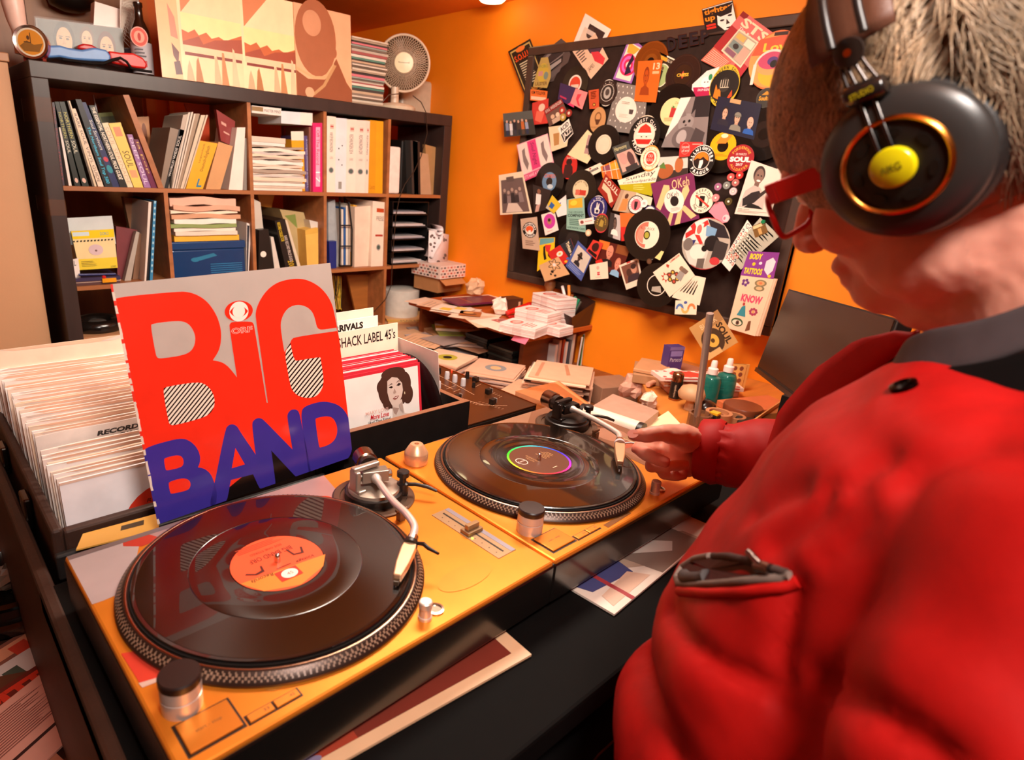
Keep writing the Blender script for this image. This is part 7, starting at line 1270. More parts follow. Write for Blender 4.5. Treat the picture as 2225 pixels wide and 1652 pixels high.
B = MB(lambda a, b_, w: c+l_*a+V((0,0,b_))+d_*(.0166+w)); B.w = 6e-4; B.text('rechargeable', -.005, .05, .002, .012, '#d8b898', rot=90); B.build('lettering', t)
T, c = at(1496, 890, SZ, 0); t = thing('mushroom_ornament', 'pale stone mushroom ornament beside the pole', 'ornament', c)
MB(T).lathe([(.014,.0005),(.011,.025),(.014,.035)], 16, '#d0a078', 'paper').build('stem', t, smooth=60)
MB(T).lathe([(.01,.033),(.034,.036),(.038,.048),(.03,.066),(.012,.074),(.001,.075)], 20, '#c8966c', 'paper').build('cap', t, smooth=60)
# pole in a clear tape roll
pc = onz(1515, 935, SZ); top = atd(1543, 681, 1.0)
d0 = ray(1543, 681); k_ = pc.x/d0.x; top = V((pc.x+.0, 0, 0)); top = CAMO+d0*((pc.y*.99)/d0.y) if abs(d0.y) > .05 else CAMO+d0*k_
MB().tube([pc+V((-.012,0,.0006)), top], .0085, 18, '#b09a90', 'satin').build('steel_pole', None, 'upright thin steel pole rising from the tape roll', 'pole', smooth=50)
MB(TM(Matrix.Translation(pc))).lathe([(.0300,.0005),(.0300,.048),(.024,.049),(.024,.0005)], 28, '#8a5a40', 'frost', cap=False).build('tape_roll', None, 'brown clear packing tape roll round the steel pole', 'tape', smooth=40)
for k, (x, y, ang) in enumerate(((1534,876,0),(1568,870,0))):
    T, c = at(x, y, SZ, ang); t = thing('spray_bottle', ['blue-green liquid bottle with white cap beside the steel pole','blue-green liquid bottle with white cap beside the tablet blisters'][k], 'bottle', c, 'green bottles on the corner shelf')
    MB(T).lathe([(.026,.0005),(.029,.004),(.029,.072),(.024,.083),(.012,.088),(.0115,.094)], 28, '#1c6a5c', 'liquid').build('body', t, smooth=40)
    MB(T).lathe([(.0145,.092),(.0145,.108),(.009,.112),(.0085,.128),(.0065,.132)], 18, '#f6d8cc', 'plastic').build('cap', t, smooth=40)
T, c = at(1530, 892, SZ, 0); MB(T).lathe([(.032,.0005),(.034,.006),(.026,.026),(.012,.034),(.001,.036)], 24, '#2a1a14', 'gloss').build('dome_cap', None, 'shiny black domed cap on the corner shelf', 'cap', smooth=60)
T, c = at(1556, 925, SZ, 0); MB(T).lathe([(.034,.0005),(.034,.04),(.025,.04),(.025,.0005)], 28, '#b87850', 'paper', cap=False).build('tape_roll', None, 'wide tan tape roll beside the clear tape roll', 'tape', smooth=40)
T, c = at(1590, 925, SZ, 15); MB(T).lathe([(.03,.0005),(.03,.03),(.022,.03),(.022,.0005)], 24, '#a86a44', 'paper', cap=False).build('tape_roll', None, 'torn brown tape roll beside the black telephone set', 'tape', smooth=40)
T, c = at(1610, 905, SZ, 0); MB(T).lathe([(.05,.0005),(.052,.03),(.05,.034),(.044,.034)], 28, '#7a3a20', 'plastic').build('ashtray', None, 'round brown ashtray on the corner shelf', 'ashtray', smooth=40)
T, c = at(1546, 935, SZ+.0, 0); t = thing('tape_measure', 'small yellow and black tape measure by the red cuff', 'tape measure', c)
MB(T).box(-.012,.012,-.012,.012,.0006,.045,'#1c1614','plastic').build('body', t, bevel=.003)
MB(T).box(-.011,.011,-.011,.011,.0455,.052,'#f0b020','plastic').build('top_label', t, bevel=.001)
q = [onz(1632,915,.90), onz(1700,868,.90), onz(1722,884,.90), onz(1655,940,.90)]
T = quadT(q); t = thing('cordless_phone', 'wooden framed tray with black handset on the corner shelf', 'tray', (q[0]+q[2])/2-V((0,0,.04)))
B = MB(T); B.box(0,1,0,1,-.039,-.012,'#a8683c','wood'); B.build('tray', t)
B = MB(T); B.box(0,1,0,.08,-.012,0,'#d89a5c','wood').box(0,1,.92,1,-.012,0,'#d89a5c','wood').box(.92,1,.08,.92,-.012,0,'#d89a5c','wood'); B.build('rim', t)
bx('handset', 'black folded plastic clip lying before the wooden tray', 'clip', 1618, 935, SZ, .06, .05, .03, 30, '#17110f', 'plastic', .006)
bx('paper_sheet', 'orange-brown crumpled papers at the wall foot', 'paper', 1640, 890, SZ, .2, .1, .02, -20, '#c8683c', 'paper')
bx('adapter', 'black cable adapter block under the wooden tray', 'adapter', 1690, 930, SZ, .12, .07, .03, -20, '#120d0b', 'plastic', .006)
# monitor
q = [atd(1712,627,1.66), atd(1950,692,1.10), atd(1868,1003,1.08), atd(1640,806,1.62)]
q[2] = q[3]+(q[1]-q[0])*1.0
t = thing('monitor', 'dark flat screen monitor standing askew before the orange wall', 'monitor', (q[2]+q[3])/2)
T = quadT(q)
MB(T).box(0,1,0,1,-.03,-.002,'#14100e','plastic').build('housing', t, bevel=.002)
MB(T).box(.015,.985,.02,.93,-.002,.0004,'#33180c','screen').build('screen', t)
MB(T).box(0,1,.955,1,-.002,.001,'#2a1710','gloss').build('lower_bezel', t)
c = (q[2]+q[3])/2; MB().box(c.x+.02,c.x+.06,c.y-.03,c.y+.03,SZ+.0005,c.z-.002,'#14100e').build('stand', t)
# ================================================================== low shelf on the left, below the table side
LZ = .60
t = thing('low_bench', 'dark low bench beside the table piled with magazines', 'bench', (-.2, 1.1, 0))
MB().box(-.48, .06, .30, 2.2, LZ-.04, LZ, '#3a2018', 'wood').build('bench_top', t)
for x, y in ((-.44,.34),(.03,.34),(-.44,2.16),(.03,2.16)): MB().box(x-.02,x+.02,y-.02,y+.02,0,LZ-.04,'#2a1812','wood').build('leg', t)
random.seed(14)
def lowmag(label, px, py, z, w, d, h, ang, col, sh=(), cat='magazine', name='magazine'): return bx(name, label, cat, px, py, z, w, d, h, ang, col, 'card', 0, sh)
lowmag('glossy dark magazine with a profile photo on the bench', 60, 1640, LZ, .26, .34, .012, -20, '#5a2c1c', [('c',.5,.4,.3,.3,'#2a120c'),('p',[(0,.6),(.6,.5),(1,.9),(0,1)],'#c87a5c')])
lowmag('pink printed booklet with perforated page on the bench', 55, 1590, LZ+.013, .2, .15, .004, 30, '#e8a08c', [('L',.1,.1,.9,.6,16,'#8a4a40'),('r',.1,.7,.9,.74,'#3a2020')], 'booklet', 'booklet')
lowmag('flyer listing printed bands with red headline on the bench', 50, 1530, LZ+.002, .30, .10, .011, 22, '#6a1814', [('t','A SPITFIRE',.05,.1,.95,.5,'#d8301c',dict(bold=.05))], 'flyer', 'flyer')
lowmag('pale leaflet printed with small logos on the bench', 55, 1475, LZ+.002, .32, .11, .008, 22, '#d8c4bc', [('L',.04,.1,.36,.9,12,'#7a6a68')]+[('r',.44+.12*i,.2+.3*(i % 2),.52+.12*i,.5+.3*(i % 2),['#3a4a40','#c8504c','#3a3a3a','#8a8480'][i]) for i in range(4)], 'leaflet', 'leaflet')
lowmag('brown leaflet edge with a pink strip on the bench', 40, 1430, LZ+.001, .30, .10, .006, 24, '#8a5040', [('r',0,.1,.8,.4,'#e0906c'),('r',.5,.2,.6,.8,'#c8402c')], 'leaflet', 'leaflet')
c = onz(30, 1310, LZ); T = TM(Matrix.Translation(c))
t = thing('ashtray', 'large glossy black ashtray with crumpled wrappers', 'ashtray', c)
MB(T).lathe([(.10,.0006),(.125,.012),(.13,.03),(.122,.036),(.105,.034),(.10,.05),(.108,.062),(.098,.066),(.07,.03),(.001,.026)], 40, '#100b0a', 'gloss', cap=False).build('bowl', t, smooth=50)
crumple('wrapper', 'crumpled yellow wrapper in the black ashtray', 45, 1250, LZ+.045, .022, '#d8b860', 51, 'wrapper')
crumple('wrapper', 'crumpled grey-brown wrapper in the black ashtray', 22, 1275, LZ+.03, .035, '#8a6a58', 52, 'wrapper')
lowmag('red box with white handwriting on the bench', 4, 1165, LZ+.0, .12, .16, .09, 5, '#b81c1c', [('L',.3,.1,.9,.5,3,'#f0d8d0')], 'box', 'box')
for k in range(5): lowmag('loose white paper layer beside the red box on the bench', 12, 1222, LZ+.006*k, .16, .18, .005, 8*k-10, ['#e8d4cc','#c8a898','#d89a84'][k % 3], [], 'paper', 'paper_sheet').__setitem__('group', 'papers beside the red box')
# ================================================================== the man
from mathutils.bvhtree import BVHTree
def organic(name, raw, parent, voxel, smooth, colfn, m, disp=None, relax=None):
    """union of overlapping closed volumes -> one continuous smooth surface"""
    me = bpy.data.meshes.new('raw'); me.from_pydata([tuple(q) for q in raw.v], [], raw.f)
    o = bpy.data.objects.new('raw', me); COL.objects.link(o)
    r_ = o.modifiers.new('r', 'REMESH'); r_.mode = 'VOXEL'; r_.voxel_size = voxel
    s_ = o.modifiers.new('s', 'SMOOTH'); s_.iterations = smooth; s_.factor = .5
    dg = bpy.context.evaluated_depsgraph_get(); dg.update()
    me2 = bpy.data.meshes.new_from_object(o.evaluated_get(dg)); bpy.data.objects.remove(o); bpy.data.meshes.remove(me)
    n = len(me2.vertices); co = np.empty(n*3); no = np.empty(n*3); me2.vertices.foreach_get('co', co); me2.vertices.foreach_get('normal', no)
    co = co.reshape(-1, 3); no = no.reshape(-1, 3)
    if relax:                                            # extra smoothing where the weight asks for it
        w_ = np.array([relax(V(c)) for c in co]); ne = len(me2.edges); ed = np.empty(ne*2, dtype=np.int64); me2.edges.foreach_get('vertices', ed); ed = ed.reshape(-1, 2)
        deg = np.bincount(ed.ravel(), minlength=n)[:, None]
        for _ in range(40):
            acc = np.zeros_like(co); np.add.at(acc, ed[:, 0], co[ed[:, 1]]); np.add.at(acc, ed[:, 1], co[ed[:, 0]])
            co = co+(acc/np.maximum(deg, 1)-co)*w_[:, None]*.6
    if disp: co = co+no*np.array([disp(V(c), V(k)) for c, k in zip(co, no)])[:, None]
    fs = [tuple(p.vertices) for p in me2.polygons]
    B = MB(); B.v = [V(c) for c in co]; B.f = fs
    cen = [co[list(f)].mean(axis=0) for f in fs]; B.c = [colfn(V(c)) for c in cen]; B.m = [m]*len(fs)
    bpy.data.meshes.remove(me2)
    o = B.build(name, parent, smooth=180)
    return o, BVHTree.FromPolygons([tuple(c) for c in co], fs)
man = thing('person', 'man in a bright red padded jacket bending over the far turntable', 'person', (.6, .03, 0))
# ---- head pose
a_, b__, c_ = math.radians(-8.36), math.radians(-26.1), math.radians(-15.9)
HM = Matrix.Translation((.578, .114, 1.517)) @ Matrix.Rotation(a_, 4, 'Z') @ Matrix.Rotation(b__, 4, 'X') @ Matrix.Rotation(c_, 4, 'Y')
HI = HM.inverted()
H = TM(HM)
B = MB(H)
B.ball((0,-.012,.032),(.076,.098,.088),24,16); B.ball((0,.04,-.02),(.064,.060,.085),24,16); B.ball((0,.064,-.088),(.034,.036,.030),18,12)
for s in (-1, 1):
    B.ball((s*.042,.022,-.072),(.024,.05,.034),16,12); B.ball((s*.040,.066,-.028),(.024,.026,.028),16,12); B.ball((s*.034,.088,.020),(.024,.014,.012),14,10)
    B.ball((s*.0115,.1085,-.040),(.0095,.011,.009),12,8)
B.ball((0,.088,.028),(.046,.020,.022),16,12)
B.tube([(0,.094,.010),(0,.106,-.012),(0,.117,-.032)], [.009,.0105,.0125], 12); B.ball((0,.1165,-.036),(.0145,.0145,.0135),14,10)
B.ball((0,.094,-.064),(.024,.012,.009),14,10); B.ball((0,.0915,-.078),(.020,.012,.009),14,10); B.ball((0,.03,-.115),(.042,.045,.026),16,12)
B.ball((.078,.0,.0),(.010,.020,.032),12,10)
nb = HI @ V((.60, -.005, 1.33)); B.tube([(0,-.02,-.03), (0,-.03,-.08), tuple(nb)], [.058,.060,.072], 20)
# torso core under the jacket keeps the body one surface
B.T = ID
for z, cx_, cy_, rx, ry in ((1.30,.61,-.01,.15,.10),(1.10,.60,.0,.17,.13),(.92,.60,.0,.17,.13)): B.ball((cx_, cy_, z), (rx, ry, .16), 20, 12)
for s in (-1, 1): B.tube([(.6+s*.08,.0,.92),(.6+s*.10,.01,.50),(.6+s*.10,-.01,.10)], [.085,.065,.045], 14); B.ball((.6+s*.10,.05,.045), (.045,.11,.044), 14, 10)
# right arm and hand reach the finger lift
def hp(px, py, d): return atd(px, py, d)
wr = hp(1526, 978, .945); el = V((.955, .13, 1.115)); shr = V((.79, -.01, 1.30))
B.tube([shr, el], [.055,.047], 14); B.tube([el, el.lerp(wr, .6), wr, hp(1504,978,.948)], [.046,.037,.030,.029], 14)
B.ball(tuple(hp(1474,975,.955)), (.028,.026,.030), 16, 12); B.ball(tuple(hp(1492,1000,.950)), .026, 16, 12); B.ball(tuple(hp(1484,950,.928)), .021, 14, 10); B.ball(tuple(hp(1458,982,.965)), (.02,.02,.03), 14, 10)
fing = [([(1498,955,.925),(1476,946,.905),(1438,941,.895),(1402,946,.897),(1377,947,.905)], [.022,.0175,.0128,.0115,.0088]),
        ([(1456,962,.965),(1424,955,.967),(1400,960,.955),(1381,976,.928)], [.015,.0115,.0102,.0078]),
        ([(1452,982,.968),(1412,978,.955),(1396,982,.922),(1420,994,.896),(1444,1004,.888)], [.015,.0115,.0108,.0104,.0084]),
        ([(1458,1002,.965),(1424,1008,.955),(1415,1013,.930),(1450,1012,.912),(1487,1010,.912)], [.014,.0108,.0102,.0096,.0078]),
        ([(1470,1020,.955),(1446,1028,.945),(1442,1031,.932),(1466,1034,.924),(1486,1034,.926)], [.013,.0098,.0090,.0084,.0072])]
for pts, rr_ in fing:
    P = [hp(*q) for q in pts]; B.tube(P, rr_, 12); B.ball(tuple(P[-1]), rr_[-1], 12, 8)
    for q, k in zip(P[1:-1], rr_[1:-1]): B.ball(tuple(q), k, 12, 8)
SKN = V(hx('#e29c86')); RDD = V(hx('#d2644e')); STB = V(hx('#c98e7c'))
def skincol(p):
    q = HI @ p; k = 0
    if q.z > -.2 and (p-V((.578,.114,1.517))).length < .2:
        k = .7*math.exp(-((q-V((0,.118,-.036))).length/.022)**2)+.25*math.exp(-((q-V((-.045,.07,-.03))).length/.035)**2)
        c = SKN.lerp(RDD, min(1, k))
        if q.z < -.045 and q.y > .0: c = c.lerp(STB, .35)
        return tuple(c)
    if p.x > .75 and p.y > .3:
        for pts, rr_ in fing:
            d = (p-hp(*pts[-1])).length; k = max(k, .75*math.exp(-(d/.018)**2))
    return tuple(SKN.lerp(RDD, min(1, k)))
def relaxH(p):
    if (p-V((.578,.114,1.517))).length > .24 or p.x > .8: return 0.0
    q = HI @ p
    return max(0, min(1, (.085-q.y)/.03))*max(0, min(1, (.02-q.z)/.03))
def skdisp(p, n):
    return .0011*noise.noise(p*60)+.0006*noise.noise(p*140)
body, bvB = organic('body', B, man, .0031, 4, skincol, 'skin', skdisp, relaxH)
# eyes
for s in (-1, 1):
    e = MB(H).ball((s*.033,.086,.003),(.0125,.0125,.0125),16,12,'#efe4dc','gloss'); e.build('eye', man, smooth=180)
    MB(H).ball((s*.033,.0955,.001),(.0055,.004,.0055),12,8,'#3a2a20','gloss').build('iris', man, smooth=180)
# fingernails on thumb and curled fingers
def nail(P, Q, side, w=.0062):
    d = (P-Q).normalized(); v_ = (CAMO-P).normalized(); n = (v_-d*v_.dot(d)).normalized(); n = (n+V((0,0,.5))*side).normalized(); n = (n-d*n.dot(d)).normalized(); x = d.cross(n)
    c = P+n*(w*1.32)-d*.001
    MB(lambda a, b_, k: c+x*a+d*b_+n*(k-.14*(a*a)/w)).prism(ell(0,0,w,w*1.25,16), -.0012, .0003, '#e2988a', 'gloss').build('fingernail', man, smooth=60)
nail(hp(*fing[0][0][-1]), hp(*fing[0][0][-2]), 1, .0066)
# ---- hair: shell and strands
hc = V((0,-.010,.037)); hr = V((.0835,.1085,.099))
B = MB(H); n, k = 40, 24; keep = lambda q: (q.z > (.004 if abs(q.x) > .05 else .03)+.5*max(0, q.y-.02) if q.y > 0 else q.z > -.055)
vs_ = []
for j in range(k+1):
    ph = math.pi*j/k
    for i in range(n): th = 2*math.pi*i/n; vs_.append(hc+V((hr.x*math.sin(ph)*math.cos(th), hr.y*math.sin(ph)*math.sin(th), hr.z*math.cos(ph))))
fs = []
for j in range(k):
    for i in range(n):
        f = (j*n+i, (j+1)*n+i, (j+1)*n+(i+1)%n, j*n+(i+1)%n); c = sum((vs_[x] for x in f), V((0,0,0)))/4
        if keep(c): fs.append(f)
B.add([tuple(x) for x in vs_], fs, '#6a4c34', 'hair'); hair = B.build('hair', man, smooth=180)
rng = np.random.default_rng(5); NS = 15000
u = rng.uniform(-.62, 1, NS*2); th = rng.uniform(0, 2*np.pi, NS*2); sr = np.sqrt(np.clip(1-u*u, 0, 1))
P0 = np.stack([hr.x*sr*np.cos(th), hr.y*sr*np.sin(th), hr.z*u], 1)+np.array(hc)
ok = np.where(P0[:, 1] > 0, P0[:, 2] > np.where(np.abs(P0[:, 0]) > .05, .006, .034)+.5*np.maximum(0, P0[:, 1]-.02), P0[:, 2] > -.05)
ok &= rng.uniform(0, 1, NS*2) < np.where(P0[:, 0] > .03, .35, 1)
P0 = P0[ok][:NS]; N0 = len(P0)
nrm = (P0-np.array(hc))/np.array(hr)**2; nrm /= np.linalg.norm(nrm, axis=1)[:, None]
fy = P0[:, 1]
flow = np.stack([-.28+.25*rng.normal(size=N0)*.5+0*fy, np.where(fy > -.03, .85, -.25)+.18*rng.normal(size=N0), -.75+.15*rng.normal(size=N0)], 1)
flow -= nrm*np.sum(flow*nrm, 1)[:, None]; flow /= np.linalg.norm(flow, axis=1)[:, None]
Ln = np.where(fy > .0, .105, .046)*rng.uniform(.6, 1.2, N0); wd = rng.uniform(.0005, .0011, N0)
side = np.cross(nrm, flow); segs = 6; VV = []; 
lift = rng.uniform(.002, .011, N0)
_c = (np.floor(np.arctan2(P0[:, 1], P0[:, 0])*11+P0[:, 2]*40).astype(int)*61+np.floor(P0[:, 2]*45).astype(int)*17) % 997; wv = rng.normal(size=997)[_c]*.35+rng.normal(size=N0)*.1
for s in range(segs+1):
    t_ = s/segs
    pos = P0+flow*(Ln*t_)[:, None]+side*(Ln*wv*t_*t_)[:, None]+nrm*(lift*np.sin(t_*2.2))[:, None]
    dr = pos-np.array(hc); rad = np.sqrt(np.sum((dr/np.array(hr))**2, 1)); 
    pos = np.array(hc)+dr*np.where(rad < 1.01, 1.01/rad, np.where(rad > 1.13, 1.13/rad, 1))[:, None]   # follow the skull
    w_ = wd*(1-.8*t_)
    VV.append(pos+side*w_[:, None]); VV.append(pos-side*w_[:, None]*.5+nrm*w_[:, None]*.9); VV.append(pos-side*w_[:, None]*.5-nrm*w_[:, None]*.9)
A = np.stack(VV, 1)                                   # N, 15, 3
R3 = np.array(HM.to_3x3()); A = A.reshape(-1, 3) @ R3.T+np.array(HM.translation)-np.array(man.location)
base = (np.arange(N0)*21)[:, None]; F = []
for s in range(segs):
    for i in range(3): F.append(base+np.array([s*3+i, s*3+(i+1)%3, (s+1)*3+(i+1)%3, (s+1)*3+i])[None, :])
F = np.concatenate(F, 0)
me = bpy.data.meshes.new('hair_strands'); me.vertices.add(len(A)); me.vertices.foreach_set('co', A.ravel())
me.loops.add(F.size); me.loops.foreach_set('vertex_index', F.ravel().astype(np.int32)); me.polygons.add(len(F)); me.polygons.foreach_set('loop_start', np.arange(0, F.size, 4, dtype=np.int32))
me.update(); me.materials.append(MATS['hair'])
cid = (np.floor(np.arctan2(P0[:, 1], P0[:, 0])*11+P0[:, 2]*40).astype(int)*61+np.floor(P0[:, 2]*45).astype(int)*17) % 997; ct = rng.uniform(0, 1, 997); tone = np.clip(ct[cid]*1.2-.15+rng.uniform(-.15, .25, N0), 0, 1); grey = np.clip((-P0[:, 1]+.03)/.07, 0, 1)
c0 = np.array(hx('#54280e')); c1 = np.array(hx('#cf9c6c')); c2 = np.array(hx('#bfa88c'))
cl = c0[None]*(1-tone)[:, None]+c1[None]*tone[:, None]; cl = cl*(1-grey*.75)[:, None]+c2[None]*(grey*.75)[:, None]
at_ = me.attributes.new('Col', 'FLOAT_COLOR', 'FACE'); cf = np.tile(np.concatenate([cl, np.ones((N0, 1))], 1), (segs*3, 1)); at_.data.foreach_set('color', cf.ravel())
me.polygons.foreach_set('use_smooth', [True]*len(me.polygons))
ho = bpy.data.objects.new('hair_strands', me); COL.objects.link(ho); ho.parent = man; ho['kind'] = 'stuff'
# eyebrow and stubble-free brow line
for s in (-1, 1): MB(H).tube([(s*.016,.1045,.024),(s*.034,.101,.029),(s*.052,.090,.024)], [.002,.0032,.0016], 8, '#7a5a40', 'hair').build('eyebrow', man, smooth=60)
# ---- jacket
B = MB()
RG = [(1.372,.60,-.03,.12,.085),(1.365,.60,-.02,.165,.108),(1.345,.60,-.015,.205,.125),(1.30,.605,-.005,.225,.155),(1.25,.607,.0,.232,.175),(1.19,.605,.010,.240,.188),(1.13,.598,.018,.252,.198),(1.07,.59,.022,.262,.205),(1.01,.585,.025,.272,.208),(.95,.583,.022,.278,.205),(.89,.583,.015,.278,.20),(.82,.585,.01,.272,.195),(.78,.585,.008,.255,.185)]
n = 40; vs_ = []; fs = []
for z, cx_, cy_, rx, ry in RG:
    for i in range(n):
        a = 2*math.pi*i/n; e = .86; ca_, sa_ = math.cos(a), math.sin(a)
        vs_.append((cx_+rx*math.copysign(abs(ca_)**e, ca_), cy_+ry*math.copysign(abs(sa_)**e, sa_), z))
for j in range(len(RG)-1):
    for i in range(n): fs.append((j*n+i, (j+1)*n+i, (j+1)*n+(i+1)%n, j*n+(i+1)%n))
fs += [tuple(range(n)), tuple((len(RG)-1)*n+i for i in range(n-1,-1,-1))]
B.add(vs_, fs, '#000', 'fabric')
cuff = hp(1522, 976, .945); dcf = (cuff-el).normalized()
B.tube([(.72,-.02,1.33),(.80,-.015,1.295),(.88,.03,1.22),el+V((.0,.0,.0))], [.07,.085,.080,.072], 18)
B.ball(tuple(el), .073, 16, 12)
B.tube([el, el.lerp(cuff,.35), el.lerp(cuff,.7), cuff-dcf*.006], [.072,.066,.057,.046], 18)
B.tube([(.48,-.03,1.34),(.415,-.03,1.31),(.375,-.035,1.22),(.355,-.03,1.08),(.362,.0,.94),(.40,.06,.84)], [.06,.075,.078,.074,.068,.06], 18)
REDJ = V(hx('#a80c09')); REDD = V(hx('#c4100c'))
def jcol(p): return tuple(REDJ)
def jdisp(p, nn):
    arm = p.x > .8 or (p.x < .45 and p.y < .05)
    sm = p.z+.22*(p.x-.55)-.12*p.y+.012*noise.noise(p*9)
    d = min(abs(sm-s0) for s0 in (.80,.915,1.03)) if p.z < 1.14 else .5
    puff = .013*(1-math.exp(-(d/.030)**2))-.009 if p.z < 1.16 else .004
    w = .007*noise.noise(V((p.x*9+p.z*5, p.y*9, p.z*7)))+.0036*noise.noise(p*24)
    if p.x > .78 and p.y > .05:                         # forearm creases run round the sleeve
        s_ = (p-el).dot(dcf)/(cuff-el).length
        w += .0026*math.sin(s_*22+3*noise.noise(p*14))*max(0, min(1, s_*2))
        if s_ > .84: w += .0018*math.sin(math.atan2((p-cuff).z, (p-cuff).cross(dcf).z+1e-4)*16)-.003
        return w
    # long folds falling from the shoulder towards the pocket
    w += .006*math.sin((p.x*.8+p.y*1.1-p.z*.5)*34+2.2*noise.noise(p*4))*max(0, min(1, (p.z-1.0)*4))*max(0, min(1, (1.34-p.z)*6))*.8
    return puff+w
jacket, bvJ = organic('jacket', B, man, .0068, 9, jcol, 'fabric', jdisp)
jw = jacket
def hitJ(px, py):
    d = ray(px, py).normalized(); r_ = bvJ.ray_cast(CAMO, d)
    return (r_[0], r_[1]) if r_[0] else (None, None)
def curveJ(pxs, lift=.0015, sub=6):
    o = []
    for i in range(len(pxs)-1):
        for k in range(sub):
            x = pxs[i][0]+(pxs[i+1][0]-pxs[i][0])*k/sub; y = pxs[i][1]+(pxs[i+1][1]-pxs[i][1])*k/sub
            p, nn = hitJ(x, y)
            if p: o.append(p+nn*lift)
    return o
def seam(nm, pxs, r_, col, m='fabric', lift=.001, n_=8):
    P = curveJ(pxs, lift)
    if len(P) > 2: return MB().tube(P, r_, n_, col, m).build(nm, jacket, smooth=70)
# stitched seams and creases pressed into the padding
from mathutils.kdtree import KDTree
def press(lines, depth, wdt, puff):
    P = [q for l in lines for q in curveJ(l, 0, 14)]
    if len(P) < 4: return
    kd = KDTree(len(P))
    for i, q in enumerate(P): kd.insert(q, i)
    kd.balance(); L0 = man.location; me = jacket.data; n = len(me.vertices)
    co = np.empty(n*3); no = np.empty(n*3); me.vertices.foreach_get('co', co); me.vertices.foreach_get('normal', no); co = co.reshape(-1, 3); no = no.reshape(-1, 3)
    for i in range(n):
        d = kd.find(V(co[i])+L0)[2]
        if d < .07: co[i] += no[i]*(-depth*math.exp(-(d/wdt)**2)+puff*math.exp(-((d-.028)/.02)**2))
    me.vertices.foreach_set('co', co.ravel()); me.update()
press([[(1455,1325),(1500,1395),(1570,1450),(1640,1480),(1695,1492)], [(1790,1480),(1880,1530),(1960,1580),(2060,1650)], [(1700,1540),(1703,1430),(1718,1340),(1738,1270)], [(1400,1420),(1430,1520),(1480,1640)]], .0055, .008, .0025)
press([[(2225,985),(2130,978),(2060,990),(2010,1015),(1975,1050)], [(1850,1060),(1890,1020),(1925,1000)], [(1775,1165),(1820,1130),(1870,1075)], [(1690,1190),(1740,1160),(1790,1110),(1800,1060)], [(1640,1120),(1690,1085),(1750,1060)], [(1800,1210),(1850,1170),(1880,1120)]], .0042, .010, .0018)
L0 = man.location; bvJ = BVHTree.FromPolygons([tuple(v.co+L0) for v in jacket.data.vertices], [tuple(p.vertices) for p in jacket.data.polygons])
# pocket: gaping zip with grey tape
pk = [(1475,1262),(1480,1240),(1505,1222),(1545,1213)]
loop = [(1548,1213),(1515,1218),(1487,1236),(1474,1258),(1480,1272),(1510,1276),(1570,1272),(1640,1264),(1700,1258),(1725,1248)]
seam('zip_tape', loop, .0032, '#7a6a62', 'rubber', .002)
Ppk = curveJ([(1500,1228),(1486,1246),(1486,1264),(1530,1268),(1600,1262),(1660,1256),(1640,1232),(1580,1222),(1530,1218),(1500,1228)], .0012, 3)
if len(Ppk) > 6:
    c = sum(Ppk, V((0,0,0)))/len(Ppk); nC = hitJ(1560, 1245)[1]
    B = MB(); B.add([tuple(c+nC*.003)]+[tuple(q+nC*.002) for q in Ppk], [(0, i+1, i+2) for i in range(len(Ppk)-1)], '#3a1210', 'fabric'); B.build('pocket_opening', jacket)
seam('pocket_lining', [(1492,1255),(1500,1262),(1530,1262),(1545,1256)], .006, '#4a4444', 'fabric', .002)
seam('zip_tape', [(1556,1212),(1590,1212),(1630,1222),(1665,1236),(1725,1248)], .003, '#4a3a36', 'rubber', .002)
seam('zip_pull', [(1640,1208),(1655,1228),(1668,1240)], .0028, '#6a5c58', 'metal', .006)
seam('zip_slider', [(1655,1238),(1690,1246)], .0045, '#8a7a74', 'metal', .004)
seam('pocket_welt', [(1478,1286),(1540,1292),(1620,1288),(1700,1276),(1742,1262)], .0042, '#b8100c', 'fabric', .0005)
# cuff rib
cm = Matrix.Translation(cuff) @ dcf.to_track_quat('Z', 'Y').to_matrix().to_4x4()
B = MB(TM(cm)); nn_ = 60; prof = [(.044,-.030),(.047,-.022),(.0445,-.010),(.043,.002),(.0405,.004),(.037,-.004)]
vs_ = []; fs = []
for j, (r_, z_) in enumerate(prof):
    for i in range(nn_): a = 2*math.pi*i/nn_; q_ = r_*(1+.03*math.sin(i*math.pi) + (.022 if i % 2 else -.012)); vs_.append((q_*math.cos(a), q_*math.sin(a)*1.06, z_))
for j in range(len(prof)-1):
    for i in range(nn_): k = (i+1) % nn_; fs.append((j*nn_+i, j*nn_+k, (j+1)*nn_+k, (j+1)*nn_+i))
B.add(vs_, fs, '#a80c0a', 'fabric'); B.build('cuff', jacket, smooth=50)
# collars: grey shirt collar, black fleece collar, red stand-up collar open at the front
def collar(nm, cx_, cy_, rx, ry, zc, sl, h, a0, a1, col, flare, m='fabric', thick=.004):
    vs_ = []; fs = []; n = 40
    for i in range(n+1):
        a = math.radians(a0+(a1-a0)*i/n); x = math.sin(a); y = -math.cos(a)       # 0 at the nape, runs over his left (-x)... to the front
        for j in range(5):
            t_ = j/4; X = cx_+(rx+flare*t_)*x; Y = cy_+(ry+flare*t_)*y; Z = zc+sl*(Y-cy_)-h*t_+.004*math.sin(i*.7)
            vs_.append((X, Y, Z))
    for i in range(n):
        for j in range(4): a = i*5+j; fs.append((a, a+5, a+6, a+1))
    B = MB().add(vs_, fs, col, m); o = B.build(nm, man, smooth=180); s = o.modifiers.new('s', 'SOLIDIFY'); s.thickness = thick; s.offset = 0; b_ = o.modifiers.new('v', 'SUBSURF'); b_.levels = b_.render_levels = 1
    return o
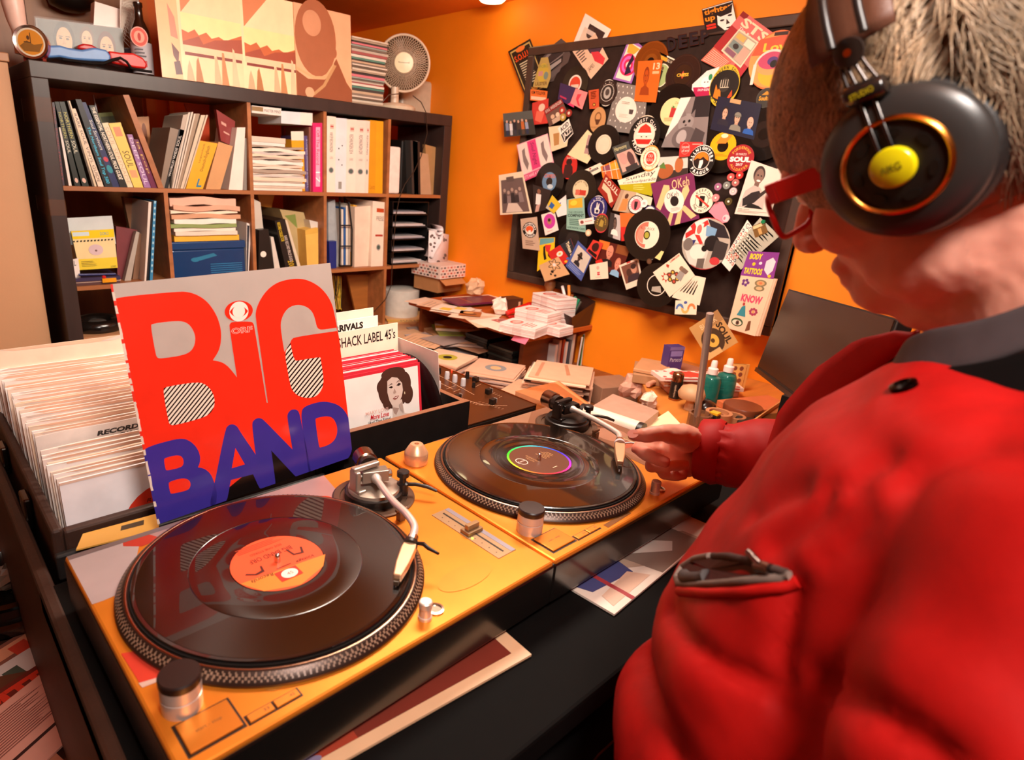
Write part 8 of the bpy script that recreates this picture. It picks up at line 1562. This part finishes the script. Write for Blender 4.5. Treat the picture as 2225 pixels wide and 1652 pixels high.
collar('shirt_collar', .592, .020, .084, .090, 1.440, -.80, .034, -165, 165, '#4a4244', .008)
collar('fleece_collar', .595, .010, .100, .106, 1.412, -.66, .075, -168, 168, '#060404', .055, 'rubber', thick=.008)
collar('jacket_collar', .60, .0, .150, .135, 1.372, -.40, .05, -150, 150, '#b00e0a', .045, thick=.012)
# right front panel standing open with black zip
pan = [atd(1955,722,.56), atd(1870,735,.60), atd(1780,800,.66), atd(1700,890,.72), atd(1668,985,.77), atd(1690,1040,.80)]
zip_ = [atd(1965,735,.56), atd(1905,800,.60), atd(1830,890,.65), atd(1760,960,.69), atd(1700,1015,.72)]
B = MB(); m_ = 18; vs_ = []
def cr(L, t):
    t = t*(len(L)-1); i = min(int(t), len(L)-2); u = t-i; return L[i].lerp(L[i+1], u)
for i in range(m_+1):
    a, b_ = cr(pan, i/m_), cr(zip_, i/m_)
    for j in range(7): u = j/6; q = a.lerp(b_, u); q = q-fw*(.018*math.sin(math.pi*u)); vs_.append(tuple(q))
fs = [(i*7+j, (i+1)*7+j, (i+1)*7+j+1, i*7+j+1) for i in range(m_) for j in range(6)]
B.add(vs_, fs, '#a80c09', 'fabric'); o = B.build('front_panel', jacket, smooth=180); s = o.modifiers.new('s', 'SOLIDIFY'); s.thickness = .01; s.offset = 0
MB().tube([q-fw*.006 for q in (cr(zip_, i/16) for i in range(17))], .0034, 8, '#17110f', 'rubber').build('zip', jacket, smooth=70)
c, nn = hitJ(1965, 842)
if c:
    Mx = Matrix.Translation(c) @ nn.to_track_quat('Z', 'Y').to_matrix().to_4x4(); MB(TM(Mx)).lathe([(.008,-.002),(.008,.003),(.005,.004),(.003,.002)], 18, '#1c1614', 'metal').build('snap_button', jacket, smooth=40)
# trousers (mostly hidden)
B = MB()
for s in (-1, 1): B.tube([(.6+s*.09,.005,.90),(.6+s*.105,.01,.50),(.6+s*.105,-.01,.10)], [.12,.095,.075], 18, '#1a1a20', 'fabric')
o = B.build('trousers', man, smooth=60)
# ================================================================== headphones
hpn = thing('headphones', 'black and copper headphones with yellow caps worn by the man', 'headphones', HM @ V((-.1,0,-.06)))
def side_of(s, full=True):
    E = lambda a, b_, c_: H(s*c_, .007+a*.95, b_*.95+.002)            # lathe axis along the ear axis; a forward, b up, c outwards
    MB(E).lathe([(.030,.066),(.047,.068),(.0512,.074),(.0512,.086),(.0485,.091),(.044,.0915)], 56, '#17110f', 'leather').build('ear_pad', hpn, smooth=60)
    MB(E).lathe([(.0485,.090),(.0490,.093),(.0470,.0965),(.041,.1005),(.0335,.1025),(.0312,.1028)], 64, '#2c2826', 'plastic', cap=False).build('housing', hpn, smooth=60)
    MB(E).lathe([(.0318,.1020),(.0314,.1045),(.0296,.1056),(.0280,.1046),(.0274,.1025)], 64, '#d88a3c', 'metal', cap=False).build('copper_ring', hpn, smooth=60)
    bk = MB(E).lathe([(.0278,.1030),(.027,.1036),(.018,.1042),(.001,.1044)], 48, '#15110e', 'plastic', cap=False).build('back_plate', hpn, smooth=60)
    for k in range(7):
        a = k*.9; MB(lambda x, y, z: E(.0215*math.cos(a)+x*math.cos(a)-y*math.sin(a), .0215*math.sin(a)+x*math.sin(a)+y*math.cos(a), .1041+z)).prism(ell(0,0,.0028,.005,14), 0, .0009, '#0c0908', 'plastic').build('vent', bk)
    cp = MB(E).lathe([(.0128,.1040),(.0132,.1065),(.0127,.1092),(.0115,.1102),(.001,.1104)], 40, '#c8b80c', 'gloss', cap=False).build('yellow_cap', hpn, smooth=50)
    B = MB(lambda a, b_, c_: E(-a, b_, .1106+c_)); B.text('AKG', -.006, .0026, .006, -.0026, '#7a7010', 'gloss', bold=.02); B.build('lettering', cp)
    for f_ in (-.0035, .0040): MB(E).tube([(f_,.010,.1065),(f_+.001,.026,.1050),(f_+.003,.046,.0995)], .0013, 8, '#4a4644', 'metal').build('rod', hpn, smooth=60)
    sl_ = MB(E).tube([(-.009,.050,.0985),(-.007,.050,.0985),(.013,.053,.0985),(.015,.053,.0985)], [.0055,.0072,.0072,.0055], 20, '#1a1412', 'gloss').build('slider', hpn, smooth=50)
    B = MB(lambda a, b_, c_: E(.003-a, .0515+b_, .1058+c_)); B.text('STUDIO', -.007, .0019, .007, -.0019, '#b8a418', 'gloss', bold=.02); B.build('lettering', sl_)
    for f_ in (-.005, .001, .007, .012): MB(E).tube([(f_,.056,.098),(f_*.8+.003,.068,.0965),(f_*.55+.005,.082,.094)], .0013, 8, '#4a4442', 'metal').build('rod', hpn, smooth=60)
    MB(E).tube([(.005,.079,.0955),(.005,.079,.0965),(.0052,.079,.0990),(.0052,.079,.0995)], [.0075,.0092,.0092,.008], 24, '#2a201c', 'plastic').build('pivot_disc', hpn, smooth=50)
    MB(E).tube([(.0052,.079,.0992),(.0052,.079,.1000)], .0024, 12, '#c8602c', 'metal').build('screw', hpn)
side_of(-1); side_of(1)
for f_ in (-.006, .012):
    MB(H).tube([(.108*math.cos(a), f_+.004, .070+.098*math.sin(a)) for a in [math.pi*k/24 for k in range(1, 24)]], .0026, 8, '#241c1a', 'plastic').build('headband_wire', hpn, smooth=60)
vs_ = []; fs = []
for k in range(25):
    a = math.pi*(k+1.5)/27
    for j in range(5): vs_.append((.096*math.cos(a), -.014+.012*j, .066+.078*math.sin(a)))
for k in range(24):
    for j in range(4): i = k*5+j; fs.append((i, i+5, i+6, i+1))
B = MB(H).add(vs_, fs, '#5a3422', 'leather'); o = B.build('headband_strap', hpn, smooth=60); s = o.modifiers.new('s', 'SOLIDIFY'); s.thickness = .0025
# ================================================================== glasses
gl = thing('glasses', 'red framed spectacles on the bowed face', 'glasses', HM @ V((0,.1,-.01)))
for s in (-1, 1):
    B = MB(H); P = [(s*.074,.004,.010),(s*.0745,.05,.012),(s*.073,.092,.014),(s*.071,.100,.014)]
    for i in range(3):
        a, b_ = V(P[i]), V(P[i+1]); B.add([tuple(a+V((dx,0,dz))) for dx, dz in ((-.0016,-.0078),(.0016,-.0078),(.0016,.0078),(-.0016,.0078))]+[tuple(b_+V((dx,0,dz))) for dx, dz in ((-.0016,-.0078),(.0016,-.0078),(.0016,.0078),(-.0016,.0078))], [(0,1,5,4),(1,2,6,5),(2,3,7,6),(3,0,4,7),(0,3,2,1),(4,5,6,7)], '#d01810', 'plastic')
    B.build('temple_arm', gl, bevel=.001)
    rim = [(s*(.038+.030*math.copysign(abs(math.cos(a))**.55, math.cos(a))), .108-.004*abs(math.cos(a)), -.004+.019*math.copysign(abs(math.sin(a))**.6, math.sin(a))) for a in [2*math.pi*k/32 for k in range(33)]]
    MB(H).tube(rim, .0022, 8, '#d01810', 'plastic', cap=False).build('rim', gl, smooth=60)
    MB(H).add([rim[k] for k in range(32)], [tuple(range(32))], '#e8d8cc', 'lens').build('lens', gl)
MB(H).tube([(-.009,.108,.002),(0,.1105,.005),(.009,.108,.002)], .002, 8, '#d01810', 'plastic').build('bridge', gl, smooth=60)
